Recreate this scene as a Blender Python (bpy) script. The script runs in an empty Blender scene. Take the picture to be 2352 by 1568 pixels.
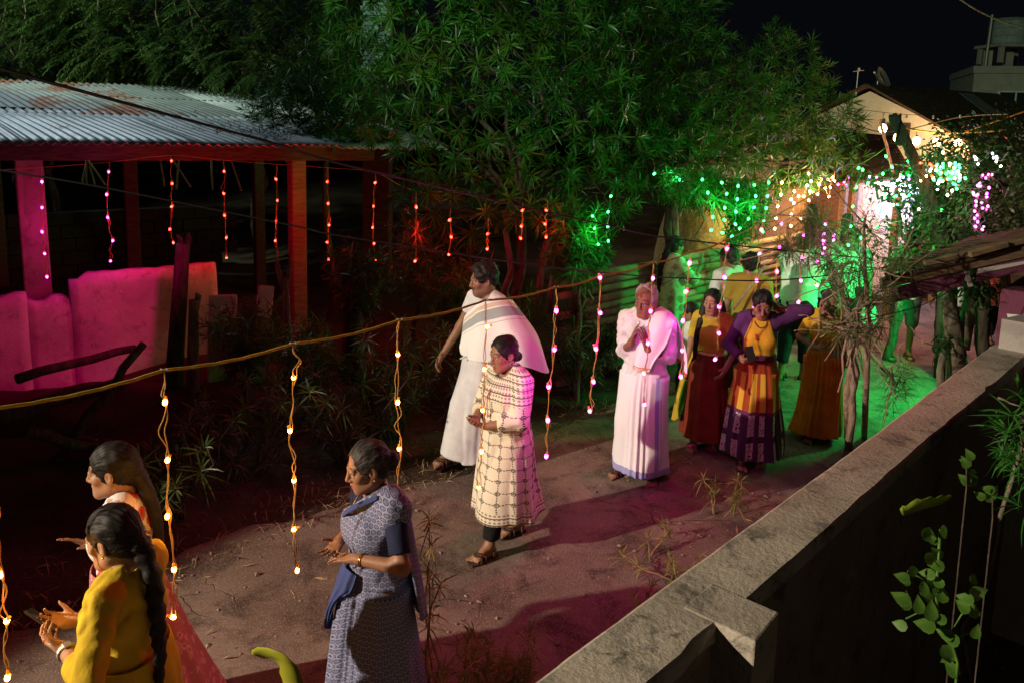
import bpy, bmesh, math, random
import numpy as np
from mathutils import Vector, Matrix, Euler
random.seed(7); rng = np.random.default_rng(7)
R = math.radians
scene = bpy.context.scene
C = scene.collection

# ------------------------------------------------------------------ camera
CAM_Z, LENS, PITCH, ROLL, SHY = 3.15, 28.0, 8.6, 1.5, -0.111
cam_d = bpy.data.cameras.new('camera'); cam = bpy.data.objects.new('camera', cam_d); C.objects.link(cam)
cam_d.lens = LENS; cam_d.sensor_width = 36; cam_d.clip_start = 0.05; cam_d.clip_end = 400; cam_d.shift_y = SHY
CM = Matrix.Rotation(R(90 - PITCH), 4, 'X') @ Matrix.Rotation(R(ROLL), 4, 'Z')
CM.translation = (0, 0, CAM_Z)
cam.matrix_world = CM
scene.camera = cam
def ray(x, y):
    """direction through a point of the photograph (measured on a 2352 px wide copy)"""
    v = Vector(((x - 1176) / 2352 * 36 / LENS, ((784 - y) / 2352 + SHY) * 36 / LENS, -1))
    return (CM.to_3x3() @ v)
def G(x, y, z=0.0):
    d = ray(x, y); t = (z - CAM_Z) / d.z
    return Vector((d.x * t, d.y * t, z))
def P(x, y, Y):
    d = ray(x, y); t = Y / d.y
    return Vector((d.x * t, Y, CAM_Z + d.z * t))

# ------------------------------------------------------------------ world, exposure
w = bpy.data.worlds.new('World'); scene.world = w; w.use_nodes = True
w.node_tree.nodes['Background'].inputs[0].default_value = (0.30, 0.36, 0.55, 1)
w.node_tree.nodes['Background'].inputs[1].default_value = 0.006
vs = scene.view_settings
vs.view_transform = 'Standard'; vs.look = 'None'; vs.exposure = 0; vs.gamma = 1; vs.use_curve_mapping = False
scene.cycles.use_denoising = True
scene.cycles.max_bounces = 6; scene.cycles.diffuse_bounces = 3; scene.cycles.glossy_bounces = 2
scene.cycles.transmission_bounces = 4; scene.cycles.transparent_max_bounces = 8
scene.cycles.sample_clamp_indirect = 3.0; scene.cycles.sample_clamp_direct = 0
scene.cycles.caustics_reflective = False; scene.cycles.caustics_refractive = False

# ------------------------------------------------------------------ lamps of the place and one added fill
def lamp(name, kind, loc, power, col, size=0.1, aim=None, cone=60, blend=0.4):
    d = bpy.data.lights.new(name, kind); d.energy = power; d.color = col; d.shadow_soft_size = size
    o = bpy.data.objects.new(name, d); C.objects.link(o); o.location = loc
    if kind == 'SPOT': d.spot_size = R(cone); d.spot_blend = blend
    if aim is not None:
        o.rotation_euler = (Vector(aim) - Vector(loc)).to_track_quat('-Z', 'Y').to_euler()
    return o
WARM, COOL = (1.0, 0.80, 0.58), (0.78, 0.93, 1.0)
RED, MAG, GRN, AMB, PNK = (1, 0.02, 0.02), (1, 0.03, 0.42), (0.02, 1, 0.18), (1, 0.42, 0.08), (1, 0.12, 0.75)
lamp('street_lamp_light', 'SPOT', (-10.5, -0.6, 5.6), 9000, (1.0, 0.82, 0.61), 0.10, (1.85, 4.40, 0.9), 30, 0.14)
lamp('yard_lamp_light', 'SPOT', (-11.0, 12.0, 8.5), 850, COOL, 0.2, (-5.6, 11.2, 3.2), 46, 0.5)
lamp('yard_tree_light', 'SPOT', (-11.0, 10.0, 9.5), 2600, (.80, 1.0, .72), 0.2, (-6.2, 15.0, 4.6), 66, 0.6)
lamp('terrace_lamp_light', 'SPOT', (-6.5, -2.5, 8.0), 5600, (0.74, 1.0, 0.60), 0.2, (0.3, 9.2, 5.9), 35, 0.6)
lamp('red_flood_light', 'SPOT', (2.0, 7.2, 6.0), 350, (1, 0.004, 0.11), 0.10, (0.1, 4.6, 0), 54, 0.35)
lamp('green_flood_light', 'SPOT', (5.05, 8.3, 1.60), 430, (0.02, 1, 0.16), 0.10, (2.9, 9.4, 0.2), 140, 0.6)
lamp('shed_flood_light', 'SPOT', (-2.5, 6.6, 2.5), 170, (1, 0.002, 0.20), 0.08, (-5.1, 8.2, 1.0), 54, 0.4)
lamp('parapet_fill_light', 'POINT', (2.0, -0.7, 2.4), 11, (1, .74, .50), 0.3)  # added fill without a fitting, lifts the parapet's dark inner face
lamp('far_red_light', 'POINT', (6.2, 10.9, 2.3), 60, (1, 0.08, 0.05), 0.10)
# ------------------------------------------------------------------ object helpers
def tag(o, label=None, cat=None, group=None, kind=None):
    if label: o['label'] = label
    if cat: o['category'] = cat
    if group: o['group'] = group
    if kind: o['kind'] = kind
    return o
def empty(name, loc=(0, 0, 0), label=None, cat=None, group=None, rz=0):
    o = bpy.data.objects.new(name, None); C.objects.link(o); o.location = loc; o.rotation_euler.z = rz
    o.empty_display_size = 0.1
    return tag(o, label, cat, group)
def link(name, me, m=None, parent=None):
    o = bpy.data.objects.new(name, me); C.objects.link(o)
    if m is not None and not me.materials:
        me.materials.append(m)
    if parent is not None: o.parent = parent
    return o
def mesh_np(name, V, F, smooth=True):
    """V (n,3); F (m,k) array of equal polygons, or list of such arrays"""
    me = bpy.data.meshes.new(name)
    V = np.asarray(V, dtype=np.float32)
    Fs = F if isinstance(F, list) else [F]
    Fs = [np.asarray(f, dtype=np.int32) for f in Fs if len(f)]
    loops = np.concatenate([f.ravel() for f in Fs]); tot = np.concatenate([np.full(len(f), f.shape[1], np.int32) for f in Fs])
    start = np.concatenate([[0], np.cumsum(tot)[:-1]]).astype(np.int32)
    me.vertices.add(len(V)); me.vertices.foreach_set('co', V.ravel())
    me.loops.add(len(loops)); me.loops.foreach_set('vertex_index', loops)
    me.polygons.add(len(tot)); me.polygons.foreach_set('loop_start', start); me.polygons.foreach_set('loop_total', tot)
    me.polygons.foreach_set('use_smooth', np.full(len(tot), smooth, dtype=bool))
    me.update(calc_edges=True); me.validate()
    return me
class MB:
    """collects simple shapes; build() links them as one mesh object"""
    def __init__(s): s.V = []; s.F = []
    def add(s, V, F):
        b = len(s.V); s.V += [tuple(v) for v in V]; s.F += [tuple(i + b for i in f) for f in F]; return s
    def box(s, c, size, rot=None, bev=0.0):
        x, y, z = [a / 2 for a in size]; M = rot.to_matrix() if isinstance(rot, Euler) else (rot or Matrix.Identity(3))
        c = Vector(c)
        b = min(bev, x * .9, y * .9, z * .9)
        if b <= 0:
            V = [(i, j, k) for i in (-x, x) for j in (-y, y) for k in (-z, z)]
            F = [(0, 1, 3, 2), (4, 6, 7, 5), (0, 4, 5, 1), (2, 3, 7, 6), (0, 2, 6, 4), (1, 5, 7, 3)]
        else:
            ring = lambda X, Y, Z: [(X - b, -Y, Z), (X, -Y + b, Z), (X, Y - b, Z), (X - b, Y, Z), (-X + b, Y, Z), (-X, Y - b, Z), (-X, -Y + b, Z), (-X + b, -Y, Z)]
            V = ring(x - b, y - b, -z) + ring(x, y, -z + b) + ring(x, y, z - b) + ring(x - b, y - b, z)
            F = [tuple(range(7, -1, -1)), tuple(range(24, 32))]
            for r in range(3):
                for i in range(8): F.append((r * 8 + i, r * 8 + (i + 1) % 8, r * 8 + 8 + (i + 1) % 8, r * 8 + 8 + i))
        return s.add([c + M @ Vector(v) for v in V], F)
    def tube(s, pts, r, n=8, cap=True):
        pts = [Vector(p) for p in pts]; m = len(pts)
        rs = r if hasattr(r, '__len__') else [r] * m
        b = len(s.V); up = None
        for i, p in enumerate(pts):
            t = (pts[min(i + 1, m - 1)] - pts[max(i - 1, 0)]).normalized()
            if up is None: up = t.orthogonal().normalized()
            u = (up - t * up.dot(t)); u = u.normalized() if u.length > 1e-6 else t.orthogonal().normalized(); up = u
            v = t.cross(u)
            for k in range(n):
                a = 2 * math.pi * k / n
                s.V.append(tuple(p + (u * math.cos(a) + v * math.sin(a)) * rs[i]))
        for i in range(m - 1):
            for k in range(n):
                s.F.append((b + i * n + k, b + i * n + (k + 1) % n, b + (i + 1) * n + (k + 1) % n, b + (i + 1) * n + k))
        if cap:
            s.F.append(tuple(b + k for k in range(n - 1, -1, -1))); s.F.append(tuple(b + (m - 1) * n + k for k in range(n)))
        return s
    def ball(s, c, r, nu=10, nv=7):
        c = Vector(c); r = Vector(r) if hasattr(r, '__len__') else Vector((r, r, r)); b = len(s.V)
        s.V.append((c.x, c.y, c.z - r.z))
        for j in range(1, nv):
            a = math.pi * j / nv - math.pi / 2
            for i in range(nu):
                t = 2 * math.pi * i / nu
                s.V.append((c.x + r.x * math.cos(a) * math.cos(t), c.y + r.y * math.cos(a) * math.sin(t), c.z + r.z * math.sin(a)))
        s.V.append((c.x, c.y, c.z + r.z)); e = len(s.V) - 1
        for i in range(nu):
            s.F.append((b, b + 1 + (i + 1) % nu, b + 1 + i)); s.F.append((e, e - nu + i, e - nu + (i + 1) % nu))
        for j in range(nv - 2):
            for i in range(nu):
                s.F.append((b + 1 + j * nu + i, b + 1 + j * nu + (i + 1) % nu, b + 1 + (j + 1) * nu + (i + 1) % nu, b + 1 + (j + 1) * nu + i))
        return s
    def prism(s, poly, z0, z1):
        n = len(poly); V = [(p[0], p[1], z0) for p in poly] + [(p[0], p[1], z1) for p in poly]
        F = [tuple(range(n - 1, -1, -1)), tuple(range(n, 2 * n))] + [(i, (i + 1) % n, n + (i + 1) % n, n + i) for i in range(n)]
        return s.add(V, F)
    def mesh(s, name, smooth=False):
        me = bpy.data.meshes.new(name); me.from_pydata(s.V, [], s.F)
        me.polygons.foreach_set('use_smooth', np.full(len(s.F), smooth, dtype=bool)); me.update(); return me
    def build(s, name, m, parent=None, smooth=False):
        return link(name, s.mesh(name, smooth), m, parent)

# ------------------------------------------------------------------ node expressions
class X:
    def __init__(s, nt, so): s.nt = nt; s.so = so
    def _op(s, op, *a, clamp=False):
        n = s.nt.nodes.new('ShaderNodeMath'); n.operation = op; n.use_clamp = clamp
        for i, v in enumerate((s,) + a):
            if isinstance(v, X): s.nt.links.new(v.so, n.inputs[i])
            else: n.inputs[i].default_value = v
        return X(s.nt, n.outputs[0])
    def __add__(s, o): return s._op('ADD', o)
    __radd__ = __add__
    def __sub__(s, o): return s._op('SUBTRACT', o)
    def __rsub__(s, o): return (s * -1) + o
    def __mul__(s, o): return s._op('MULTIPLY', o)
    __rmul__ = __mul__
    def __truediv__(s, o): return s._op('DIVIDE', o)
    def sin(s): return s._op('SINE')
    def fract(s): return s._op('FRACT')
    def floor(s): return s._op('FLOOR')
    def abs(s): return s._op('ABSOLUTE')
    def sqrt(s): return s._op('SQRT')
    def min(s, o): return s._op('MINIMUM', o)
    def max(s, o): return s._op('MAXIMUM', o)
    def lt(s, o): return s._op('LESS_THAN', o)
    def gt(s, o): return s._op('GREATER_THAN', o)
    def clamp(s): return s._op('ADD', 0.0, clamp=True)
    def step(s, a, b):
        n = s.nt.nodes.new('ShaderNodeMapRange'); n.interpolation_type = 'SMOOTHSTEP'
        s.nt.links.new(s.so, n.inputs[0]); n.inputs[1].default_value = a; n.inputs[2].default_value = b
        return X(s.nt, n.outputs[0])
class Mat:
    def __init__(s, name, rough=0.7, spec=0.3):
        s.m = bpy.data.materials.new(name); s.m.use_nodes = True; s.nt = s.m.node_tree
        s.b = s.nt.nodes['Principled BSDF']; s.b.inputs['Roughness'].default_value = rough
        s.b.inputs['Specular IOR Level'].default_value = spec
        s.tc = s.nt.nodes.new('ShaderNodeTexCoord')
    def noise(s, scale, detail=4, rough=0.55, co='Object', dist=0.0, stretch=None):
        n = s.nt.nodes.new('ShaderNodeTexNoise'); n.inputs['Scale'].default_value = scale
        n.inputs['Detail'].default_value = detail; n.inputs['Roughness'].default_value = rough; n.inputs['Distortion'].default_value = dist
        src = s.tc.outputs[co]
        if stretch:
            mp = s.nt.nodes.new('ShaderNodeMapping'); mp.inputs['Scale'].default_value = stretch
            s.nt.links.new(src, mp.inputs[0]); src = mp.outputs[0]
        s.nt.links.new(src, n.inputs['Vector']); return X(s.nt, n.outputs['Fac'])
    def voronoi(s, scale, feature='F1', co='Object', out='Distance', rnd=1.0, warp=0.0):
        n = s.nt.nodes.new('ShaderNodeTexVoronoi'); n.feature = feature; n.inputs['Scale'].default_value = scale
        n.inputs['Randomness'].default_value = rnd
        src = s.tc.outputs[co]
        if warp:
            q = s.nt.nodes.new('ShaderNodeTexNoise'); q.inputs['Scale'].default_value = scale * 1.7; q.inputs['Detail'].default_value = 5
            s.nt.links.new(src, q.inputs['Vector'])
            v = s.nt.nodes.new('ShaderNodeVectorMath'); v.operation = 'MULTIPLY_ADD'
            s.nt.links.new(q.outputs['Color'], v.inputs[0]); v.inputs[1].default_value = (warp,) * 3; s.nt.links.new(src, v.inputs[2]); src = v.outputs[0]
        s.nt.links.new(src, n.inputs['Vector']); return X(s.nt, n.outputs[out])
    def xyz(s, co='Object'):
        n = s.nt.nodes.new('ShaderNodeSeparateXYZ')
        if co == 'UV':
            u = s.nt.nodes.new('ShaderNodeUVMap'); s.nt.links.new(u.outputs[0], n.inputs[0])
        else: s.nt.links.new(s.tc.outputs[co], n.inputs[0])
        return [X(s.nt, o) for o in n.outputs]
    def attr(s, name, out='Color'):
        n = s.nt.nodes.new('ShaderNodeAttribute'); n.attribute_name = name
        return n.outputs[out] if out != 'Fac' else X(s.nt, n.outputs['Fac'])
    def rnd(s):
        n = s.nt.nodes.new('ShaderNodeObjectInfo'); return X(s.nt, n.outputs['Random'])
    def col(s, c): 
        n = s.nt.nodes.new('ShaderNodeRGB'); n.outputs[0].default_value = (*c, 1); return n.outputs[0]
    def mix(s, f, a, b, mode='MIX'):
        n = s.nt.nodes.new('ShaderNodeMix'); n.data_type = 'RGBA'; n.blend_type = mode; n.clamp_factor = True
        if isinstance(f, X): s.nt.links.new(f.so, n.inputs[0])
        else: n.inputs[0].default_value = f
        for i, v in ((6, a), (7, b)):
            if isinstance(v, tuple): n.inputs[i].default_value = (*v, 1)
            else: s.nt.links.new(v, n.inputs[i])
        return n.outputs[2]
    def base(s, so):
        if isinstance(so, tuple): s.b.inputs['Base Color'].default_value = (*so, 1)
        else: s.nt.links.new(so, s.b.inputs['Base Color'])
        return s
    def rough(s, x): s.nt.links.new(x.so, s.b.inputs['Roughness']); return s
    def bump(s, x, strength=0.3, dist=0.01):
        n = s.nt.nodes.new('ShaderNodeBump'); n.inputs['Strength'].default_value = strength; n.inputs['Distance'].default_value = dist
        s.nt.links.new(x.so, n.inputs['Height']); s.nt.links.new(n.outputs[0], s.b.inputs['Normal']); return s
    def trans(s, f):
        """some light passes through (leaves, thin cloth)"""
        t = s.nt.nodes.new('ShaderNodeBsdfTranslucent'); mx = s.nt.nodes.new('ShaderNodeMixShader'); mx.inputs[0].default_value = f
        l = s.b.inputs['Base Color'].links
        if l: s.nt.links.new(l[0].from_socket, t.inputs[0])
        else: t.inputs[0].default_value = s.b.inputs['Base Color'].default_value
        s.nt.links.new(s.b.outputs[0], mx.inputs[1]); s.nt.links.new(t.outputs[0], mx.inputs[2])
        s.nt.links.new(mx.outputs[0], s.nt.nodes['Material Output'].inputs[0]); return s
def simple(name, c1, c2=None, scale=8, rough=0.75, bump=0.0, bscale=40, spec=0.3, metal=0.0, bdist=0.01):
    s = Mat(name, rough, spec); s.b.inputs['Metallic'].default_value = metal
    if c2: s.base(s.mix(s.noise(scale).step(.35, .65), c1, c2))
    else: s.base(c1)
    if bump: s.bump(s.noise(bscale, 5), bump, bdist)
    return s.m
def emit(name, col, strength):
    m = bpy.data.materials.new(name); m.use_nodes = True; nt = m.node_tree
    b = nt.nodes['Principled BSDF']; b.inputs['Base Color'].default_value = (*col, 1)
    b.inputs['Emission Color'].default_value = (*col, 1); b.inputs['Emission Strength'].default_value = strength
    return m

# ------------------------------------------------------------------ foliage
def leaves(base, dirn, up, L, W, droop, seg=3, sag=None):
    """narrow bent leaves, all vectorised: base (n,3), dirn (n,3) unit, L,W,droop (n)"""
    n = len(base); dirn = dirn / np.linalg.norm(dirn, axis=1, keepdims=True)
    side = np.cross(dirn, up); l = np.linalg.norm(side, axis=1, keepdims=True); side = np.where(l > 1e-4, side / np.maximum(l, 1e-4), [[1, 0, 0]])
    prof = {2: [.35, 1.0, .12], 3: [.35, 1.0, .8, .08], 4: [.25, .9, 1.0, .62, .05]}[seg]
    V = np.empty((n, (seg + 1) * 2, 3), np.float32)
    for i in range(seg + 1):
        t = i / seg
        p = base + dirn * (L * t)[:, None]; p = p + (np.array([0, 0, -1.0]) if sag is None else sag) * (droop * L * t * t)[:, None]
        wv = side * (W * prof[i] * .5)[:, None]
        V[:, 2 * i] = p - wv; V[:, 2 * i + 1] = p + wv
    q = np.array([[2 * i, 2 * i + 1, 2 * i + 3, 2 * i + 2] for i in range(seg)])
    F = (q[None] + (np.arange(n) * (seg + 1) * 2)[:, None, None]).reshape(-1, 4)
    return V.reshape(-1, 3), F
def rosettes(cent, axis, n_leaf=20, L=.15, W=.011, spread=(25, 110), seg=3, droop=.35, jit=.25, r=rng):
    """whorls of narrow leaves round shoot tips"""
    m = len(cent); cent = np.asarray(cent, float); axis = np.asarray(axis, float)
    axis = axis / np.linalg.norm(axis, axis=1, keepdims=True)
    a = np.where(np.abs(axis[:, 2:3]) < .9, [[0, 0, 1.0]], [[1.0, 0, 0]])
    u = np.cross(axis, a); u /= np.linalg.norm(u, axis=1, keepdims=True); v = np.cross(axis, u)
    k = np.arange(n_leaf)
    th = np.radians(spread[0] + (spread[1] - spread[0]) * (k / max(1, n_leaf - 1)))[None] + r.normal(0, .15, (m, n_leaf))
    ph = (k * 2.39996)[None] + r.uniform(0, 6.28, (m, 1)) + r.normal(0, .2, (m, n_leaf))
    d = axis[:, None] * np.cos(th)[..., None] + (u[:, None] * np.cos(ph)[..., None] + v[:, None] * np.sin(ph)[..., None]) * np.sin(th)[..., None]
    b = cent[:, None] - axis[:, None] * (L * .45 * k / n_leaf)[None, :, None]
    b = b + 0 * d
    d = d.reshape(-1, 3); b = b.reshape(-1, 3); N = len(d)
    Ls = L * r.uniform(1 - jit, 1 + jit, N) * np.repeat(r.uniform(.68, 1.22, m), n_leaf); Ws = W * r.uniform(.8, 1.2, N)
    ax = np.repeat(axis, n_leaf, 0); return leaves(b, d, ax + r.normal(0, .35, (N, 3)), Ls, Ws, droop * r.uniform(.4, 1.6, N), seg, -.75 * ax + [0, 0, -.55])
def lobe_points(lobes, n, shell=.35, r=rng, up=.35):
    """points near the surface of a set of lumps, with their outward directions"""
    vol = np.array([l[1][0] * l[1][1] + l[1][1] * l[1][2] + l[1][0] * l[1][2] for l in lobes]); vol = vol / vol.sum()
    pts, nor = [], []
    for l, f in zip(lobes, vol):
        k = max(3, int(n * f)); d = r.normal(size=(k, 3)); d /= np.linalg.norm(d, axis=1, keepdims=True)
        rad = 1 - shell * r.random((k, 1)) ** 1.3 + r.normal(0, .05, (k, 1))
        pts.append(np.array(l[0]) + d * np.array(l[1]) * rad); nn = d / np.array(l[1]); nn /= np.linalg.norm(nn, axis=1, keepdims=True)
        nn = nn + r.normal(0, .3, (k, 3)) + [0, 0, up]; nor.append(nn)
    return np.concatenate(pts), np.concatenate(nor)
def branch(mb, a, b, ra, rb, n=5, wob=.06, sides=6, r=random):
    a = Vector(a); b = Vector(b); pts = []; rs = []
    L = (b - a).length
    for i in range(n + 1):
        t = i / n; p = a.lerp(b, t)
        if 0 < i < n: p = p + Vector((r.gauss(0, 1), r.gauss(0, 1), r.gauss(0, .5))) * wob * L
        pts.append(p); rs.append(ra + (rb - ra) * t)
    mb.tube(pts, rs, sides); return pts
def catmull(pts, m):
    pts = np.asarray(pts, float); n = len(pts)
    t = np.linspace(0, n - 1, m); i = np.minimum(t.astype(int), n - 2); f = (t - i)[:, None]
    g = lambda k: pts[np.clip(k, 0, n - 1)]
    p0, p1, p2, p3 = g(i - 1), g(i), g(i + 1), g(i + 2)
    return .5 * ((2 * p1) + (-p0 + p2) * f + (2 * p0 - 5 * p1 + 4 * p2 - p3) * f * f + (-p0 + 3 * p1 - 3 * p2 + p3) * f ** 3)
# ------------------------------------------------------------------ materials of the setting
def mat_ground():
    s = Mat('packed_earth', 0.95, 0.1)
    c = s.mix(s.noise(1.3, 6).step(.35, .7), (.045, .032, .022), (.085, .062, .044))
    c = s.mix(s.noise(14, 5).step(.5, .8), c, (.055, .045, .03)); s.base(c)
    s.bump(s.noise(22, 8, .65), .8, .03); return s.m
def mat_road():
    s = Mat('worn_concrete', 0.93, 0.15)
    c = s.mix(s.noise(.9, 5).step(.35, .7), (.125, .09, .07), (.21, .16, .13))
    c = s.mix(s.noise(2.6, 9, .72, dist=.5).step(.45, .64) * .9, c, (.055, .038, .03))
    sp = s.voronoi(85).step(.05, .42); c = s.mix((sp * -1 + 1) * .55, c, (.42, .37, .32))
    c = s.mix(s.noise(60, 3).step(.55, .7) * .45, c, (.09, .07, .055))
    e = s.voronoi(.62, 'DISTANCE_TO_EDGE', warp=.45); m = s.noise(.75, 3).step(.47, .60)
    crack = (e.step(0, .007) * -1 + 1) * m
    e2 = s.voronoi(1.7, 'DISTANCE_TO_EDGE', warp=.30); m2 = s.noise(.8, 2).step(.55, .68)
    crack = crack.max((e2.step(0, .009) * -1 + 1) * m2)
    c = s.mix(crack * .7, c, (.03, .022, .018)); s.base(c)
    s.bump(s.noise(70, 6, .7) * .35 + sp * .25 + s.noise(5, 4) * .8 - crack * 1.2, .45, .014); return s.m
def mat_cement(name, c1, c2, dark, streak=1.0):
    s = Mat(name, .9, .15)
    c = s.mix(s.noise(3, 6, .6).step(.3, .7), c1, c2)
    c = s.mix(s.noise(9, 7, .7, dist=.6).step(.54, .68) * (.75 * streak), c, dark)
    c = s.mix(s.noise(6, 6, .6, dist=1.2).step(.62, .7) * .6, c, tuple(min(1, a * 1.35) for a in c2))
    c = s.mix(s.noise(4.5, 8, .75, dist=.3).step(.50, .62) * (.5 * streak), c, tuple(a * 1.6 for a in dark)); c = s.mix(s.noise(120, 3).step(.55, .75) * .35, c, dark); s.base(c)
    s.bump(s.noise(45, 7, .65), .5, .012); return s.m
def mat_bark(name, c1, c2, scale=18):
    s = Mat(name, .95, .1); n = s.noise(scale, 6, .65, stretch=(1, 1, .25))
    s.base(s.mix(n.step(.35, .65), c1, c2)); s.bump(n, .9, .02); return s.m
def mat_leaf(name, c1, c2, tr=.25, rough=.42, spec=.4, scale=2.5):
    s = Mat(name, rough, spec)
    c = s.mix(s.noise(scale, 3).step(.35, .65), c1, c2)
    c = s.mix(s.noise(.9, 3).step(.45, .65) * .65, c, tuple((a * .5 + b) for a, b in zip(c2, (.03, .02, 0)))); c = s.mix(s.noise(31, 1).step(.69, .72) * .6, c, (.20, .16, .02)); s.base(c)
    return s.trans(tr).m
def mat_roof(name, c1, c2, rust, amt):
    s = Mat(name, .5, .5); s.b.inputs['Metallic'].default_value = .35
    c = s.mix(s.noise(1.8, 5).step(.3, .7), c1, c2)
    c = s.mix(s.noise(2.2, 7, .7, stretch=(1, .3, 1)).step(.62 - amt * .4, .70 - amt * .35), c, rust)
    c = s.mix(s.noise(30, 5).step(.6, .8) * .5, c, (.08, .07, .06)); s.base(c)
    s.bump(s.noise(60, 4), .15, .005); return s.m
def mat_wood(name, c1, c2, rough=.85, scale=6, st=(1, 1, 8)):
    s = Mat(name, rough, .2); n = s.noise(scale, 6, .6, stretch=st, dist=.4)
    s.base(s.mix(n.step(.3, .7), c1, c2)); s.bump(n, .5, .006); return s.m
M = {}
M['ground'] = mat_ground(); M['road'] = mat_road()
M['coping'] = mat_cement('weathered_coping', (.30, .265, .215), (.46, .415, .345), (.085, .08, .066), 1.2)
M['wall_dark'] = mat_cement('unpainted_render', (.20, .155, .12), (.26, .21, .165), (.08, .06, .05))
M['whitewash'] = mat_cement('stained_whitewash', (.46, .42, .38), (.60, .55, .51), (.20, .13, .12), .75)
M['plaster'] = mat_cement('cream_plaster', (.60, .54, .44), (.70, .64, .53), (.40, .34, .27), .4)
M['grey_plaster'] = mat_cement('grey_plaster', (.34, .33, .30), (.42, .40, .37), (.20, .19, .18), .4)
M['maroon'] = mat_cement('maroon_paint', (.16, .05, .09), (.21, .07, .12), (.07, .03, .04), .6)
M['bark'] = mat_bark('grey_bark', (.10, .08, .06), (.22, .18, .14)); M['bark_dark'] = mat_bark('dark_bark', (.035, .028, .022), (.09, .07, .055))
M['bark_pale'] = mat_bark('pale_bark', (.22, .16, .11), (.40, .31, .23), 30)
M['twig'] = simple('dry_twig', (.22, .17, .12), (.36, .29, .21), 20, .9)
M['oleander'] = mat_leaf('oleander_leaf', (.010, .072, .009), (.032, .145, .016), .2, .40, .32)
M['oleander_old'] = mat_leaf('olive_leaf', (.03, .055, .012), (.06, .09, .022))
M['oleander_pale'] = mat_leaf('pale_oleander_leaf', (.06, .095, .03), (.12, .15, .06), .3, .5, .3)
M['feather'] = mat_leaf('feathery_leaf', (.04, .10, .025), (.095, .17, .045), .3, .6, .2)
M['vine'] = mat_leaf('vine_leaf', (.02, .07, .02), (.05, .12, .03), .25, .4, .4)
M['creeper'] = mat_leaf('creeper_leaf', (.055, .15, .02), (.12, .25, .04), .3, .5, .25, 30)
M['weed'] = mat_leaf('verge_weed', (.14, .16, .04), (.28, .24, .07), .2, .8, .1, 6)
M['dry'] = simple('dry_grass', (.22, .15, .08), (.36, .25, .13), 9, .95)
M['tin_new'] = mat_roof('pale_tin', (.40, .45, .46), (.56, .61, .62), (.24, .20, .17), .05)
M['tin_grey'] = mat_roof('grey_tin', (.15, .17, .17), (.23, .26, .26), (.12, .10, .09), .05)
M['tin_rust'] = mat_roof('rusty_tin', (.17, .19, .19), (.25, .28, .28), (.20, .075, .035), .40)
M['wood'] = mat_wood('old_timber', (.13, .085, .05), (.24, .165, .10)); M['wood_dark'] = mat_wood('dark_timber', (.045, .03, .022), (.10, .07, .05))
M['log'] = mat_wood('fence_log', (.22, .17, .10), (.36, .28, .17), .9, 5, (1, 1, 1))
M['tile'] = simple('clay_tile', (.20, .075, .045), (.30, .12, .07), 4, .85, .4, 50)
M['tile_dark'] = simple('old_clay_tile', (.09, .05, .035), (.17, .09, .06), 5, .9, .5, 40)
M['black_rubber'] = simple('black_cable', (.012, .012, .012), rough=.5)
M['steel'] = simple('dull_steel', (.45, .46, .47), rough=.4, metal=.7)
M['white_paint'] = simple('white_paint', (.74, .74, .72), (.62, .62, .60), 6, .6)
M['black_plastic'] = simple('black_plastic', (.02, .02, .022), rough=.35, spec=.5)
M['haystack'] = simple('hay', (.30, .22, .08), (.46, .35, .14), 25, .95, .9, 60)
M['glass'] = simple('dark_glass', (.02, .025, .03), rough=.08, spec=.7)
# ------------------------------------------------------------------ ground, road
D = Vector((.687, .727, 0)); NR = Vector((.727, -.687, 0))      # along the lane (away), to its right
def grid_sheet(x0, x1, y0, y1, st, fz):
    xs = np.arange(x0, x1 + st, st); ys = np.arange(y0, y1 + st, st); Xg, Yg = np.meshgrid(xs, ys, indexing='ij')
    V = np.stack([Xg, Yg, fz(Xg, Yg)], -1).reshape(-1, 3); nx, ny = len(xs), len(ys)
    i, j = np.meshgrid(np.arange(nx - 1), np.arange(ny - 1), indexing='ij'); a = (i * ny + j).ravel()
    return V, np.stack([a, a + ny, a + ny + 1, a + 1], 1)
def lane_uv(x, y): return x * D.x + y * D.y, x * NR.x + y * NR.y
def EDGE(u): return -5.25 + .09 * np.clip(u, -3, 12)          # left edge of the lane measured across it
def ground_z(x, y):
    u, v = lane_uv(x, y)
    E = EDGE(u); bank = np.clip((E - .25 - v) / 1.4, 0, 1) * .16
    return -.012 + bank * (1 + .5 * np.sin(x * 2.1 + y)) + .02 * np.sin(x * 3.3) * np.sin(y * 2.7) * np.clip(E - v, 0, 1)
V, F = grid_sheet(-24, 30, -6, 50, .35, ground_z)
tag(link('ground', mesh_np('ground', V, F), M['ground']), kind='structure')
far = MB().box((0, 60, -.35), (500, 500, .4)); tag(far.build('terrain', M['ground']), kind='structure')
# the worn concrete lane: one sheet with ragged edges
us = np.arange(-6, 26, .25); rows = []
for u in us:
    el = float(EDGE(u)) + .14 * math.sin(u * 1.7) + .08 * math.sin(u * 4.1 + 1) + .04 * math.sin(u * 11); er = -.55 + .10 * math.sin(u * 2.3) + .05 * math.sin(u * 6 + 2)
    rows.append([(D * u + NR * (el + (er - el) * k / 14)) for k in range(15)])
V = np.array([[(p.x, p.y, .006 + .006 * math.sin(p.x * 1.3) * math.sin(p.y * 1.1)) for p in r] for r in rows]).reshape(-1, 3)
n = len(us); a = (np.arange(n - 1)[:, None] * 15 + np.arange(14)[None]).ravel()
tag(link('lane', mesh_np('lane', V, np.stack([a, a + 1, a + 16, a + 15], 1)), M['road']), kind='structure')
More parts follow.
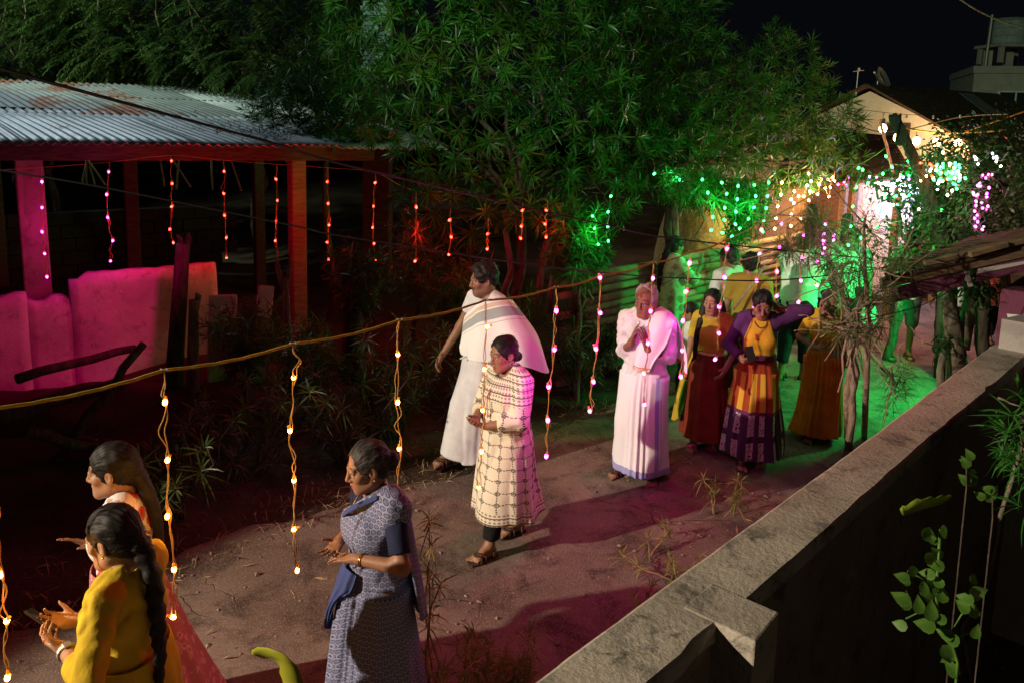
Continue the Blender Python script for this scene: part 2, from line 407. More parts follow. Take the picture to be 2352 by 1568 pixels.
# grit, pebbles and fallen leaves on the lane
rr = np.random.default_rng(5); n = 1500; u = rr.uniform(.5, 10.5, n); e = np.array([float(EDGE(a)) for a in u]); f_ = rr.beta(.8, .8, n); v = e + (-.75 - e) * f_
oc = np.array([(1, 0, 0), (0, 1, 0), (-1, 0, 0), (0, -1, 0), (0, 0, .7), (0, 0, -.3)]); of = np.array([(0, 1, 4), (1, 2, 4), (2, 3, 4), (3, 0, 4)])
sz = rr.gamma(1.6, .0045, n) + .002; th = rr.uniform(0, 6.28, n); c, s = np.cos(th), np.sin(th); P0 = np.stack([u * D.x + v * NR.x, u * D.y + v * NR.y, np.full(n, .014)], 1)
q = oc[None] * (sz[:, None, None] * rr.uniform(.6, 1.3, (n, 1, 3))); V = np.stack([q[..., 0] * c[:, None] - q[..., 1] * s[:, None], q[..., 0] * s[:, None] + q[..., 1] * c[:, None], q[..., 2]], -1) + P0[:, None]
tag(link('grit', mesh_np('grit', V.reshape(-1, 3), (of[None] + (np.arange(n) * 6)[:, None, None]).reshape(-1, 3), False), simple('grit_stone', (.16, .12, .09), (.30, .25, .2), 9, .95)), 'grit and small stones scattered over the lane', 'grit', kind='stuff')
# ------------------------------------------------------------------ parapet wall beside the camera
WZ = 1.8
par = empty('parapet_wall', (.9, 2.5, 0), 'weathered cement parapet wall running diagonally past the camera to the white house corner', 'wall')
Lw = [G(1240, 1568, WZ), G(2272, 803, WZ)]; wd = (Lw[1] - Lw[0]).normalized(); wn = Vector((wd.y, -wd.x, 0))
a = Lw[0] - wd * 2.2; b = Lw[1] + wd * .15; TH = .182
def wpt(s, o, z): p = a + wd * s + wn * o; return Vector((p.x, p.y, z))
Lt = (b - a).length
# coping with a slightly chipped, uneven edge
mb = MB(); N = 90; rgn = random.Random(3)
prev = None; Vv = []
for i in range(N + 1):
    s = Lt * i / N; e1 = rgn.gauss(0, .0012) + .004 * math.sin(s * 1.9); e2 = rgn.gauss(0, .0014) + .004 * math.sin(s * 2.3 + 1); zt = 0
    if rgn.random() < .035: e2 -= .010
    Vv += [wpt(s, -.012 + e1, WZ - .055), wpt(s, -.012 + e1, WZ - .008), wpt(s, .0 + e1, WZ + zt), wpt(s, TH - .008 + e2, WZ + zt), wpt(s, TH + e2, WZ - .008), wpt(s, TH + e2, WZ - .055)]
Fv = [(i * 6 + k, i * 6 + (k + 1) % 6, i * 6 + 6 + (k + 1) % 6, i * 6 + 6 + k) for i in range(N) for k in range(6)] + [(5, 4, 3, 2, 1, 0), tuple(N * 6 + k for k in range(6))]
mb.add([v - par.location for v in Vv], Fv).build('coping', M['coping'], par)
mb = MB(); q = [wpt(0, 0, 0), wpt(0, TH - .012, 0), wpt(Lt - .005, TH - .012, 0), wpt(Lt - .005, 0, 0)]
mb.prism([(p.x - par.location.x, p.y - par.location.y) for p in q], -.05, WZ - .057).build('wall_face', M['wall_dark'], par)
# short pier sticking out on the terrace side, its end splayed
c1, c2, c3, c4 = G(1706, 1373, WZ), G(1791, 1406, WZ), G(1736, 1475, WZ), G(1643, 1434, WZ)
pier = MB()
top = [c1 - wn * .10, c2, c3, c4 - wn * .10]
pier.prism([(p.x - par.location.x, p.y - par.location.y) for p in top], WZ - .9, WZ + .0025)
po = pier.build('pier', M['coping'], par)
bv = po.modifiers.new('bevel', 'BEVEL'); bv.width = .006; bv.segments = 2
# ------------------------------------------------------------------ open cattle shed with a corrugated roof
E0 = Vector((-5.27, 8.2, 2.69)); ED = Vector((.825, .566, -.0165)); QD = Vector((-.72, .69, .14))
shed = empty('cattle_shed', (-4.5, 9.5, 0), 'open sided shed with a corrugated tin roof beside the lane', 'shed')
def sp(t, s, dz=0): return E0 + ED * t + QD * s + Vector((0, 0, dz)) - shed.location
def sheet(t0, t1, s0, s1, lift, m, ripple=.017, pitch=.105):
    nt = int((t1 - t0) / pitch * 6); V = []; F = []; ns = 6
    jt = [random.gauss(0, .012) for _ in range(2)]
    for j in range(ns + 1):
        for i in range(nt + 1):
            t = t0 + (t1 - t0) * i / nt; s = s0 + (s1 - s0) * j / ns + (jt[0] if j == 0 else 0)
            V.append(sp(t, s, lift + ripple * math.sin(2 * math.pi * t / pitch) + .012 * math.sin(s * 2 + t)))
    F = [(j * (nt + 1) + i, j * (nt + 1) + i + 1, (j + 1) * (nt + 1) + i + 1, (j + 1) * (nt + 1) + i) for j in range(ns) for i in range(nt)]
    me = bpy.data.meshes.new('roof_sheet'); me.from_pydata([tuple(v) for v in V], [], F); me.polygons.foreach_set('use_smooth', [True] * len(F)); me.update()
    o = link('roof_sheet', me, m, shed); so = o.modifiers.new('gauge', 'SOLIDIFY'); so.thickness = .004; return o
t = -3.2; k = 0
while t < 4.4:
    w_ = .84; sheet(t, t + w_ + .05, -.28 + (.05 if k % 3 == 1 else 0), 1.85, .0 + .006 * (k % 2), M['tin_new']); t += w_; k += 1
t = -3.2; k = 0
mats = ['tin_grey', 'tin_grey', 'tin_rust', 'tin_rust', 'tin_grey', 'tin_rust', 'tin_rust', 'tin_grey', 'tin_new', 'tin_new']
while t < 4.4:
    w_ = .84; sheet(t, t + w_ + .05, 1.7, 5.2, -.03 + .006 * (k % 2), M[mats[k % 10]]); t += w_; k += 1
# eave beam, purlins, posts
def bar(name, p, q, w, h, m, parent=shed):
    d = (q - p); mb = MB(); L = d.length; mid = (p + q) / 2
    mb.box(mid, (L, w, h), d.to_track_quat('X', 'Z').to_matrix(), .008); return mb.build(name, m, parent)
bar('eave_beam', sp(-3.2, .1, -.14), sp(4.2, .1, -.14), .09, .20, M['wood_dark'])
for s in (1.2, 2.4, 3.8, 5.0): bar('purlin', sp(-3.2, s, -.075), sp(4.3, s, -.075), .07, .09, M['wood_dark'])
def post(name, t, s, wdt, m, lean=0):
    b = sp(t, s); z1 = b.z - .2; mb = MB(); b0 = Vector((b.x + lean, b.y, .0)); d = Vector((b.x, b.y, z1)) - b0
    Rz = Matrix.Rotation(math.atan2(ED.y, ED.x), 3, 'Z')
    mb.box((b0 + Vector((b.x, b.y, z1))) / 2, (wdt, wdt, d.length), d.to_track_quat('Z', 'Y').to_matrix() @ Rz if lean else Rz, .015)
    return mb.build(name, m, shed)
tag(post('post', .28, .22, .26, M['wall_dark'], .03), 'thick whitewashed masonry post at the left of the shed')
post('post', 3.22, .22, .19, M['wood'], -.01); post('post', 2.0, 2.3, .18, M['wood_dark']); post('post', -1.0, 2.6, .18, M['wood_dark'])
post('post', 1.0, 4.8, .18, M['wood_dark']); post('post', 4.1, 3.0, .16, M['wood_dark'])
# rough back wall of stacked blocks, built course by course
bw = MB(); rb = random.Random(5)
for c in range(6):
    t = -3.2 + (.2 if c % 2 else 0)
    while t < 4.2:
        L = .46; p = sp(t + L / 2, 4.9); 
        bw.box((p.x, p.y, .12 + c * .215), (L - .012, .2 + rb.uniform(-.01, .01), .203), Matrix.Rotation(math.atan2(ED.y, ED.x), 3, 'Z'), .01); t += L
o = bw.build('back_wall', simple('dark_block', (.016, .013, .011), (.03, .024, .02), 5, .95, .4, 40), shed); o['kind'] = 'stuff'  # block colour set near black to keep the shed's inside dark
# limewashed low wall in front of the shed
lw = empty('low_wall', tuple(E0 + ED * -.2 + Vector((0, 0, -2.69))), 'stained whitewashed low wall with an uneven top in front of the shed, lit magenta', 'wall')
def wall_piece(name, t0, t1, off, zt, thick, m, seed):
    r_ = random.Random(seed); n = int((t1 - t0) / .09) + 1; V = []; nrm = Vector((ED.y, -ED.x, 0)).normalized()
    nz = 10
    for side in (0, 1):
        for i in range(n + 1):
            t = t0 + (t1 - t0) * i / n; top = zt(t) + r_.gauss(0, .008)
            for j in range(nz + 1):
                f = j / nz; q = E0 + ED * t; bul = .03 * math.sin(t * 2.3 + f * 3) * (1 - f) + .012 * math.sin(t * 5 + f * 7)
                o_ = off + (thick if side == 0 else 0) + bul + .10 * (1 - f) ** 2 * (1 if side == 0 else -1)
                rnd_ = .03 if j == nz else 0
                V.append(Vector((q.x, q.y, 0)) + nrm * (o_ - (rnd_ if side == 0 else -rnd_)) + Vector((0, 0, top * f)) - lw.location)
    A = lambda s, i, j: s * (n + 1) * (nz + 1) + i * (nz + 1) + j
    F = [(A(0, i, j), A(0, i + 1, j), A(0, i + 1, j + 1), A(0, i, j + 1)) for i in range(n) for j in range(nz)]
    F += [(A(1, i, j), A(1, i, j + 1), A(1, i + 1, j + 1), A(1, i + 1, j)) for i in range(n) for j in range(nz)]
    F += [(A(0, i, nz), A(0, i + 1, nz), A(1, i + 1, nz), A(1, i, nz)) for i in range(n)]
    F += [(A(0, 0, j), A(0, 0, j + 1), A(1, 0, j + 1), A(1, 0, j)) for j in range(nz)] + [(A(0, n, j), A(1, n, j), A(1, n, j + 1), A(0, n, j + 1)) for j in range(nz)]
    me = bpy.data.meshes.new(name); me.from_pydata([tuple(v) for v in V], [], F); me.polygons.foreach_set('use_smooth', [True] * len(F)); me.update()
    return link(name, me, m, lw)
wall_piece('wall_panel', .52, 2.02, .10, lambda t: 1.25 + (.0 if t > .62 else -.06), .215, M['whitewash'], 1)
wall_piece('wall_panel', -3.0, .12, .10, lambda t: 1.10 + .05 * math.sin(t * 2) + .08 * max(0, -t - .3), .22, M['whitewash'], 2)
wall_piece('wall_base', .121, .519, .098, lambda t: 1.02 + .03 * math.sin(t * 20), .212, M['whitewash'], 3)
for o in (par, shed, lw): o['kind'] = 'thing'
# ------------------------------------------------------------------ houses at the end of the lane
def poly_obj(name, V, F, m, parent, origin, thick=0.0):
    me = bpy.data.meshes.new(name); me.from_pydata([tuple(Vector(v) - origin) for v in V], [], F); me.update()
    o = link(name, me, m, parent)
    if thick:
        so = o.modifiers.new('thickness', 'SOLIDIFY'); so.thickness = thick; so.offset = -1
    return o
def tiled_slope(name, A, B, Cc, Dd, m, parent, origin, rows, cols, kind='stuff', lift=.03):
    """rows of half round clay tiles on the slope A-B (top edge) to D-C (eave)"""
    mb = MB(); A, B, Cc, Dd = map(Vector, (A, B, Cc, Dd)); r_ = random.Random(rows * cols)
    nrm = (B - A).cross(Dd - A).normalized()
    if nrm.z < 0: nrm = -nrm
    at = lambda u, v: (A.lerp(B, u)).lerp(Dd.lerp(Cc, u), v)
    for j in range(rows):
        for i in range(cols):
            u0, u1 = i / cols, (i + 1) / cols; v0, v1 = j / rows, (j + 1.12) / rows
            h = lift * r_.uniform(.8, 1.2); uu = [u0, u0 + (u1 - u0) * .25, u0 + (u1 - u0) * .55, u1 - (u1 - u0) * .05]; hh = [0, h, h, 0]
            dz = r_.uniform(-.004, .004); V = []
            for v, e in ((v0, 0), (min(v1, 1.02), .022)):
                V += [at(a, v) + nrm * (b + e + dz) - origin for a, b in zip(uu, hh)]
            V += [at(a, min(v1, 1.02)) - origin for a in (uu[0], uu[3])]
            mb.add(V, [(0, 1, 5, 4), (1, 2, 6, 5), (2, 3, 7, 6), (4, 5, 6, 7, 9, 8)])
    o = mb.build(name, m, parent); 
    if kind: o['kind'] = kind
    return o
# white gabled house
gA = P(1999, 200, 22.0); ug = Vector((.80, .60, 0)); gg = Vector((.60, -.80, 0))
gh = empty('gabled_house', (gA.x, gA.y, 0), 'cream gabled house with a dark tiled roof behind the hanging bulbs', 'house'); o_ = gh.location.copy()
hz = gA.z; ez = 2.6; hw = 2.75
f = gA + gg * hw; bk = gA - gg * hw
V = [Vector((f.x, f.y, 0)), Vector((f.x, f.y, ez)), gA - Vector((0, 0, .12)), Vector((bk.x, bk.y, ez)), Vector((bk.x, bk.y, 0))]
V2 = [v + ug * 9 for v in V]
poly_obj('wall', V + V2, [(0, 1, 2, 3, 4), (9, 8, 7, 6, 5), (0, 5, 6, 1), (3, 8, 9, 4)], M['plaster'], gh, o_)
s1 = gA - ug * .25 + Vector((0, 0, .02)); s2 = gA + ug * 9; e1 = f - ug * .25 + gg * .5; e2 = f + ug * 9 + gg * .5
dn = lambda p: Vector((p.x, p.y, ez - .30))
poly_obj('roof_deck', [s1, s2, dn(e2), dn(e1)], [(0, 1, 2, 3)], M['wood_dark'], gh, o_, .06)
b1 = bk - ug * .25 - gg * .5; b2 = bk + ug * 9 - gg * .5
poly_obj('roof_deck', [s1, s2, dn(b2), dn(b1)], [(3, 2, 1, 0)], M['wood_dark'], gh, o_, .06)
up = Vector((0, 0, .012))
tiled_slope('roof_tiles', s1 + up, s2 + up, dn(e2) + up, dn(e1) + up, M['tile_dark'], gh, o_, 16, 42)
# ventilation window in the gable
def wall_box(name, base, u, n, x, z, w_, h_, d_, m, parent, origin):
    c = base + u * x + Vector((0, 0, z)) - base.z * Vector((0, 0, 1)); Rm = Matrix((u, -n, Vector((0, 0, 1)))).transposed()
    mb = MB(); mb.box(c + n * (d_ / 2 - .01) - origin, (w_, d_, h_), Rm, .006); return mb.build(name, m, parent)
fw = wall_box('window', gA, gg, -ug, .9, 2.72, .62, .55, .06, M['wood_dark'], gh, o_)
wall_box('dark_panel', gA, gg, -ug, .9, 2.72, .48, .42, .08, M['black_plastic'], fw, o_)  # black panel stands in for the dark window opening
# a loose pale sheet laid on the tiles
q1, q2, q3, q4 = [s1.lerp(s2, a).lerp(dn(e1).lerp(dn(e2), a), b) + Vector((0, 0, .09)) for a, b in ((.52, .08), (.62, .08), (.52, .50), (.42, .50))]
poly_obj('roof_sheet', [q1, q2, q3, q4], [(0, 1, 2, 3)], M['tin_grey'], gh, o_, .02)
# satellite dish on the ridge
dp = P(2016, 185, 22.3); dish = empty('satellite_dish', dp, 'small grey satellite dish on the ridge of the cream gabled house', 'dish')
mb = MB(); Vd = []; Fd = []
for j in range(5):
    for i in range(18): a = 6.2832 * i / 18; r_ = .36 * j / 4; Vd.append((r_ * math.cos(a), r_ * math.sin(a) * .9, .18 * (j / 4) ** 2))
Fd = [(j * 18 + i, j * 18 + (i + 1) % 18, j * 18 + 18 + (i + 1) % 18, j * 18 + 18 + i) for j in range(4) for i in range(18)]
me = bpy.data.meshes.new('reflector'); me.from_pydata(Vd, [], Fd); me.update(); ob = link('reflector', me, M['steel'], dish)
ob.rotation_euler = (R(62), 0, R(50)); ob.modifiers.new('s', 'SOLIDIFY').thickness = .012
MB().tube([(0, 0, -.02), (0, 0, -.42)], .025).tube([(0, 0, 0), (-.2, -.2, .2)], .012).ball((-.2, -.2, .2), .04).build('mount', M['steel'], dish)
ap = P(1968, 196, 22.2)
MB().tube([(0, 0, -.3), (0, 0, .42)], .018).tube([(-.12, .05, .36), (.14, -.05, .4)], .012).ball((.02, 0, .44), .045).build('aerial', M['steel']).location = ap
tag(bpy.data.objects['aerial'], 'thin metal aerial mast left of the satellite dish on the roof ridge', 'aerial')
# white front house under a clay lean-to roof
whp = [P(1770, 400, 15.6), P(2085, 400, 13.5)]; wb = Vector((whp[0].x, whp[0].y, 0)); we = Vector((whp[1].x, whp[1].y, 0))
wu = (we - wb).normalized(); wnn = Vector((wu.y, -wu.x, 0)); wl = (we - wb).length
fh = empty('front_house', wb, 'whitewashed house front under a low clay tiled roof, washed in orange and blue light', 'house')
mb = MB(); Rw = Matrix((wu, -wnn, Vector((0, 0, 1)))).transposed()
def fbox(name, x0, x1, z0, z1, d0, d1, m, par=fh):
    mb = MB(); c = wu * ((x0 + x1) / 2) + wnn * ((d0 + d1) / 2) + Vector((0, 0, (z0 + z1) / 2))
    mb.box(c, (x1 - x0, abs(d1 - d0), z1 - z0), Rw, .008); return mb.build(name, m, par)
fbox('wall', -1.5, wl + .3, 0, 2.35, -.25, 0, M['whitewash'])
dr = fbox('door', .95, 1.75, 0, 1.95, .002, .05, M['wood_dark']); fbox('door_frame', .87, .95, 0, 2.03, .002, .08, M['wood'], dr); fbox('door_frame', 1.75, 1.83, 0, 2.03, .002, .08, M['wood'], dr)
for xx in (.35, 2.1, 3.0): fbox('verandah_post', xx, xx + .1, 0, 2.05, 1.0, 1.1, M['wood'])
A = P(1860, 300, 16.6); B = P(2048, 318, 15.6)
Ee = P(2100, 412, 13.0); Ff = P(1745, 440, 13.8)
poly_obj('roof_deck', [A, B, Ee, Ff], [(0, 1, 2, 3)], M['wood_dark'], fh, wb, .05)
tiled_slope('roof_tiles', A + up, B + up, Ee + up, Ff + up, M['tile'], fh, wb, 13, 40)
# tube lamp that turns the wall blue-white
tl = wb + wu * 2.75 + wnn * .16 + Vector((0, 0, 2.0)); Lt_ = empty('tube_light', tl, 'lit fluorescent tube on the white house wall', 'lamp')
MB().tube([-wu * .55, wu * .55], .016).build('tube', emit('tube_glow', (.62, .72, 1.0), 60), Lt_)
MB().box((-wnn.x * .06, -wnn.y * .06, .02), (1.2, .06, .05), Rw).build('fitting', M['white_paint'], Lt_)
lamp('tube_lamp_light', 'POINT', tl + wnn * .35 + Vector((0, 0, -.1)), 120, (.36, .50, 1.0), .25)
# two storey building at the far right
bp = P(2236, 152, 27); b0 = Vector((bp.x, bp.y, 0)); bz = bp.z
bd = empty('two_storey_building', b0, 'plain grey two storey building with a roof parapet at the right edge', 'building')
bu = Vector((.93, -.37, 0)); bn = Vector((-.37, -.93, 0)); Rb = Matrix((bu, -bn, Vector((0, 0, 1)))).transposed()
def bbox(name, x0, x1, z0, z1, d0, d1, m, par=bd):
    mb = MB(); c = bu * ((x0 + x1) / 2) + bn * ((d0 + d1) / 2) + Vector((0, 0, (z0 + z1) / 2))
    mb.box(c, (x1 - x0, abs(d1 - d0), z1 - z0), Rb, .01); return mb.build(name, m, par)
bbox('wall', .05, 7, 0, bz - .24, -6, 0, M['grey_plaster']); bbox('parapet', 0, 2.0, bz - .238, bz, -6, .08, M['grey_plaster']); bbox('parapet', 2.003, 7, bz - .238, bz - .06, -6, .05, M['grey_plaster'])
bbox('stair_wall', .35, .62, bz + .002, bz + .55, -1.0, -.6, M['grey_plaster']); bbox('stair_wall', .95, 1.25, bz + .002, bz + .5, -1.1, -.7, M['grey_plaster'])
wnd = bbox('window', .85, 1.75, bz - 1.5, bz - .85, .002, .05, M['glass']); 
for (x0, x1, z0, z1) in ((.78, .85, bz - 1.55, bz - .8), (1.75, 1.82, bz - 1.55, bz - .8), (.85, 1.75, bz - .85, bz - .8), (.85, 1.75, bz - 1.55, bz - 1.5), (1.28, 1.33, bz - 1.5, bz - .85)):
    bbox('window_frame', x0, x1, z0, z1, .002, .08, M['white_paint'], wnd)
bbox('balcony', 1.6, 4.2, bz - 1.9, bz - 1.35, .002, .9, M['grey_plaster'])
tk = P(2318, 104, 27.5); wt = empty('water_tank', tk, 'pale plastic water tank on the roof of the grey building', 'tank')
prof = [(0, .62), (.03, .66), (.25, .64), (.28, .67), (.5, .64), (.53, .67), (.75, .62), (.86, .5), (.9, .2)]
Vt = [(r_ * math.cos(6.2832 * i / 28), r_ * math.sin(6.2832 * i / 28), z) for z, r_ in prof for i in range(28)]
Ft = [(j * 28 + i, j * 28 + (i + 1) % 28, j * 28 + 28 + (i + 1) % 28, j * 28 + 28 + i) for j in range(len(prof) - 1) for i in range(28)] + [tuple(range(len(prof) * 28 - 28, len(prof) * 28))]
me = bpy.data.meshes.new('barrel'); me.from_pydata(Vt, [], Ft); me.update(); link('barrel', me, simple('grey_tank_plastic', (.30, .36, .38), (.24, .29, .31), 4, .6), wt)
MB().box((0, 0, -.06), (1.5, 1.5, .1)).build('slab', M['grey_plaster'], wt)
for sx in (-.6, .6):
    for sy in (-.6, .6): MB().box((sx, sy, -.37), (.14, .14, .515)).build('leg', M['grey_plaster'], wt)
MB().tube([(-.85, -.2, -.9), (-.8, -.2, .95)], .05).build('pipe', M['steel'], wt)
# small tiled house at the right, rake of its roof toward the camera
r0 = P(2040, 632, 6.9); r1 = P(2400, 552, 7.0); rh = empty('tiled_house', (r0.x, r0.y, 0), 'low maroon and white house with an old tiled roof and timber eaves at the right', 'house'); ro = rh.location.copy()
ru = (r1 - r0).normalized(); rd = Vector((.687, .727, 0)); L1 = 3.4; L2 = 3.2
dk = lambda a, b, z=0: r0 + ru * a + rd * b + Vector((0, 0, z))
poly_obj('roof_deck', [dk(0, 0, -.03), dk(L1, 0, -.03), dk(L1, L2, -.03), dk(0, L2, -.03)], [(0, 1, 2, 3)], M['wood_dark'], rh, ro, .03)
tiled_slope('roof_tiles', dk(L1, 0), dk(L1, L2), dk(0, L2), dk(0, 0), M['tile_dark'], rh, ro, 14, 16, lift=.045)
def rbar(name, p, q, w_, h_, m):
    d = q - p; mb = MB(); mb.box((p + q) / 2 - ro, (d.length, w_, h_), d.to_track_quat('X', 'Z').to_matrix(), .006); return mb.build(name, m, rh)
rbar('rake_board', dk(-.05, -.03, -.06), dk(L1, -.03, -.06), .035, .10, M['wood']); rbar('rake_batten', dk(.35, -.07, .035), dk(L1, -.07, .055), .05, .045, M['wood'])
rbar('rake_batten', dk(.0, -.075, -.02), dk(1.0, -.075, -.01), .03, .04, M['wood_dark']); rbar('rafter', dk(.02, .5, -.1), dk(L1, .5, -.1), .06, .1, M['wood_dark']); rbar('rafter', dk(.02, 1.2, -.1), dk(L1, 1.2, -.1), .06, .1, M['wood_dark'])
rbar('rafter_end', dk(.78, -.13, .03), dk(1.12, -.12, .05), .06, .05, M['wood'])
# hanging mauve board, gap, white strip
poly_obj('fascia_board', [dk(.03, -.02, -.12), dk(.72, -.02, -.12), dk(.72, -.02, -.25), dk(.03, -.02, -.26)], [(0, 1, 2, 3)], M['maroon'], rh, ro, .02)
poly_obj('trim_strip', [dk(.72, -.04, -.12), dk(.76, -.04, -.12), dk(.82, -.04, -.27), dk(.78, -.04, -.27)], [(0, 1, 2, 3)], M['white_paint'], rh, ro, .012)
poly_obj('trim_strip', [dk(.86, -.04, -.125), dk(1.35, -.04, -.15), dk(1.35, -.04, -.175), dk(.86, -.04, -.165)], [(0, 1, 2, 3)], M['white_paint'], rh, ro, .012)
poly_obj('fascia_board', [dk(.84, -.015, -.12), dk(L1, -.015, -.12), dk(L1, -.015, -.26), dk(.84, -.015, -.24)], [(0, 1, 2, 3)], M['maroon'], rh, ro, .02)
wx = G(2262, 850, .2)
wp = Vector((wx.x, wx.y, 0)); wu2 = Vector((.727, -.687, 0)); wn2 = Vector((-.687, -.727, 0)); R2 = Matrix((wu2, -wn2, Vector((0, 0, 1)))).transposed()
wq = P(2268, 800, 7.0); wq.z = 0
def hbox(name, x0, x1, z0, z1, d0, d1, m):
    mb = MB(); mb.box(wq + wu2 * ((x0 + x1) / 2) + wn2 * ((d0 + d1) / 2) + Vector((0, 0, (z0 + z1) / 2)) - ro, (x1 - x0, abs(d1 - d0), z1 - z0), R2, .01); return mb.build(name, m, rh)
hbox('wall', .05, 3, 0, 1.66, -2.2, 0, M['maroon']); 
zb = 3.15 - (720 - 275) / 1829 * 7.0
poly_obj('painted_band', [wq + wn2 * .012 + wu2 * x + Vector((0, 0, z)) for x, z in ((.12, zb), (1.6, zb + .12), (1.6, .75), (.02, .9), (.02, 1.12), (.22, 1.14))], [(0, 5, 4, 3, 2, 1)], M['white_paint'], rh, ro, .01)
hbox('window', .33, .62, 1.36, 1.66, 0.003, .05, M['glass'])
# white corner block where the parapet ends
cb = G(2285, 838, 1.8); 
MB().prism([(0, 0), (.9, .55), (1.15, .1), (.45, -.42)], 0, 1.98).build('corner_block', M['grey_plaster']).location = (2.93, 4.62, 0)
tag(bpy.data.objects['corner_block'], 'pale painted corner block at the far end of the parapet wall', 'wall', kind='thing')
# log fence along the far side of the lane
f0 = Vector((.62, 8.75, 0)); f1 = Vector((5.2, 13.1, 0)); fd = (f1 - f0).normalized(); FL = (f1 - f0).length
fen = empty('log_fence', f0, 'fence of stacked horizontal logs along the far side of the lane, lit green', 'fence')
rf = random.Random(9)
for k in range(13):
    s = -.1 + (.5 if k % 2 else 0)
    while s < FL:
        L = rf.uniform(1.7, 2.5); r_ = rf.uniform(.043, .054); z = .06 + k * .099
        a = fd * s + Vector((0, 0, z + rf.uniform(-.012, .012))); b = fd * min(s + L, FL + .2) + Vector((0, 0, z + rf.uniform(-.015, .015)))
        q = [a.lerp(b, t) + Vector((rf.gauss(0, .006), rf.gauss(0, .006), rf.gauss(0, .006))) for t in (0, .33, .66, 1)]
        MB().tube(q, [r_, r_ * 1.05, r_ * .97, r_ * .9], 8).build('log', M['log'], fen, True); s += L + .02
for s in (.1, 1.9, 3.3, 4.9, 6.1):
    MB().tube([fd * s + Vector((.07, -.07, 0)), fd * s + Vector((.07, -.06, 1.5))], .045, 8).build('post', M['wood_dark'], fen, True)
for (x, y0, Y) in ((1865, 468, 11.2), (1948, 490, 10.6)):
    t = P(x, y0, Y); mb = MB(); h = t.z; mb.tube([(0, 0, 0), (.01, 0, h * .5), (0, 0, h - .09), (0, 0, h - .03), (0, 0, h)], [.085, .08, .078, .065, .03], 12)
    o = mb.build('gate_post', M['bark_dark'], None, True); o.location = (t.x, t.y, 0)
    tag(o, 'round topped dark wooden post %s' % ('beside the orange house wall' if x < 1900 else 'in front of the blue-white house wall'), 'post', 'round wooden posts by the bright house', 'thing')
hp = P(1590, 520, 12.6)
Vh, Fh = grid_sheet(-1, 1, -1, 1, .1, lambda x, y: np.sqrt(np.clip(1 - np.clip(x * x + y * y, 0, 1) ** 1.5, 0, 1)) * 1.95 + .03 * np.sin(x * 17) * np.sin(y * 13))
hs = link('haystack', mesh_np('haystack', Vh * [.72, .72, 1], Fh), M['haystack']); hs.location = (hp.x + .1, hp.y, .05); tag(hs, 'dull yellow haystack behind the log fence', 'haystack')
# pale brick pillar glimpsed behind the trees
bpx = P(868, 30, 13.0); pil = empty('brick_pillar', (bpx.x, bpx.y, 0), 'pale bluish brick pillar glimpsed between the trees at the top', 'pillar')
MB().box((0, 0, 4.3), (.40, .40, 1.8)).build('core', M['grey_plaster'], pil); MB().box((0, 0, 1.7), (.42, .42, 3.4)).build('base', M['wood_dark'], pil)  # lower part coloured dark in place of the darkness behind the shed
bme = MB().box((0, 0, 0), (.205, .05, .066), None, .006).mesh('brick'); bme.materials.append(simple('pale_blue_brick', (.28, .40, .42), (.20, .30, .33), 12, .9, .4, 60)); rbk = random.Random(6)
for j in range(22):
    for i in range(2):
        b = bpy.data.objects.new('brick', bme); C.objects.link(b); b.parent = pil; b.location = (-.105 + .212 * i + (.03 if j % 2 else -.03), -.205 + rbk.uniform(-.008, .008), 3.55 + j * .076); b.rotation_euler.y = rbk.gauss(0, .01)
# ------------------------------------------------------------------ trees, bushes, weeds
def px(x, y, Y): return np.array(P(x, y, Y))
def plant(name, base, label, cat, group=None): return empty(name, base, label, cat, group)
def crown(root, arr, m, name='crown'):
    V, F = arr; o = link(name, mesh_np(name, V - np.array(root.location), F), m, root); return o
def join(*arrs):
    Vs, Fs, b = [], [], 0
    for V, F in arrs: Vs.append(V); Fs.append(F + b); b += len(V)
    return np.concatenate(Vs), np.concatenate(Fs)
def limbs(root, trunk_top, base, lobes, r0, m, seed, twigs=10, name='trunk'):
    r_ = random.Random(seed); mb = MB(); o = Vector(root.location)
    branch(mb, Vector(base) - o, Vector(trunk_top) - o, r0, r0 * .7, 6, .03, 9, r_)
    for c, rad in lobes:
        c = Vector(c); e = branch(mb, Vector(trunk_top) - o, c - o, r0 * .55, r0 * .2, 5, .07, 6, r_)
        for k in range(twigs):
            d = Vector((r_.gauss(0, 1), r_.gauss(0, 1), r_.gauss(.3, 1))).normalized()
            branch(mb, e[r_.randint(2, 5)], c - o + Vector((d.x * rad[0], d.y * rad[1], d.z * rad[2])) * .85, r0 * .14, .006, 4, .06, 4, r_)
    return mb.build(name, m, root, True)
def sep(pts, nor, dmin):
    """thin out shoot tips that stand closer than dmin"""
    keep = []; grid = {}
    for i, q in enumerate(pts):
        c = tuple(np.floor(q / dmin).astype(int)); ok = True
        for a in (-1, 0, 1):
            for b in (-1, 0, 1):
                for e in (-1, 0, 1):
                    for j in grid.get((c[0] + a, c[1] + b, c[2] + e), ()):
                        if np.sum((pts[j] - q) ** 2) < dmin * dmin: ok = False
        if ok: keep.append(i); grid.setdefault(c, []).append(i)
    return pts[keep], nor[keep]
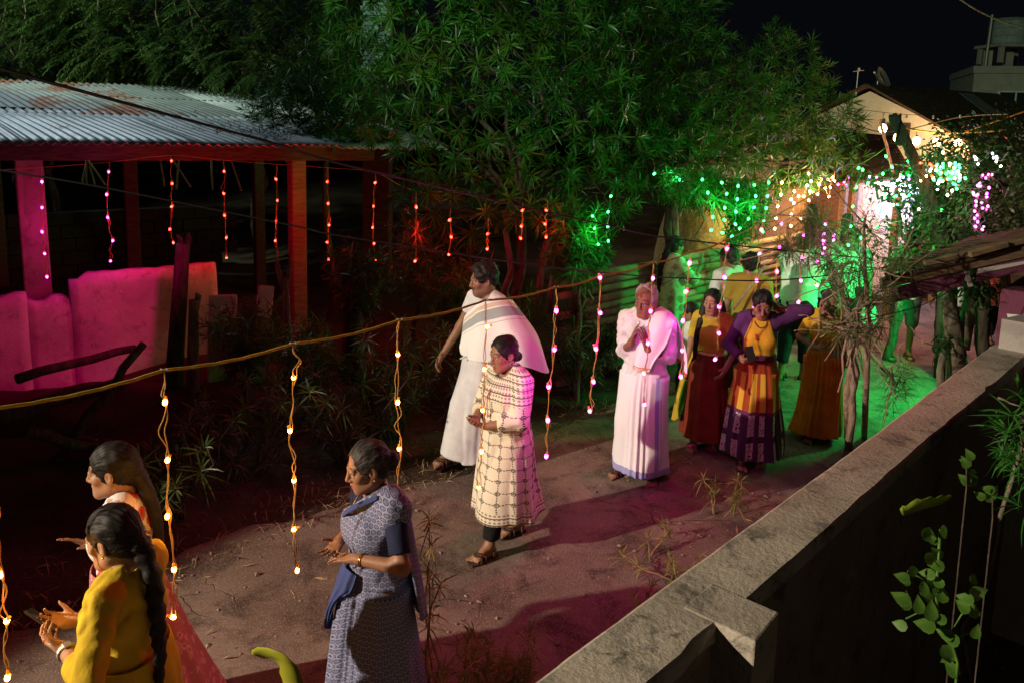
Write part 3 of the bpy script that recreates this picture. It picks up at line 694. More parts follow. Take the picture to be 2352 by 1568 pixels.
# --- the large oleander over the lane (in front of the shed roof end)
LA = [(px(960, 60, 9.6), (1.1, 1.0, 1.0)), (px(1120, 170, 9.0), (1.0, .9, .9)), (px(930, 250, 9.4), (.75, .7, .6)), (px(1080, 330, 8.9), (.95, .8, .7)),
      (px(1270, 50, 9.6), (1.0, .9, .9)), (px(1330, 260, 9.6), (.75, .8, .8)), (px(1010, 430, 8.8), (.62, .6, .45)), (px(1190, 430, 8.8), (.75, .6, .5)), (px(1370, 430, 9.2), (.6, .6, .45)), (px(1110, 495, 8.6), (.55, .45, .32)), (px(1245, 490, 8.7), (.5, .45, .30)), (px(960, 490, 8.6), (.4, .4, .3)), (px(1100, -60, 9.6), (1.6, 1.2, .8))]
tr = plant('oleander_tree', (.15, 8.7, 0), 'large dark green oleander tree with whorled narrow leaves leaning over the lane', 'tree')
pts, nor = sep(*lobe_points(LA, 3200, .22, rng, .15), .235); crown(tr, rosettes(pts, nor, 24, .175, .0175, (30, 98), 3, .24), M['oleander'])
limbs(tr, px(1200, 470, 9.0), (.12, 8.75, 0), LA, .07, M['bark_dark'], 1, 4)
mbs = MB()
for (x0, y0, x1, y1, Y) in ((1235, 700, 1290, 470, 8.9), (1170, 720, 1165, 480, 8.9), (1260, 720, 1330, 480, 9.0)): branch(mbs, px(x0, y0, Y) - np.array(tr.location), px(x1, y1, Y) - np.array(tr.location), .05, .03, 5, .03, 7)
mbs.build('stem', M['bark'], tr, True)
# --- left shrub spilling over the roof
LB = [(px(700, 225, 11.2), (.75, .7, .55)), (px(800, 160, 11.0), (.8, .8, .8)), (px(640, 260, 11.4), (.5, .5, .4)), (px(830, 250, 10.8), (.6, .6, .5)), (px(780, 290, 10.6), (.5, .5, .3))]
tb = plant('oleander_bush', (-2.6, 11.2, 0), 'bright green bushy oleander spilling onto the shed roof', 'bush')
pts, nor = sep(*lobe_points(LB, 900, .35), .13); crown(tb, rosettes(pts, nor, 22, .15, .0135, (12, 100), 3, .2), M['oleander']); limbs(tb, px(760, 300, 11.2), (-2.6, 11.2, 0), LB, .05, M['bark_dark'], 2, 3)
# --- taller dark tree to the right of it
LC = [(px(1470, 60, 12), (1.25, 1.2, 1.3)), (px(1630, 270, 12.3), (1.2, 1.2, 1.05)), (px(1775, 190, 13.2), (.85, .9, .85)), (px(1870, 280, 13.8), (.85, .9, .75)), (px(1480, 300, 11.5), (1.1, 1.0, .9)), (px(1785, 110, 13.4), (.30, .4, .45)), (px(1560, 120, 12.2), (.8, .8, .9)), (px(1560, 380, 11.6), (1.1, .9, .6)), (px(1760, 360, 12.5), (1.2, .9, .6)), (px(1890, 350, 13.4), (.6, .7, .5))]
tc = plant('dense_tree', (2.2, 11.6, 0), 'tall dense dark tree with a pointed crown against the night sky', 'tree')
pts, nor = sep(*lobe_points(LC, 3000, .30), .185); crown(tc, rosettes(pts, nor, 22, .19, .017, (12, 100), 2, .2), M['oleander']); limbs(tc, px(1535, 420, 11.5), (2.25, 11.5, 0), LC, .09, M['bark_dark'], 3, 4)
mbs = MB(); branch(mbs, (0.22, -.2, 0), px(1548, 440, 11.3) - np.array(tc.location), .06, .045, 5, .01, 8); mbs.build('stem', M['bark'], tc, True)
# --- shrubs with the green strings
for (nm, lob, base, lab, n) in (
    ('string_lit_shrub', [(px(1640, 440, 10.2), (.55, .5, .30)), (px(1720, 470, 10.4), (.35, .4, .4)), (px(1580, 420, 10.0), (.4, .4, .25)), (px(1690, 540, 10.2), (.16, .2, .35))], (2.9, 10.4, 0), 'leafy oleander shrub glowing green among dangling green bulbs by the fence', 230),
    ('string_lit_shrub', [(px(1330, 520, 8.2), (.30, .3, .32)), (px(1320, 600, 8.1), (.28, .3, .3)), (px(1360, 560, 8.3), (.22, .3, .3))], (.75, 8.3, 0), 'oleander shrub glowing green at the left end of the log fence', 170)):
    t_ = plant(nm, base, lab, 'shrub', 'shrubs hung with green lights'); pts, nor = lobe_points(lob, n, .5); crown(t_, rosettes(pts, nor, 18, .17, .013, (20, 120)), M['oleander'], 'foliage')
    limbs(t_, np.array(base) + [0, 0, 1.0], base, lob, .035, M['bark'], 4, 2, 'stem')
# --- row of low oleander bushes along the left edge of the lane
blab = ['nearest low dark oleander bush at the lower left of the lane', 'low dark bush below the second amber strand', 'low dark bush in front of the pale slabs', 'low bush with red-lit tips left of the tall man', 'bush right behind the tall man in white', 'bush just right of the tall man', 'bush with violet light between tall man and old man', 'low bush at the foot of the log fence']
for i in range(8):
    u = 2.35 + i * .72; v = float(EDGE(u)) - .62 - .25 * (i % 2); p = D * u + NR * v
    hgt = [.85, 1.0, .95, 1.25, 1.35, 1.25, 1.15, .8][i]
    b = plant('verge_bush', (p.x, p.y, 0), blab[i], 'bush', 'low oleander bushes along the left edge of the lane'); r_ = random.Random(20 + i); mb = MB(); tips = []; ax = []
    for k in range(15):
        a = r_.uniform(0, 6.28); sp_ = r_.uniform(.1, .62); z = hgt * r_.uniform(.35, 1.0)
        e = Vector((sp_ * math.cos(a), sp_ * math.sin(a), z)); q = branch(mb, (r_.gauss(0, .05), r_.gauss(0, .05), 0), e, .014, .005, 5, .06, 5, r_)
        for j in (3, 4, 5): tips.append(q[j] + Vector((p.x, p.y, 0)) + Vector((r_.gauss(0, .05), r_.gauss(0, .05), 0))); ax.append((e.x * .8 + r_.gauss(0, .3), e.y * .8 + r_.gauss(0, .3), .6))
    mb.build('stem', M['bark_dark'], b, True); crown(b, rosettes(np.array([tuple(t) for t in tips]), np.array(ax), 19, .16, .012, (20, 105), 3, .2), M['oleander_old'], 'foliage')
# --- bushes between shed and lane
for i, (x, y, Y, s, lab) in enumerate(((820, 620, 8.6, .35, 'sparse red-lit shrub between the shed posts and the tree'), (960, 560, 8.3, .42, 'shrub with red-lit leaf tips under the large tree'), (1060, 640, 8.2, .40, 'olive shrub just left of the tall man\'s head'), (560, 760, 7.6, .40, 'dark shrub growing around the pale slabs'), (700, 800, 7.3, .36, 'dark shrub at the foot of the red lit shed post'))):
    c = px(x, y, Y); b = plant('shade_shrub', (c[0], c[1], 0), lab, 'shrub', 'shrubs in the shade in front of the shed'); lob = [(c, (s, s, s * .9)), (c - [0, 0, s * .9], (s * .8, s * .8, s * .6))]
    pts, nor = lobe_points(lob, 95, .6); crown(b, rosettes(pts, nor, 16, .18, .010, (15, 100)), M['oleander_old'], 'foliage'); limbs(b, c - [0, 0, s * 1.2], (c[0], c[1], 0), lob, .03, M['bark_dark'], 40 + i, 4, 'stem')
# --- feathery trees behind the shed
fl = ['feathery tree at the far left behind the shed roof', 'feathery bright green tree in the middle behind the shed', 'drooping feathery tree overhanging the right end of the shed roof']
for i, (lob, n) in enumerate((([(px(60, 60, 15), (1.4, 1, 1.2)), (px(20, 130, 14.6), (1.0, .8, .7)), (px(150, 10, 15.5), (1.2, 1, .9))], 650),
                         ([(px(250, 60, 15), (1.3, 1, 1.2)), (px(370, 40, 15), (1.4, 1, 1.3)), (px(300, 130, 14.4), (1.2, .9, .6)), (px(420, 130, 14.2), (.9, .8, .6))], 1100),
                         ([(px(560, 70, 14.6), (1.3, 1.0, 1.2)), (px(690, 60, 15), (1.2, 1, 1.2)), (px(560, 150, 13.8), (.9, .7, .5)), (px(640, 170, 13.8), (.7, .7, .4)), (px(800, 20, 15), (.7, 1, .8))], 800))):
    base = (lob[0][0][0], lob[0][0][1] + .5, 0); b = plant('feathery_tree', base, fl[i], 'tree', 'feathery trees behind the shed'); rr = np.random.default_rng(50 + i)
    pts, nor = lobe_points(lob, n, .6, rr, .1); k = 15                      # drooping pinnate fronds
    ax = nor * [1, 1, .5] + [0, 0, -.45]; ax /= np.linalg.norm(ax, axis=1, keepdims=True); L = rr.uniform(.3, .5, len(pts)); sd = np.cross(ax, [0, 0, 1.0]); sd /= np.linalg.norm(sd, axis=1, keepdims=True)
    t = (np.arange(k) / k)[None, :, None]; bs = pts[:, None] + ax[:, None] * (L[:, None, None] * t) + np.array([0, 0, -.16]) * t * t
    allb, alld = [], []
    for sgn in (-1, 1): allb.append(bs); alld.append(ax[:, None] * .55 + sd[:, None] * sgn + rr.normal(0, .15, bs.shape))
    Bq = np.concatenate(allb).reshape(-1, 3); Dq = np.concatenate(alld).reshape(-1, 3)
    crown(b, leaves(Bq, Dq, np.tile([[0, .2, 1.0]], (len(Bq), 1)), rr.uniform(.07, .12, len(Bq)), np.full(len(Bq), .022), rr.uniform(.1, .5, len(Bq)), 2), M['feather'])
    limbs(b, np.array(base) + [0, 0, 2.4], base, lob, .09, M['bark_dark'], 60 + i, 8)
    mbs = MB(); 
    for q in range(4): branch(mbs, (rr.uniform(-1.5, 1.5), -.6, 1.5), (rr.uniform(-1.6, 1.6), -.8, 5.4), .022, .012, 5, .02, 5)
    mbs.build('stem', M['bark_pale'], b, True)
# --- vine covered tree at the right, behind the tiled house
def broad(pts, nor, n, L, W, seg=2, rr=rng):
    m_ = len(pts); b = np.repeat(pts, n, 0) + rr.normal(0, L * .8, (m_ * n, 3)); d = np.repeat(nor, n, 0) + rr.normal(0, .9, (m_ * n, 3))
    return leaves(b, d, rr.normal(0, .5, (m_ * n, 3)) + [0, -.3, 1], L * rr.uniform(.6, 1.3, m_ * n), W * rr.uniform(.7, 1.3, m_ * n), rr.uniform(0, .6, m_ * n), seg)
LV = [(px(2280, 400, 9.5), (.9, .8, .75)), (px(2330, 480, 9.0), (.7, .7, .6)), (px(2180, 420, 9.8), (.6, .6, .5)), (px(2240, 530, 9.2), (.6, .6, .4)), (px(2360, 350, 9.5), (.6, .6, .4))]
b = plant('vine_tree', (6.2, 9.6, 0), 'dark vine covered tree hung with white and pink fairy lights above the tiled roof', 'tree'); pts, nor = lobe_points(LV, 1500, .4); crown(b, broad(pts, nor, 8, .058, .03), M['vine']); limbs(b, px(2260, 500, 9.5), (6.0, 9.6, 0), LV, .09, M['bark_dark'], 71, 8)
LV2 = [(px(2030, 425, 10.5), (.5, .5, .16)), (px(2120, 470, 10.2), (.42, .5, .40)), (px(2085, 560, 9.8), (.45, .5, .35)), (px(2150, 390, 10.4), (.4, .4, .25)), (px(2150, 560, 9.8), (.5, .5, .35)), (px(2190, 500, 10.0), (.35, .4, .4))]
b = plant('garden_tree', (4.9, 10.2, 0), 'leafy green lit tree draped with green bulbs in front of the bright house wall', 'tree'); pts, nor = lobe_points(LV2, 330, .5); crown(b, broad(pts, nor, 9, .062, .034), M['vine']); limbs(b, px(2090, 560, 10.0), (4.95, 10.1, 0), LV2, .06, M['bark'], 72, 7)
# leaning bare pole / trunk in front of it
lp = plant('leaning_trunk', tuple(P(2185, 590, 9.4)), 'bare dark trunk leaning left with a ragged dark cloth at its top', 'trunk'); mb = MB(); o = Vector(lp.location)
pq = [P(2190, 700, 9.3), P(2178, 590, 9.4), P(2150, 490, 9.5), P(2115, 405, 9.5), P(2088, 340, 9.5), P(2063, 285, 9.5), P(2053, 262, 9.5)]
pq[0] = Vector((pq[1].x + .1, pq[1].y, 0))
mb.tube([p - o for p in pq], [.11, .10, .085, .07, .06, .05, .03], 9).build('trunk', M['bark_dark'], lp, True)
Vc = []; Fc = []; rc = random.Random(4)
for j in range(9):
    for i in range(6):
        q = P(2042 + i * 6 + j * 2.2, 262 + j * 9 + (i % 2) * 3, 9.42); Vc.append(q - o + Vector((0, .05 * math.sin(i * 1.4 + j), rc.gauss(0, .008))))
Fc = [(j * 6 + i, j * 6 + i + 1, j * 6 + 7 + i, j * 6 + 6 + i) for j in range(8) for i in range(5)]
me = bpy.data.meshes.new('rag'); me.from_pydata([tuple(v) for v in Vc], [], Fc); me.polygons.foreach_set('use_smooth', [True] * len(Fc)); me.update(); link('rag', me, simple('dark_rag', (.03, .04, .03), (.06, .07, .05)), lp).modifiers.new('s', 'SOLIDIFY').thickness = .008
# --- tree trunk behind the tiled eave
tt = P(2195, 850, 7.9); st = plant('crooked_tree', (tt.x, tt.y, 0), 'crooked bark covered trunk standing behind the parapet under the tiled eave', 'tree'); mb = MB(); o = Vector(st.location); fl_ = lambda q: q - o
mb.tube([Vector((.05, 0, 0)), fl_(P(2200, 850, 7.9)), fl_(P(2190, 760, 7.9)), fl_(P(2180, 700, 7.9)), fl_(P(2185, 640, 7.9))], [.14, .11, .085, .075, .06], 9)
mb.tube([fl_(P(2205, 800, 7.9)), fl_(P(2222, 730, 7.95)), fl_(P(2235, 650, 8.0)), fl_(P(2240, 560, 8.2))], [.09, .075, .065, .05], 8)
mb.tube([Vector((-.1, -.05, 0)), fl_(P(2160, 850, 7.8)), fl_(P(2170, 790, 7.85)), fl_(P(2190, 740, 7.9))], [.05, .04, .03, .03], 6); mb.build('trunk', M['bark'], st, True)
pts, nor = lobe_points([(px(2255, 665, 7.7), (.18, .2, .2)), (px(2215, 655, 7.8), (.2, .2, .12)), (px(2160, 790, 7.6), (.07, .08, .16))], 70, .6); crown(st, broad(pts, nor, 5, .07, .03), M['vine'], 'foliage')
# --- oleander with pink and green lit leaves in front of the crowd, on thin stems
for (lob, base, lab, n, sd) in (
    ([(px(1860, 540, 7.0), (.26, .25, .25)), (px(1810, 570, 7.1), (.2, .2, .15)), (px(1900, 600, 6.9), (.16, .2, .14)), (px(1880, 500, 7.1), (.2, .2, .12))], G(1950, 1030), 'spiky leaved oleander lit pink above the orange saree', 70, 1),
    ([(px(1960, 600, 6.6), (.25, .25, .36)), (px(2010, 690, 6.5), (.22, .2, .26)), (px(1990, 520, 6.7), (.18, .2, .2)), (px(1960, 760, 6.4), (.16, .15, .16)), (px(2075, 590, 6.5), (.22, .2, .10)), (px(2050, 870, 6.3), (.16, .15, .22))], G(1985, 1005), 'spiky leaved oleander lit green right of the orange saree', 100, 2)):
    b = plant('young_oleander', tuple(base), lab, 'shrub', 'young oleanders at the right of the lane'); pts, nor = lobe_points(lob, n, .7); crown(b, rosettes(pts, nor, 14, .18, .0058, (15, 95), 3, .5), M['oleander_pale'], 'foliage')
    mb = MB(); o = Vector(base); rr_ = random.Random(sd)
    if sd == 1: mb.tube([(0, 0, 0), P(1945, 900, 6.8) - o, P(1962, 800, 6.8) - o, P(1930, 650, 6.9) - o, P(1890, 560, 7.0) - o], [.04, .034, .03, .022, .012], 8)
    else: mb.tube([(0, 0, 0), P(1990, 870, 6.5) - o, P(1995, 740, 6.5) - o, P(1985, 600, 6.6) - o, P(1985, 500, 6.7) - o], [.03, .026, .022, .015, .008], 8)
    for c, rad in lob:
        for k in range(5): branch(mb, P(1935 + sd * 20, 700, 6.7) - o if k == 0 else Vector(c) - o, Vector(c) - o + Vector((rr_.gauss(0, 1) * rad[0], rr_.gauss(0, 1) * rad[1], rr_.gauss(0, 1) * rad[2])), .009, .004, 4, .05, 5, rr_)
    mb.build('stem', M['bark_pale'], b, True)
# bundle of cut dry branches caught in it
cbp = P(1960, 740, 6.7); cb_ = plant('dry_branch_tangle', tuple(cbp), 'tangle of cut dry sticks in front of the orange saree', 'branches'); mb = MB(); rr_ = random.Random(12)
for k in range(46):
    a = Vector((rr_.gauss(0, .13), rr_.gauss(0, .08), rr_.gauss(0, .05))); d = Vector((rr_.gauss(0, 1), rr_.gauss(0, .6), rr_.gauss(-.1, .45))).normalized() * rr_.uniform(.15, .38); branch(mb, a, a + d, .008, .004, 4, .1, 5, rr_)
for k, (xx, y1) in enumerate(((1945, 840), (1925, 900), (1985, 905), (1965, 880), (2040, 860))): branch(mb, Vector((rr_.gauss(0, .05), 0, 0)), P(xx, y1, 6.6) - cbp, .012, .008, 4, .04, 6, rr_)
branch(mb, Vector((0, 0, 0)), P(1950, 1010, 6.85) - cbp, .03, .036, 5, .02, 7, rr_); mb.build('stick', M['bark_pale'], cb_, True)['kind'] = 'stuff'
# --- weeds along the foot of the parapet
wl_ = [(985, 1300, .95, 3, 'tall pale weed with whorled leaves right of the blue saree'), (1110, 1500, .42, 6, 'bushy weed clump at the bottom of the picture'), (1190, 1520, .36, 6, 'weed clump beside the parapet at the bottom'), (1040, 1540, .45, 5, 'straggly weed in front of the blue saree hem'),
       (1520, 1170, .26, 1, 'single spiky weed on the lane below the old man'), (1640, 1120, .30, 2, 'spiky dry weed left of the pair by the wall'), (1690, 1115, .34, 2, 'spiky weed with yellow leaves by the wall'), (1480, 1370, .22, 4, 'grass tuft against the parapet'), (1500, 1250, .14, 2, 'small weed sprig in the lane'), (1560, 1300, .18, 4, 'dry tuft of grass by the parapet, mid way')]
for i, (x, y, h, ns, lab) in enumerate(wl_):
    zt = h; p = None
    base = G(x, y, h * .75); base.z = 0
    b = plant('weed', tuple(base), lab, 'weed', 'weeds along the parapet foot'); r_ = random.Random(80 + i); mb = MB(); tips = []; ax = []
    for k in range(ns):
        e = Vector((r_.gauss(0, .07 + .05 * (ns > 3)), r_.gauss(0, .06), h * r_.uniform(.7, 1.05))); q = branch(mb, (r_.gauss(0, .02), r_.gauss(0, .02), 0), e, .006, .003, 6, .03, 5, r_)
        for j in ((6, 4, 3) if h > .3 else (6, 4)): tips.append(tuple(base + q[j])); ax.append((e.x + r_.gauss(0, .2), e.y + r_.gauss(0, .2), .8))
    mb.build('stem', M['dry'], b, True); crown(b, rosettes(np.array(tips), np.array(ax), 15, .12 if h > .3 else .10, .0075, (15, 105)), M['weed'], 'foliage')
rr = np.random.default_rng(91); n = 1500; u = rr.uniform(1.0, 7.5, n); v = -1.05 - np.abs(rr.normal(0, .38, n)) - .12 * np.maximum(0, u - 4); msk = rr.random(n) < (.35 + .65 * (np.sin(u * 3.1) > -.1)); u, v = u[msk], v[msk]
B = np.stack([u * D.x + v * NR.x, u * D.y + v * NR.y, np.zeros(len(u))], 1); Dn = rr.normal(0, .55, B.shape) + [0, 0, 1]
V, F = leaves(B, Dn, rr.normal(0, 1, B.shape), rr.uniform(.04, .12, len(B)), np.full(len(B), .005), rr.uniform(.2, .8, len(B)), 2)
tag(link('dry_grass', mesh_np('dry_grass', V, F), M['dry']), 'thin dry grass and litter along the wall side of the lane', 'grass', kind='stuff')
n = 2200; u = rr.uniform(0.5, 9, n); v = EDGE(u) - np.abs(rr.normal(0, .55, n)) + .15; B = np.stack([u * D.x + v * NR.x, u * D.y + v * NR.y, np.zeros(n)], 1); Dn = rr.normal(0, .8, B.shape) + [0, 0, .7]
V, F = leaves(B, Dn, rr.normal(0, 1, B.shape), rr.uniform(.06, .22, n), np.full(n, .006), rr.uniform(.2, 1.0, n), 2)
tag(link('verge_litter', mesh_np('verge_litter', V, F), M['dry']), 'dead grass and leaf litter along the left edge of the lane', 'grass', kind='stuff')
# --- creeper and oleander shoots on the terrace side
cr = plant('creeper', tuple(P(2150, 1600, 1.55)), 'bright green creeper with heart shaped leaves in the dark lower right corner', 'plant'); o = Vector(cr.location); mb = MB()
stem = [P(2160, 1215, 1.6), P(2155, 1290, 1.58), P(2150, 1360, 1.57), P(2155, 1420, 1.56), P(2185, 1470, 1.55), P(2200, 1520, 1.55), P(2190, 1640, 1.55), Vector((1.36, 1.62, 1.0)), Vector((1.38, 1.66, -.02))]
mb.tube([p - o for p in stem], .0034, 6); 
for (a_, b_) in (((2150, 1360), (2085, 1310)), ((2155, 1400), (2080, 1420)), ((2185, 1450), (2230, 1390)), ((2190, 1480), (2235, 1450))): mb.tube([P(*a_, 1.56) - o, P((a_[0] + b_[0]) / 2, (a_[1] + b_[1]) / 2 - 8, 1.56) - o, P(*b_, 1.56) - o], .0018, 5)
mb.build('stem', M['creeper'], cr, True)
def heart(sz):
    pf = [(0, 0), (.10, .26), (.30, .36), (.55, .30), (.8, .14), (1.0, 0)]; V = []; F = []
    for t, w_ in pf:
        for s_ in (-1, 0, 1): V.append((w_ * s_ * sz, t * sz, (-.12 * t * t + .10 * abs(s_) * w_ * 2) * sz))
    for i in range(5):
        for k in range(2): F.append((i * 3 + k, i * 3 + k + 1, i * 3 + 4 + k, i * 3 + 3 + k))
    me = bpy.data.meshes.new('leaf'); me.from_pydata(V, [], F); me.polygons.foreach_set('use_smooth', [True] * len(F)); me.update(); me.materials.append(M['creeper']); return me
hm = heart(.041); rl = random.Random(33)
LP = [(2158, 1222, 120), (2140, 1228, 60), (2120, 1238, 30), (2148, 1252, -20), (2160, 1285, -60), (2170, 1300, -100), (2125, 1290, 40), (2085, 1310, 120), (2090, 1330, -80), (2150, 1320, -90), (2130, 1340, 60), (2080, 1345, 20), (2140, 1350, 100), (2165, 1350, -30), (2120, 1365, 20), (2090, 1385, -90), (2145, 1375, -60), (2165, 1385, 30), (2075, 1400, 15), (2110, 1410, -40), (2135, 1425, 10), (2150, 1440, -70), (2175, 1420, -110), (2225, 1365, 80), (2230, 1340, 60), (2238, 1380, -80), (2225, 1408, -40), (2240, 1420, -10), (2190, 1465, -100), (2205, 1475, -60), (2235, 1465, -15), (2165, 1480, 150), (2195, 1500, -120), (2085, 1440, -95), (2200, 1555, -60)]
for (x, y, a_) in LP:
    l = bpy.data.objects.new('leaf', hm); C.objects.link(l); l.parent = cr; l.location = P(x, y, 1.55 + rl.uniform(-.02, .04)) - o
    s_ = rl.uniform(.75, 1.1); l.scale = (s_, s_, s_); l.rotation_euler = Euler((R(62 + rl.gauss(0, 18)), R(rl.gauss(0, 22)), 0)); l.rotation_euler.rotate(Euler((0, 0, 0))); 
    l.rotation_euler = (Matrix.Rotation(R(-20), 3, 'X') @ Matrix.Rotation(R(a_), 3, 'Y') @ Euler((R(75 + rl.gauss(0, 15)), R(rl.gauss(0, 20)), 0)).to_matrix()).to_euler()
for (x, y, lab, n_) in ((2220, 1075, 'small bright leafy sprig below the oleander shoot on the terrace side', 7), (2280, 1145, 'tiny leaf sprig in the dark at the right edge', 4)):
    q = plant('leaf_sprig', tuple(P(x, y + 45, 1.7)), lab, 'plant', 'leafy sprigs on the terrace side'); oo = Vector(q.location); MB().tube([(.03, .02, -oo.z), (.02, .01, -oo.z * .4), (0, 0, 0), P(x, y, 1.7) - oo], .0022, 5).build('stem', M['bark_dark'], q)
    for k in range(n_):
        l = bpy.data.objects.new('leaf', hm); C.objects.link(l); l.parent = q; l.location = P(x + rl.gauss(0, 8), y - 18 + k * 9, 1.7) - oo; l.rotation_euler = (Matrix.Rotation(R(rl.uniform(-140, 140)), 3, 'Y') @ Euler((R(80), R(rl.gauss(0, 25)), 0)).to_matrix()).to_euler(); s_ = rl.uniform(.6, .95); l.scale = (s_, s_, s_)
# long yellow-green blades close to the camera
def blade(name, pts, wd_, m, lab):
    q = catmull([tuple(p) for p in pts], 14) if len(pts) < 7 else catmull([tuple(p) for p in pts], 30)[[0, 3, 6, 9, 12, 14, 16, 18, 20, 22, 24, 26, 28, 29]]; V = []; c0 = q[len(q) // 2]
    for i, p in enumerate(q):
        t = i / 13; w_ = (wd_ * (math.sin(math.pi * min(1, .15 + t * .85)) ** .7) * .5 + .0006) * (.3 + .7 * min(1, t * 2) if len(pts) > 6 else 1); d = q[min(i + 1, 13)] - q[max(i - 1, 0)]; s_ = np.cross(d, np.array([0.15, 1.0, .25])); s_ /= np.linalg.norm(s_)
        rip = .12 * wd_ * math.sin(i * 2.1); V += [p - s_ * w_ - c0, p + np.array([0, .15, -.1]) * w_ - c0 + s_ * rip * .3, p + s_ * w_ - c0 + [0, 0, rip]]
    F = [(i * 3 + k, i * 3 + k + 1, i * 3 + 4 + k, i * 3 + 3 + k) for i in range(13) for k in range(2)]
    me = bpy.data.meshes.new(name); me.from_pydata([tuple(v) for v in V], [], F); me.polygons.foreach_set('use_smooth', [True] * len(F)); me.update()
    ob = link(name, me, m); ob.location = tuple(c0); ob.modifiers.new('s', 'SOLIDIFY').thickness = .0012; return tag(ob, lab, 'leaf')
M['blade'] = mat_leaf('fresh_blade', (.22, .34, .03), (.34, .42, .05), .35, .4, .4, 30)
M['blade2'] = mat_leaf('yellowing_blade', (.40, .42, .03), (.50, .46, .05), .4, .5, .3, 9)
blade('grass_blade', [P(2070, 1175, 1.45), P(2110, 1158, 1.45), P(2150, 1150, 1.46), P(2185, 1138, 1.47)], .026, M['blade'], 'wavy yellow-green leaf blade standing out over the dark terrace')
blade('grass_blade', [Vector((-.22, 1.06, .0)), Vector((-.225, 1.05, .9)), Vector((-.235, 1.03, 1.7)), P(700, 1690, 1.0), P(690, 1640, 1.0), P(672, 1560, 1.0), P(650, 1515, 1.0), P(605, 1495, 1.02), P(580, 1500, 1.03)], .032, M['blade2'], 'bent yellow-green leaf blade close to the camera at the bottom')
# oleander on the terrace side at the right
for (lob, base, lab, n) in (([(px(2350, 940, 3.0), (.08, .15, .10)), (px(2360, 1020, 2.9), (.08, .12, .12)), (px(2360, 1100, 2.7), (.07, .1, .12))], (1.9, 3.0, .3), 'dark oleander shoots leaning over the parapet at the right edge', 20),):
    b = plant('terrace_oleander', base, lab, 'shrub'); pts, nor = lobe_points(lob, n, .7); crown(b, rosettes(pts, nor, 15, .13, .0075, (15, 100)), M['oleander'], 'foliage'); limbs(b, px(2340, 1050, 2.9), base, lob, .012, M['bark'], 75, 2, 'stem')
# --- stumps, slabs and logs in front of the shed
def stump(x, ytop, Y, r, lab, forks, m=M['bark_dark'], lean=0.0, seed=1):
    t = P(x, ytop, Y); rr_ = random.Random(seed); root = plant('tree_stump', (t.x - lean, t.y, 0), lab, 'stump', 'cut stumps in front of the shed'); o = Vector(root.location); mb = MB(); tp = t - o
    mb.tube([(0, 0, 0), (lean * .3, 0, tp.z * .35), (lean * .7, 0, tp.z * .7), tp], [r * 1.25, r, r * .9, r * .8], 10).build('trunk', m, root, True); fk = MB()
    for (dx, dz, rr2) in forks: fk.tube([tp + Vector((dx * .2, 0, -.12)), tp + Vector((dx * .8, rr_.gauss(0, .03), dz * .45)), tp + Vector((dx, 0, dz))], [rr2 * 1.3, rr2, rr2 * .55], 7)
    if forks: fk.build('fork', m, root, True)
stump(420, 560, 7.9, .085, 'dark leaning trunk stump at the right end of the low wall', [(.06, .10, .03), (-.05, .08, .025)], M['bark_dark'], .16, 1)
stump(445, 690, 7.7, .06, 'pale barked short stump beside the dark leaning one', [(.03, .06, .03)], M['bark'], .05, 2)
stump(655, 640, 8.6, .045, 'small forked stump leaning against the red post', [(-.09, .22, .03), (.05, .26, .022)], M['bark'], -.03, 3)
stump(810, 630, 8.6, .12, 'forked dark stump between the last two red strands', [(-.2, .16, .05), (.02, .36, .04), (.16, .18, .05)], M['bark_dark'], .0, 4)
for (x, y, Y, w_, h_, tilt, m, lab) in ((512, 710, 8.2, .28, .30, 4, 'whitewash', 'broken pale slab among the dark bushes'), (608, 695, 8.3, .16, .36, 9, 'whitewash', 'small tilted red-lit slab left of the shed post')):
    c = P(x, y, Y); mb = MB(); mb.box((0, 0, 0), (w_, .07, h_), None, .012); ob = mb.build('stone_slab', M[m]); ob.location = c; ob.rotation_euler = (R(-8), R(tilt), R(30)); tag(ob, lab, 'slab', 'broken slabs before the shed')
    ob2 = MB().prism([(-w_ / 2, -.05), (w_ / 2, -.05), (w_ / 2, .05), (-w_ / 2, .05)], 0, max(.05, c.z - h_ / 2 + .02)).build('slab_base', M['wall_dark'], ob); ob2.location = (0, 0, -c.z)
for i, (xa, ya, xb, yb, Yv, r_, lab) in enumerate(((40, 870, 310, 800, 6.8, .05, 'thin log leaning up to the right below the magenta wall'), (-30, 960, 280, 880, 6.3, .07, 'thick log in the pile at the left'), (60, 990, 250, 1040, 5.9, .05, 'log lying low in the pile behind the floral top'), (130, 1060, 330, 790, 6.4, .045, 'steep log resting on the pile'))):
    a_, b_ = P(xa, ya, Yv), P(xb, yb, Yv + .8); mb = MB(); branch(mb, Vector((0, 0, 0)), b_ - a_, r_, r_ * .8, 5, .02, 8); ob = mb.build('cut_log', M['bark_dark'], None, True); ob.location = a_; tag(ob, lab, 'log', 'cut logs piled at the left')
md, mf = grid_sheet(-1, 1, -1, 1, .06, lambda x, y: np.clip(1 - x * x - y * y, 0, 1) * .55 + .06 * np.sin(x * 9) * np.sin(y * 7 + 1))
mo = link('rubble_mound', mesh_np('rubble_mound', md * [1.7, .7, .72], mf), M['ground']); mo.location = (-4.3, 7.35, -.06); mo.rotation_euler.z = .5; tag(mo, 'dark mound of earth and rubble in front of the low wall', 'mound')
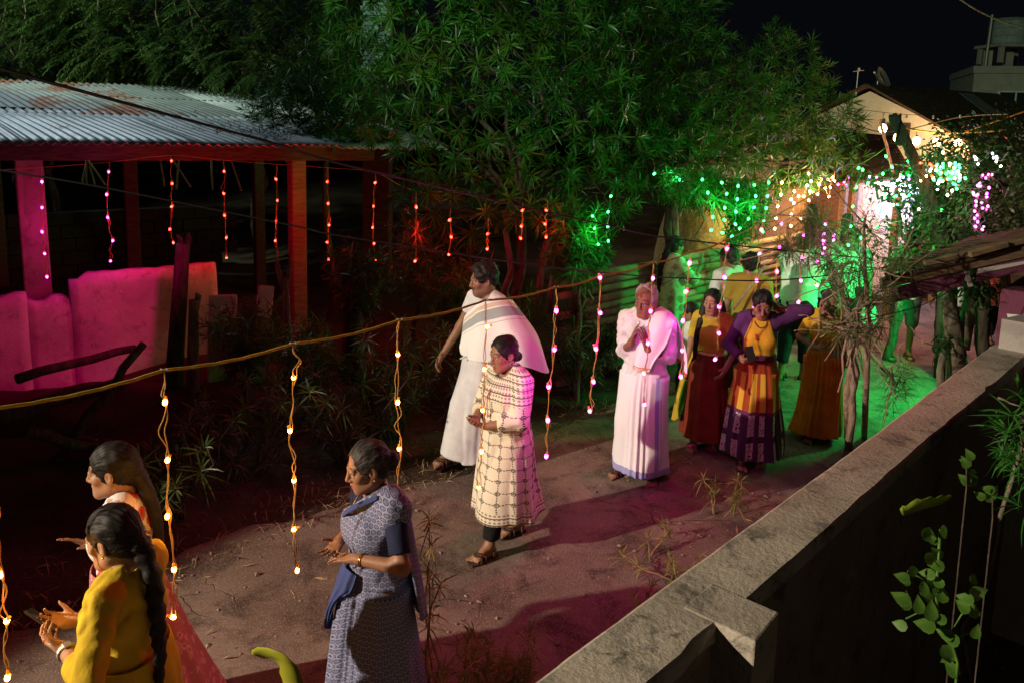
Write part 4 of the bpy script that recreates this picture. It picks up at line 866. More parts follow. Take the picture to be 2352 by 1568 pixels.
# dead leaves lying on the tin roof
rr = np.random.default_rng(17); n = 900; t_ = np.clip(rr.normal(3.3, .55, n), 1.2, 4.35); s_ = np.abs(rr.normal(.5, .55, n)) + .05; sel = np.sin(t_ * 5) + np.sin(s_ * 6 + t_) > -.5; t_, s_ = t_[sel], s_[sel]
B = np.array([tuple(E0 + ED * a + QD * b + Vector((0, 0, .024))) for a, b in zip(t_, s_)]); Dn = rr.normal(0, 1, B.shape) * [1, 1, .12]
V, F = leaves(B, Dn, np.tile([[0, 0, 1.0]], (len(B), 1)), rr.uniform(.06, .16, len(B)), np.full(len(B), .014), np.full(len(B), .02), 2)
tag(link('roof_litter', mesh_np('roof_litter', V, F), M['wood_dark']), 'dead leaves lying on the tin roof by the oleander', 'leaves', kind='stuff')
rr = np.random.default_rng(29); n = 420; u = rr.uniform(.5, 10, n); e = EDGE(u); v = e + (-.8 - e) * rr.beta(.6, .6, n); B = np.stack([u * D.x + v * NR.x, u * D.y + v * NR.y, np.full(n, .016)], 1); Dn = rr.normal(0, 1, B.shape) * [1, 1, .15]
V, F = leaves(B, Dn, np.tile([[0, 0, 1.0]], (n, 1)) + rr.normal(0, .3, (n, 3)), rr.uniform(.03, .11, n), rr.uniform(.006, .016, n), rr.uniform(-.2, .1, n), 2)
tag(link('fallen_leaves', mesh_np('fallen_leaves', V, F), M['dry']), 'fallen dry leaves scattered on the lane', 'leaves', kind='stuff')
# ------------------------------------------------------------------ strings of lights and overhead cables
BC = {'amber': (1, .40, .06), 'magenta': (1, .07, .70), 'violet': (1, .07, .75), 'red': (1, .035, .02), 'green': (.05, 1, .22), 'white': (1, .92, .75), 'blue': (.25, .3, 1), 'warm': (1, .62, .28), 'pink': (1, .09, .58)}
BM = {k: emit('bulb_' + k, v, {'amber': 26, 'red': 22, 'green': 11, 'white': 14, 'warm': 40}.get(k, 20)) for k, v in BC.items()}
cord_m = Mat('clear_yellow_wire', .35, .5); cord_m.base((.62, .36, .10)); M['cord'] = cord_m.trans(.35).m
M['cord_g'] = simple('green_wire', (.10, .22, .09), rough=.5); M['yellow_rope'] = simple('yellow_rope', (.62, .42, .06), (.5, .33, .05), 30, .8)
bulb_me = {}
def bulb_mesh(k, r):
    key = (k, round(r, 4))
    if key not in bulb_me:
        me = MB().ball((0, 0, 0), (r, r, r * 1.35), 8, 6).mesh('bulb', True); me.materials.append(BM[k]); bulb_me[key] = me
    return bulb_me[key]
sock_me = MB().tube([(0, 0, .008), (0, 0, .024)], .0055, 6).mesh('socket'); sock_me.materials.append(M['cord'])
def strand(pts, colr, label, r=.009, wire=.0022, m='cord', group=None, name='light_strand', seed=0, watt=0, wob=.0055, cat='light strand', loops=True, sock=True):
    """pts: first = where it hangs, rest = bulbs; two thin twisted wires"""
    rr_ = random.Random(seed); root = empty(name, pts[0], label, cat, group); o = Vector(pts[0]); P_ = [Vector(p) - o for p in pts]
    for q in range(2 if loops else 1):
        line = [P_[0]]
        for a, b in zip(P_, P_[1:]):
            n = 4; amp = wob * (1 if rr_.random() < .75 else 2.6)
            for k in range(1, n): line.append(a.lerp(b, k / n) + Vector((rr_.gauss(0, 1), rr_.gauss(0, 1), 0)) * amp * math.sin(math.pi * k / n))
            line.append(b + Vector((rr_.uniform(-1, 1) * .004 + (.006 if q else -.006) * (r / .009), .004, .006)))
        c = catmull([tuple(v) for v in line], len(line) * 3)
        MB().tube([tuple(v) for v in c], wire, 5).build('wire', M[m], root, True)
    for i, p in enumerate(P_[1:]):
        b = bpy.data.objects.new('bulb', bulb_mesh(colr if isinstance(colr, str) else colr[i % len(colr)], r)); C.objects.link(b); b.parent = root
        a = rr_.uniform(0, 6.28); b.location = p + Vector((math.cos(a), math.sin(a), 0)) * r * .6; b.rotation_euler = (rr_.gauss(0, .5), rr_.gauss(0, .5), 0)
        if sock:
            s = bpy.data.objects.new('socket', sock_me); C.objects.link(s); s.parent = b; s.scale = (r / .009,) * 3
    if watt:
        c = BC[colr if isinstance(colr, str) else colr[0]]; c = {(1, .07, .75): (1, .012, .38), (1, .035, .02): (1, .008, .006)}.get(c, c)
        mid = sum((Vector(p) for p in pts[1:]), Vector()) / (len(pts) - 1)
        l = lamp('strand_glow', 'POINT', mid + Vector((0, .03, 0)), watt, c, .06); l.parent = None
    return root
WZs = lambda x: 2.03 + max(0, x - 1600) * .00075
NEAR = [  # x of hook, [bulb points], colour, label
    (-12, 912, [(-6, 1180), (2, 1320), (12, 1427), (21, 1553)], 'amber', 'amber light strand cut off by the left edge beside the yellow kurta woman'),
    (377, 850, [(380, 922), (383, 1057), (388, 1184), (403, 1306), (398, 1414)], 'amber', 'amber light strand hanging just right of the two women at the lower left'),
    (673, 790, [(677, 866), (667, 987), (676, 1101), (675, 1216), (680, 1310)], 'amber', 'amber light strand hanging free left of the blue saree woman'),
    (918, 735, [(912, 813), (911, 923), (919, 1029), (911, 1128), (904, 1227)], 'amber', 'amber light strand hanging across the blue saree woman'),
    (1115, 690, [(1117, 750), (1112, 847), (1110, 941), (1105, 1037), (1101, 1119)], 'amber', 'amber light strand hanging across the white kurta woman'),
    (1278, 660, [(1277, 713), (1271, 802), (1262, 887), (1256, 964), (1256, 1048)], 'magenta', 'magenta light strand hanging right beside the white kurta woman'),
    (1381, 632, [(1379, 637), (1377, 718), (1371, 801), (1361, 876), (1357, 943)], 'violet', 'violet light strand hanging free between kurta woman and old man'),
    (1502, 603, [(1499, 640), (1494, 714), (1490, 789), (1481, 857), (1479, 927)], 'pink', 'pink light strand hanging across the old man in white'),
    (1588, 578, [(1583, 604), (1578, 670), (1571, 737), (1568, 805), (1562, 865)], 'magenta', 'magenta light strand between the old man and the child'),
    (1666, 552, [(1669, 571), (1662, 637), (1654, 705), (1649, 765), (1645, 825)], 'magenta', 'magenta light strand hanging across the girl in yellow and maroon'),
    (1752, 505, [(1750, 528), (1745, 583), (1736, 645), (1729, 703), (1725, 757)], 'magenta', 'magenta light strand hanging across the girl with raised arm'),
    (1795, 488, [(1793, 514), (1789, 567), (1783, 624), (1782, 680), (1769, 726)], 'magenta', 'magenta light strand right of the raised arm girl'),
    (1848, 470, [(1846, 540), (1842, 592), (1839, 645), (1835, 694)], 'pink', 'pink light strand at the elbow of the raised arm girl'),
    (1880, 560, [(1879, 600), (1875, 655)], 'pink', 'short pink light strand above the orange saree woman')]
hooks = []
for i, (hx, hy, bl, c, lab) in enumerate(NEAR):
    z = WZs(hx); h = G(hx, hy, z) if i < 12 else P(hx, hy, 7.9 + .15 * i - 1.8)
    if i == 0: h = Vector((-1.86, 2.72, 2.03))
    hooks.append(h)
    pts = [h] + [P(x, y, h.y - .02) for x, y in bl]
    rad = .0105 if i < 5 else .0125 if i < 8 else .0145
    strand(pts, c, lab, rad, .0026 if i < 6 else .003, group='light strands hanging from the wire over the lane', seed=i, watt=((3 if i < 2 else 2.2) if c == 'amber' else 7 if i < 8 else 1.0))
# the twisted yellow carrying wire
wr = empty('carrying_wire', hooks[1], 'twisted yellow wire carrying the light strands diagonally over the lane', 'wire'); o = Vector(hooks[1])
base = [(-2.6, 1.95, 2.02)] + [tuple(h) for h in hooks[:12]] + [tuple(P(1965, 383, 9.2)), tuple(P(2040, 335, 10.2))]
line = []
for a, b in zip(base, base[1:]):
    a = Vector(a); b = Vector(b); n = 12
    for k in range(n): line.append(a.lerp(b, k / n) - Vector((0, 0, .018 * math.sin(math.pi * k / n))) - o)
line.append(Vector(base[-1]) - o)
for ph in (0, 2.1, 4.2):
    q = []
    for i, p in enumerate(line):
        a = i * .9 + ph; q.append(p + Vector((math.cos(a) * .3, math.cos(a) * .3, math.sin(a))) * (.0045 if i < 150 else .003))
    MB().tube([tuple(v) for v in catmull([tuple(v) for v in q], len(q) * 2)], .0033, 5).build('wire', M['yellow_rope'], wr, True)
km = MB()
for h in hooks[1:9]: km.ball(Vector(h) - o + Vector((-.012, 0, .004)), (.006, .005, .005), 6, 5).ball(Vector(h) - o + Vector((.012, 0, .006)), (.006, .005, .005), 6, 5)
km.build('knot', M['steel'], wr)
# strands under the shed eave
SH = [(97, 385, [(97, 418), (95, 477), (98, 533), (103, 583), (109, 636)], 'violet', 'violet light strand beside the masonry post of the shed'), (251, 373, [(250, 395), (246, 447), (247, 500), (258, 553), (252, 600)], 'violet', 'violet light strand second from the left under the shed eave'),
      (393, 358, [(393, 370), (394, 422), (395, 475), (391, 527), (398, 558)], 'red', 'red light strand ending at the dark leaning stump'), (515, 369, [(515, 394), (514, 445), (517, 495), (519, 546), (520, 592)], 'red', 'red light strand in the middle of the shed opening'),
      (636, 378, [(635, 412), (637, 461), (635, 510), (633, 553), (637, 600)], 'red', 'red light strand just left of the red lit shed post'), (754, 386, [(753, 418), (754, 468), (755, 517), (752, 557), (754, 597)], 'red', 'red light strand just right of the red lit shed post'),
      (862, 397, [(862, 420), (858, 474), (857, 523), (858, 560), (861, 598)], 'red', 'red light strand at the right end of the shed roof')]
shk = []
for i, (hx, hy, bl, c, lab) in enumerate(SH):
    Y = 8.0 + 1.55 * hx / 862; h = P(hx, hy, Y); shk.append(h)
    strand([h] + [P(x, y, Y) for x, y in bl], c, lab, .0115, .0028, group='light strands under the shed eave', seed=100 + i, watt=(2.5 if i == 0 else 6 if c == 'violet' else 8))
wr = empty('carrying_wire', shk[0], 'thin wire strung below the shed eave carrying red and violet strands', 'wire'); o = Vector(shk[0])
ln = [P(-20, 392, 7.9)] + shk + [P(960, 440, 9.2), P(1200, 470, 9.0)]
MB().tube([tuple(v) for v in catmull([tuple(Vector(p) - o) for p in ln], 60)], .0035, 5).build('wire', M['cord'], wr, True)
# red bulbs caught in the bushes
RB = [(955, 440, 8.0, [(956, 476), (955, 600)], 'red bulbs in the shrub below the end of the shed roof'), (1035, 480, 8.0, [(1034, 506), (1037, 545), (1030, 585)], 'red bulbs hanging in the leaves left of the tall man'), (1122, 500, 8.0, [(1120, 538), (1118, 572)], 'red bulbs just above the tall man\'s head'), (1201, 465, 8.2, [(1200, 484), (1199, 520), (1197, 548)], 'red bulbs against the stems right of the tall man'), (1257, 460, 8.2, [(1256, 484), (1253, 515), (1254, 545)], 'red bulbs on the rightmost stem under the large tree')]
for i, (hx, hy, Y, bl, lab) in enumerate(RB): strand([P(hx, hy, Y)] + [P(x, y, Y - .1) for x, y in bl], 'red', lab, .0115, .0028, group='red bulbs in the bushes', seed=200 + i, watt=4)
# green strands in the shrubs, read from a 4.52x and a 3.56x enlargement
E1 = lambda x, y: ((1480 + x / 4.519) * .91875, (430 + y / 4.519) * .91875)
E2 = lambda x, y: ((1900 + x / 3.5636) * .91875, (380 + y / 3.5636) * .91875)
GR = [(E1, 9.6, [(1470, 60), (1458, 122), (1523, 250), (1495, 408), (1497, 548), (1483, 690)], 'green', 'green light strand over the haystack'), (E1, 9.7, [(1650, 100), (1643, 160), (1633, 310), (1618, 450), (1612, 592), (1587, 730)], 'green', 'green light strand along the shrub trunk by the fence'),
      (E1, 9.7, [(1830, 100), (1825, 148), (1857, 275), (1820, 403), (1770, 530), (1672, 642)], 'green', 'green light strand swinging left in front of the fence'), (E1, 9.8, [(1990, 80), (1990, 122), (1975, 272), (1960, 410), (1945, 548), (1922, 678)], 'green', 'green light strand next to the amber ones'),
      (E1, 9.6, [(1240, 40), (1248, 90), (1307, 235), (1370, 513), (1355, 660)], 'green', 'green light strand at the left side of the haystack'), (E1, 7.7, [(225, 200), (215, 275), (188, 452), (185, 618), (180, 782)], 'green', 'green light strand in the glowing shrub at the fence end'),
      (E1, 7.8, [(60, 420), (10, 500), (30, 640), (70, 820)], 'green', 'green bulbs deep in the glowing shrub at the fence end'), (E1, 10.0, [(700, -30), (710, 22), (945, 65), (985, 90), (1018, 110)], 'green', 'green bulbs high under the dark tree'),
      (E2, 11.4, [(195, 240), (190, 275), (180, 382), (162, 487), (150, 592), (133, 685)], 'warm', 'amber light strand leftmost on the orange wall'), (E2, 11.6, [(310, 300), (305, 353), (282, 425), (297, 458), (283, 560), (270, 660)], 'warm', 'amber light strand down the middle of the orange wall'),
      (E2, 11.9, [(432, 160), (430, 195), (450, 262), (417, 298), (393, 398), (347, 398), (370, 595)], 'warm', 'amber light strand crossing above the orange wall'), (E2, 12.0, [(527, 260), (527, 292), (523, 380), (440, 350), (433, 433)], 'warm', 'amber bulbs at the right edge of the orange wall'),
      (E2, 12.2, [(662, 180), (660, 258), (640, 228), (627, 313), (617, 402), (578, 322)], 'warm', 'amber light strand beside the bright blue-white wall'), (E2, 12.0, [(775, 200), (780, 235), (745, 270), (765, 300), (690, 290)], 'violet', 'violet bulbs at the top of the bright wall'),
      (E2, 10.0, [(880, 100), (872, 145), (915, 160), (853, 320), (833, 490)], 'green', 'green light strand leftmost on the leafy tree'), (E2, 9.8, [(1117, 20), (1117, 40), (1183, 135), (1090, 195), (970, 280), (940, 440)], 'green', 'green light strand draped over the top of the leafy tree'),
      (E2, 9.9, [(1330, 60), (1327, 85), (1420, 122), (1333, 212), (1260, 210)], 'green', 'green bulbs beside the leaning trunk'), (E2, 9.2, [(1085, 480), (1078, 520), (1073, 545), (1035, 670), (1625, 520)], 'green', 'green bulbs low on the leafy tree'),
      (E2, 6.9, [(920, 560), (917, 605), (803, 662), (900, 765), (792, 830)], 'green', 'green bulbs in the spiky oleander right of the orange saree')]
for i, (E, Y, q, c, lab) in enumerate(GR):
    pts = [P(*E(*p), Y) for p in q]; strand(pts, c, lab, .0155 if Y > 9 else .011, .003, 'cord_g' if c == 'green' else 'cord', 'coloured light strands at the end of the lane', seed=300 + i, watt=(7 if c == 'green' else 30), loops=False, sock=False)
rq = random.Random(8)
def cluster(cx, cy, sx, sy, n, Y, c, lab, r=.012, w_=1.5):
    q = [(rq.gauss(cx, sx), rq.gauss(cy, sy)) for _ in range(n)]; q.sort(key=lambda p: p[0] + p[1] * .3)
    strand([P(*E2(*p), Y + rq.uniform(-.15, .1)) for p in q], c, lab, r, .0025, 'cord_g', None, 'fairy_lights', int(cx), w_, .03, 'fairy lights', False, False)
strand([P(1990, 372, 14.2), P(1997, 386, 14.1), P(2040, 398, 13.6), P(2085, 402, 13.2)], 'warm', 'warm bulbs lighting the clay roof of the white house', .02, .003, 'cord', None, seed=401, watt=30, loops=False, sock=False)
cluster(1690, 170, 75, 70, 46, 9.0, ['green', 'white', 'green'], 'dense white-green fairy lights spread over the vine beside the leaning trunk', .014, 3)
cluster(1530, 180, 60, 45, 16, 9.3, ['red', 'warm'], 'red and amber fairy lights between leaning trunk and vine', .011)
cluster(1940, 340, 55, 50, 12, 8.7, ['pink', 'magenta'], 'pink fairy lights on the upper vine', .013); cluster(1940, 600, 45, 90, 14, 8.7, ['magenta', 'pink'], 'pink fairy lights trailing down the vine toward the tiled roof', .012)
cluster(2040, 215, 35, 10, 5, 8.9, 'pink', 'few pink bulbs at the upper right of the vine', .011); cluster(1150, 235, 90, 12, 7, 9.7, ['blue', 'violet'], 'blue fairy lights along the top of the bright wall', .012, .8)
cluster(1150, 400, 150, 60, 16, 9.6, ['white', 'green'], 'white-green fairy lights in the middle of the leafy tree', .012); cluster(2020, 80, 130, 40, 11, 8.8, ['white', 'blue', 'white'], 'cool white fairy lights at the top of the vine', .012, .8)
cluster(560, 760, 60, 70, 10, 6.9, ['pink', 'magenta'], 'pink bulbs tangled in the spiky oleander above the orange saree', .010, 1.2)
# big filament bulbs on a yellow line
for q_, w_ in ((P(1835, 470, 13.9), 70), (P(1890, 470, 13.6), 45)): lamp('amber_wall_glow', 'POINT', q_, w_, (1, .33, .05), .15)
yl = empty('yellow_line', P(2052, 288, 19.4), 'yellow line with big bare filament bulbs below the gabled house', 'wire'); o = Vector(yl.location)
MB().tube([tuple(v) for v in catmull([tuple(P(x, y, Y) - o) for x, y, Y in ((2052, 288, 19.4), (2100, 299, 19.4), (2170, 306, 19.3), (2250, 304, 18.6), (2330, 296, 18), (2400, 280, 17.5))], 30)], .022, 6).build('rope', M['yellow_rope'], yl, True)
for (x, y0, y, Y, w_, lab) in ((2028, 262, 296, 12.2, 14, 'small bare filament bulb at the tip of the leaning stick'), (2061, 292, 317, 12.2, 22, 'bare filament bulb below the dark rag'), (2105, 301, 325, 19.4, 55, 'brightest bare filament bulb on the yellow line'), (2150, 305, 329, 19.3, 50, 'bare filament bulb second from the right on the yellow line'), (2200, 306, 330, 19.2, 35, 'bare filament bulb half hidden by the vine')):
    b = empty('filament_bulb', P(x, y, Y), lab, 'bulb', 'bare filament bulbs on the yellow line'); oo = Vector(b.location)
    MB().tube([P(x, y0, Y) - oo, (0, 0, .13)], .009, 5).build('wire', M['cord'], b); MB().tube([(0, 0, .07), (0, 0, .15)], .027, 8).build('socket', M['black_plastic'], b)
    MB().ball((0, 0, 0), tuple(a * Y / 18 for a in (.08, .08, .10)), 12, 8).build('glass', BM['warm'], b, True); lamp('filament_light', 'POINT', Vector(b.location) + Vector((0, .02, -.17)), w_ * (1.35 if Y > 15 else 1.0), (1, .57, .27), .04)
sp_ = [P(2020, 275, 12.2), P(2035, 330, 12.1), P(2052, 400, 12.0)]; ob = MB().tube([Vector((0, 0, 0))] + [p - sp_[0] for p in sp_[1:]], .022, 6).build('bamboo_stick', M['bark_pale']); ob.location = sp_[0]; tag(ob, 'thin bamboo stick leaning left of the dark rag', 'stick')
# pale festoon across the gable
fs = empty('festoon_wire', P(1935, 246, 19), 'thin wire of small unlit pale bulbs across the cream gable', 'wire'); o = Vector(fs.location)
fp = [P(x, y, 19) - o for x, y in ((1935, 246), (1982, 253), (2030, 259), (2083, 264), (2144, 264), (2206, 263), (2352, 262))]
MB().tube(fp, .008, 4).build('wire', M['black_rubber'], fs)
for p in fp[:6]: MB().ball(p + Vector((0, 0, -.05)), (.028, .028, .045), 7, 5).build('bulb', M['white_paint'], fs, True)
# black overhead cables and thin wires
def cable(pts, r, lab, m='black_rubber', name='overhead_cable'):
    q = [P(x * .91875, y * .91875, Y) for x, y, Y in pts]; ob = MB().tube([tuple(v) for v in catmull([tuple(p - q[0]) for p in q], 60)], r, 8).build(name, M[m], None, True); ob.location = q[0]; tag(ob, lab, 'cable', 'cables strung over the lane')
cable([(-60, 150, 2.3), (0, 172, 2.4), (264, 245, 2.8), (549, 322, 3.3), (696, 362, 3.6), (860, 412, 4.0), (1278, 511, 5.2), (1520, 564, 5.9), (1700, 599, 6.5), (2175, 647, 7.6)], .0062, 'thick black cable sweeping from the upper left over the shed roof')
cable([(-40, 420, 4.6), (250, 468, 4.8), (735, 565, 5.2), (850, 590, 5.3), (1271, 654, 5.8), (1491, 681, 6.1), (1710, 696, 6.4), (1938, 701, 6.7), (2169, 676, 7.0), (2230, 662, 7.1)], .0058, 'lower black cable crossing in front of the shed and the old man')
cable([(2390, -8, 9), (2440, 25, 9), (2500, 52, 9), (2580, 76, 9)], .008, 'pale thin cable at the top right corner', 'bark_pale')
cable([(1640, 720, 9.0), (2100, 480, 10.5), (2192, 415, 11), (2240, 378, 11.5), (2300, 345, 12)], .004, 'thin dark cord rising from the lane to the gabled house'); cable([(2080, 815, 6.2), (2200, 790, 6.2), (2300, 765, 6.3), (2390, 720, 6.4)], .004, 'thin dark cord sagging below the tiled eave')
cable([(2060, 270, 17), (2200, 330, 16), (2400, 294, 14), (2520, 286, 13)], .010, 'thin wire sagging across the tiled roof of the gabled house', 'bark_pale'); cable([(2330, 360, 12), (2430, 325, 12), (2560, 280, 12)], .012, 'orange lit rope rising to the right edge', 'yellow_rope')
# ------------------------------------------------------------------ people: signed distance bodies turned into one mesh
def surface_nets(Fg, org, h):
    """mesh of the zero level of a sampled distance field"""
    S = Fg < 0; nx, ny, nz = Fg.shape
    sl = lambda a, i: a[i[0]:nx - 1 + i[0], i[1]:ny - 1 + i[1], i[2]:nz - 1 + i[2]]
    corners = [(i, j, k) for i in (0, 1) for j in (0, 1) for k in (0, 1)]
    cnt = sum(sl(S, c).astype(np.int8) for c in corners); act = (cnt > 0) & (cnt < 8)
    idx = -np.ones(act.shape, np.int32); ii = np.argwhere(act); idx[act] = np.arange(len(ii))
    acc = np.zeros((len(ii), 3)); n = np.zeros(len(ii))
    vals = {c: Fg[ii[:, 0] + c[0], ii[:, 1] + c[1], ii[:, 2] + c[2]] for c in corners}
    for c in corners:
        for ax in range(3):
            if c[ax] == 1: continue
            d = list(c); d[ax] = 1; d = tuple(d); a, b = vals[c], vals[d]; m = (a < 0) != (b < 0)
            t = np.where(m, a / np.where(m, a - b, 1), 0); p = np.tile(np.array(c, float), (len(ii), 1)); p[:, ax] += t; acc[m] += p[m]; n[m] += 1
    V = org + (ii + acc / np.maximum(n, 1)[:, None]) * h
    Q = []
    for ax in range(3):
        u, v = [(1, 2), (2, 0), (0, 1)][ax]
        A = [slice(1, -1)] * 3; A[ax] = slice(0, -1); Bs = list(A); Bs[ax] = slice(1, None)
        a = S[tuple(A)]; b = S[tuple(Bs)]; e = np.argwhere(a != b); off = np.array([1, 1, 1]); off[ax] = 0; e = e + off
        flip = S[e[:, 0], e[:, 1], e[:, 2]]
        def cell(du, dv): q = e.copy(); q[:, u] -= du; q[:, v] -= dv; return idx[q[:, 0], q[:, 1], q[:, 2]]
        q = np.stack([cell(1, 1), cell(0, 1), cell(0, 0), cell(1, 0)], 1); q[~flip] = q[~flip][:, ::-1]; Q.append(q)
    return V, np.concatenate(Q)
def unit(v): v = np.asarray(v, float); return v / (np.linalg.norm(v) + 1e-9)
class Field:
    """smooth union of round shapes; op 'sub' carves"""
    def __init__(s): s.p = []
    def cap(s, a, b, ra, rb=None, k=.02, op='add'):
        a = np.asarray(a, float); b = np.asarray(b, float); rb = ra if rb is None else rb; r = max(ra, rb)
        def f(Pn):
            d = b - a; L = d @ d + 1e-12; t = np.clip(((Pn - a) @ d) / L, 0, 1); return np.linalg.norm(Pn - a - t[..., None] * d, axis=-1) - (ra + (rb - ra) * t)
        s.p.append((f, np.minimum(a, b) - r, np.maximum(a, b) + r, k, op)); return s
    def ell(s, c, r, k=.02, rot=None, op='add'):
        c = np.asarray(c, float); r = np.asarray(r, float); m = r.max() if rot is not None else r
        def f(Pn):
            q = Pn - c
            if rot is not None: q = q @ rot          # rot columns = local axes
            k0 = np.linalg.norm(q / r, axis=-1); k1 = np.linalg.norm(q / r ** 2, axis=-1) + 1e-9; return k0 * (k0 - 1) / k1
        s.p.append((f, c - m, c + m, k, op)); return s
    def cone(s, a, b, ra, rb, k=.01, cut=True):
        """open sleeve: like cap but ends flat at b"""
        a = np.asarray(a, float); b = np.asarray(b, float); r = max(ra, rb); d = unit(b - a)
        def f(Pn):
            dd = b - a; L = dd @ dd + 1e-12; t = np.clip(((Pn - a) @ dd) / L, 0, 1); x = np.linalg.norm(Pn - a - t[..., None] * dd, axis=-1) - (ra + (rb - ra) * t)
            return np.maximum(x, (Pn - b) @ d)
        s.p.append((f, np.minimum(a, b) - r, np.maximum(a, b) + r, k, 'add')); return s
    def fn(s, f, lo, hi, k=.01, op='add'): s.p.append((f, np.asarray(lo, float), np.asarray(hi, float), k, op)); return s
    def sample(s, h, extra=None, pad=2):
        lo = np.min([p[1] for p in s.p if p[4] == 'add'], axis=0) - h * pad - .01; hi = np.max([p[2] for p in s.p if p[4] == 'add'], axis=0) + h * pad + .01
        n = np.ceil((hi - lo) / h).astype(int) + 1; Fg = np.full(n, 1.0, np.float32)
        for f, l, u, k, op in s.p:
            m = k + 2.5 * h; i0 = np.clip(np.floor((l - m - lo) / h).astype(int), 0, n - 1); i1 = np.clip(np.ceil((u + m - lo) / h).astype(int) + 1, 1, n)
            if (i1 <= i0).any(): continue
            g = np.stack(np.meshgrid(*[lo[a] + h * np.arange(i0[a], i1[a]) for a in range(3)], indexing='ij'), -1)
            d = f(g); sub = Fg[i0[0]:i1[0], i0[1]:i1[1], i0[2]:i1[2]]
            if op == 'add': q = np.maximum(k - np.abs(sub - d), 0) / max(k, 1e-6); sub[...] = np.minimum(sub, d) - q * q * k * .25
            elif op == 'sub': d = -d; q = np.maximum(k - np.abs(sub - d), 0) / max(k, 1e-6); sub[...] = np.maximum(sub, d) + q * q * k * .25
            else: q = np.maximum(k - np.abs(sub - d), 0) / max(k, 1e-6); sub[...] = np.maximum(sub, d) + q * q * k * .25
        if extra is not None:
            near = np.abs(Fg) < .05; ii = np.argwhere(near); Fg[near] += extra(lo + ii * h)
        return Fg, lo
    def mesh(s, h, extra=None): Fg, lo = s.sample(h, extra); return surface_nets(Fg, lo, h)
def smooth_mesh(V, F, it=2, lam=.5):
    V = V.copy(); n = len(V)
    for _ in range(it):
        acc = np.zeros_like(V); c = np.zeros(n)
        for a, b in ((0, 1), (1, 2), (2, 3), (3, 0)):
            np.add.at(acc, F[:, a], V[F[:, b]]); np.add.at(acc, F[:, b], V[F[:, a]]); np.add.at(c, F[:, a], 1); np.add.at(c, F[:, b], 1)
        V += lam * (acc / np.maximum(c, 1)[:, None] - V)
    return V
def set_uv(me, uv, wrap):
    """uv per vertex; wrap = length of one turn in u, seam healed per face"""
    n = len(me.loops); li = np.empty(n, np.int32); me.loops.foreach_get('vertex_index', li); L = uv[li].copy()
    st = np.empty(len(me.polygons), np.int32); me.polygons.foreach_get('loop_start', st); mx = np.maximum.reduceat(L[:, 0], st)
    tot = np.diff(np.append(st, n)); mxl = np.repeat(mx, tot); bad = mxl - L[:, 0] > wrap / 2; L[bad, 0] += wrap
    u = me.uv_layers.new(name='UVMap'); u.data.foreach_set('uv', L.astype(np.float32).ravel())
def set_col(me, col):
    a = me.color_attributes.new('tint', 'FLOAT_COLOR', 'POINT'); a.data.foreach_set('color', np.concatenate([col, np.ones((len(col), 1))], 1).astype(np.float32).ravel())
def skin_mat():
    s = Mat('skin', .50, .35); a = s.attr('tint'); s.base(s.mix(s.noise(55, 3).step(.3, .8) * .14, a, (.10, .035, .02), 'MULTIPLY')); s.bump(s.noise(260, 2), .08, .002)
    s.b.inputs['Subsurface Weight'].default_value = .06; s.b.inputs['Subsurface Radius'].default_value = (.01, .004, .002); s.b.inputs['Subsurface Scale'].default_value = .6; return s.m
M['skin'] = skin_mat()
def hair_mat(name, c1, c2):
    s = Mat(name, .58, .22); n = s.noise(90, 5, .6, stretch=(1, .16, .25)); s.base(s.mix(n.step(.35, .7), c1, c2)); s.bump(n, .7, .004); return s.m
M['hair'] = hair_mat('black_hair', (.006, .005, .005), (.022, .018, .016)); M['hair_grey'] = hair_mat('grey_streaked_hair', (.012, .010, .010), (.07, .06, .055)); M['hair_white'] = hair_mat('white_hair', (.38, .33, .28), (.60, .54, .48)); M['hair_curly'] = hair_mat('curly_hair', (.008, .007, .006), (.03, .024, .02))
M['eye'] = simple('eye_white', (.55, .5, .46), rough=.2); M['iris'] = simple('dark_iris', (.008, .005, .004), rough=.1, spec=.6)
M['gold'] = simple('gold', (.75, .48, .14), rough=.3, metal=1.0); M['sandal'] = simple('brown_sandal', (.10, .055, .03), (.16, .09, .05), 30, .7)

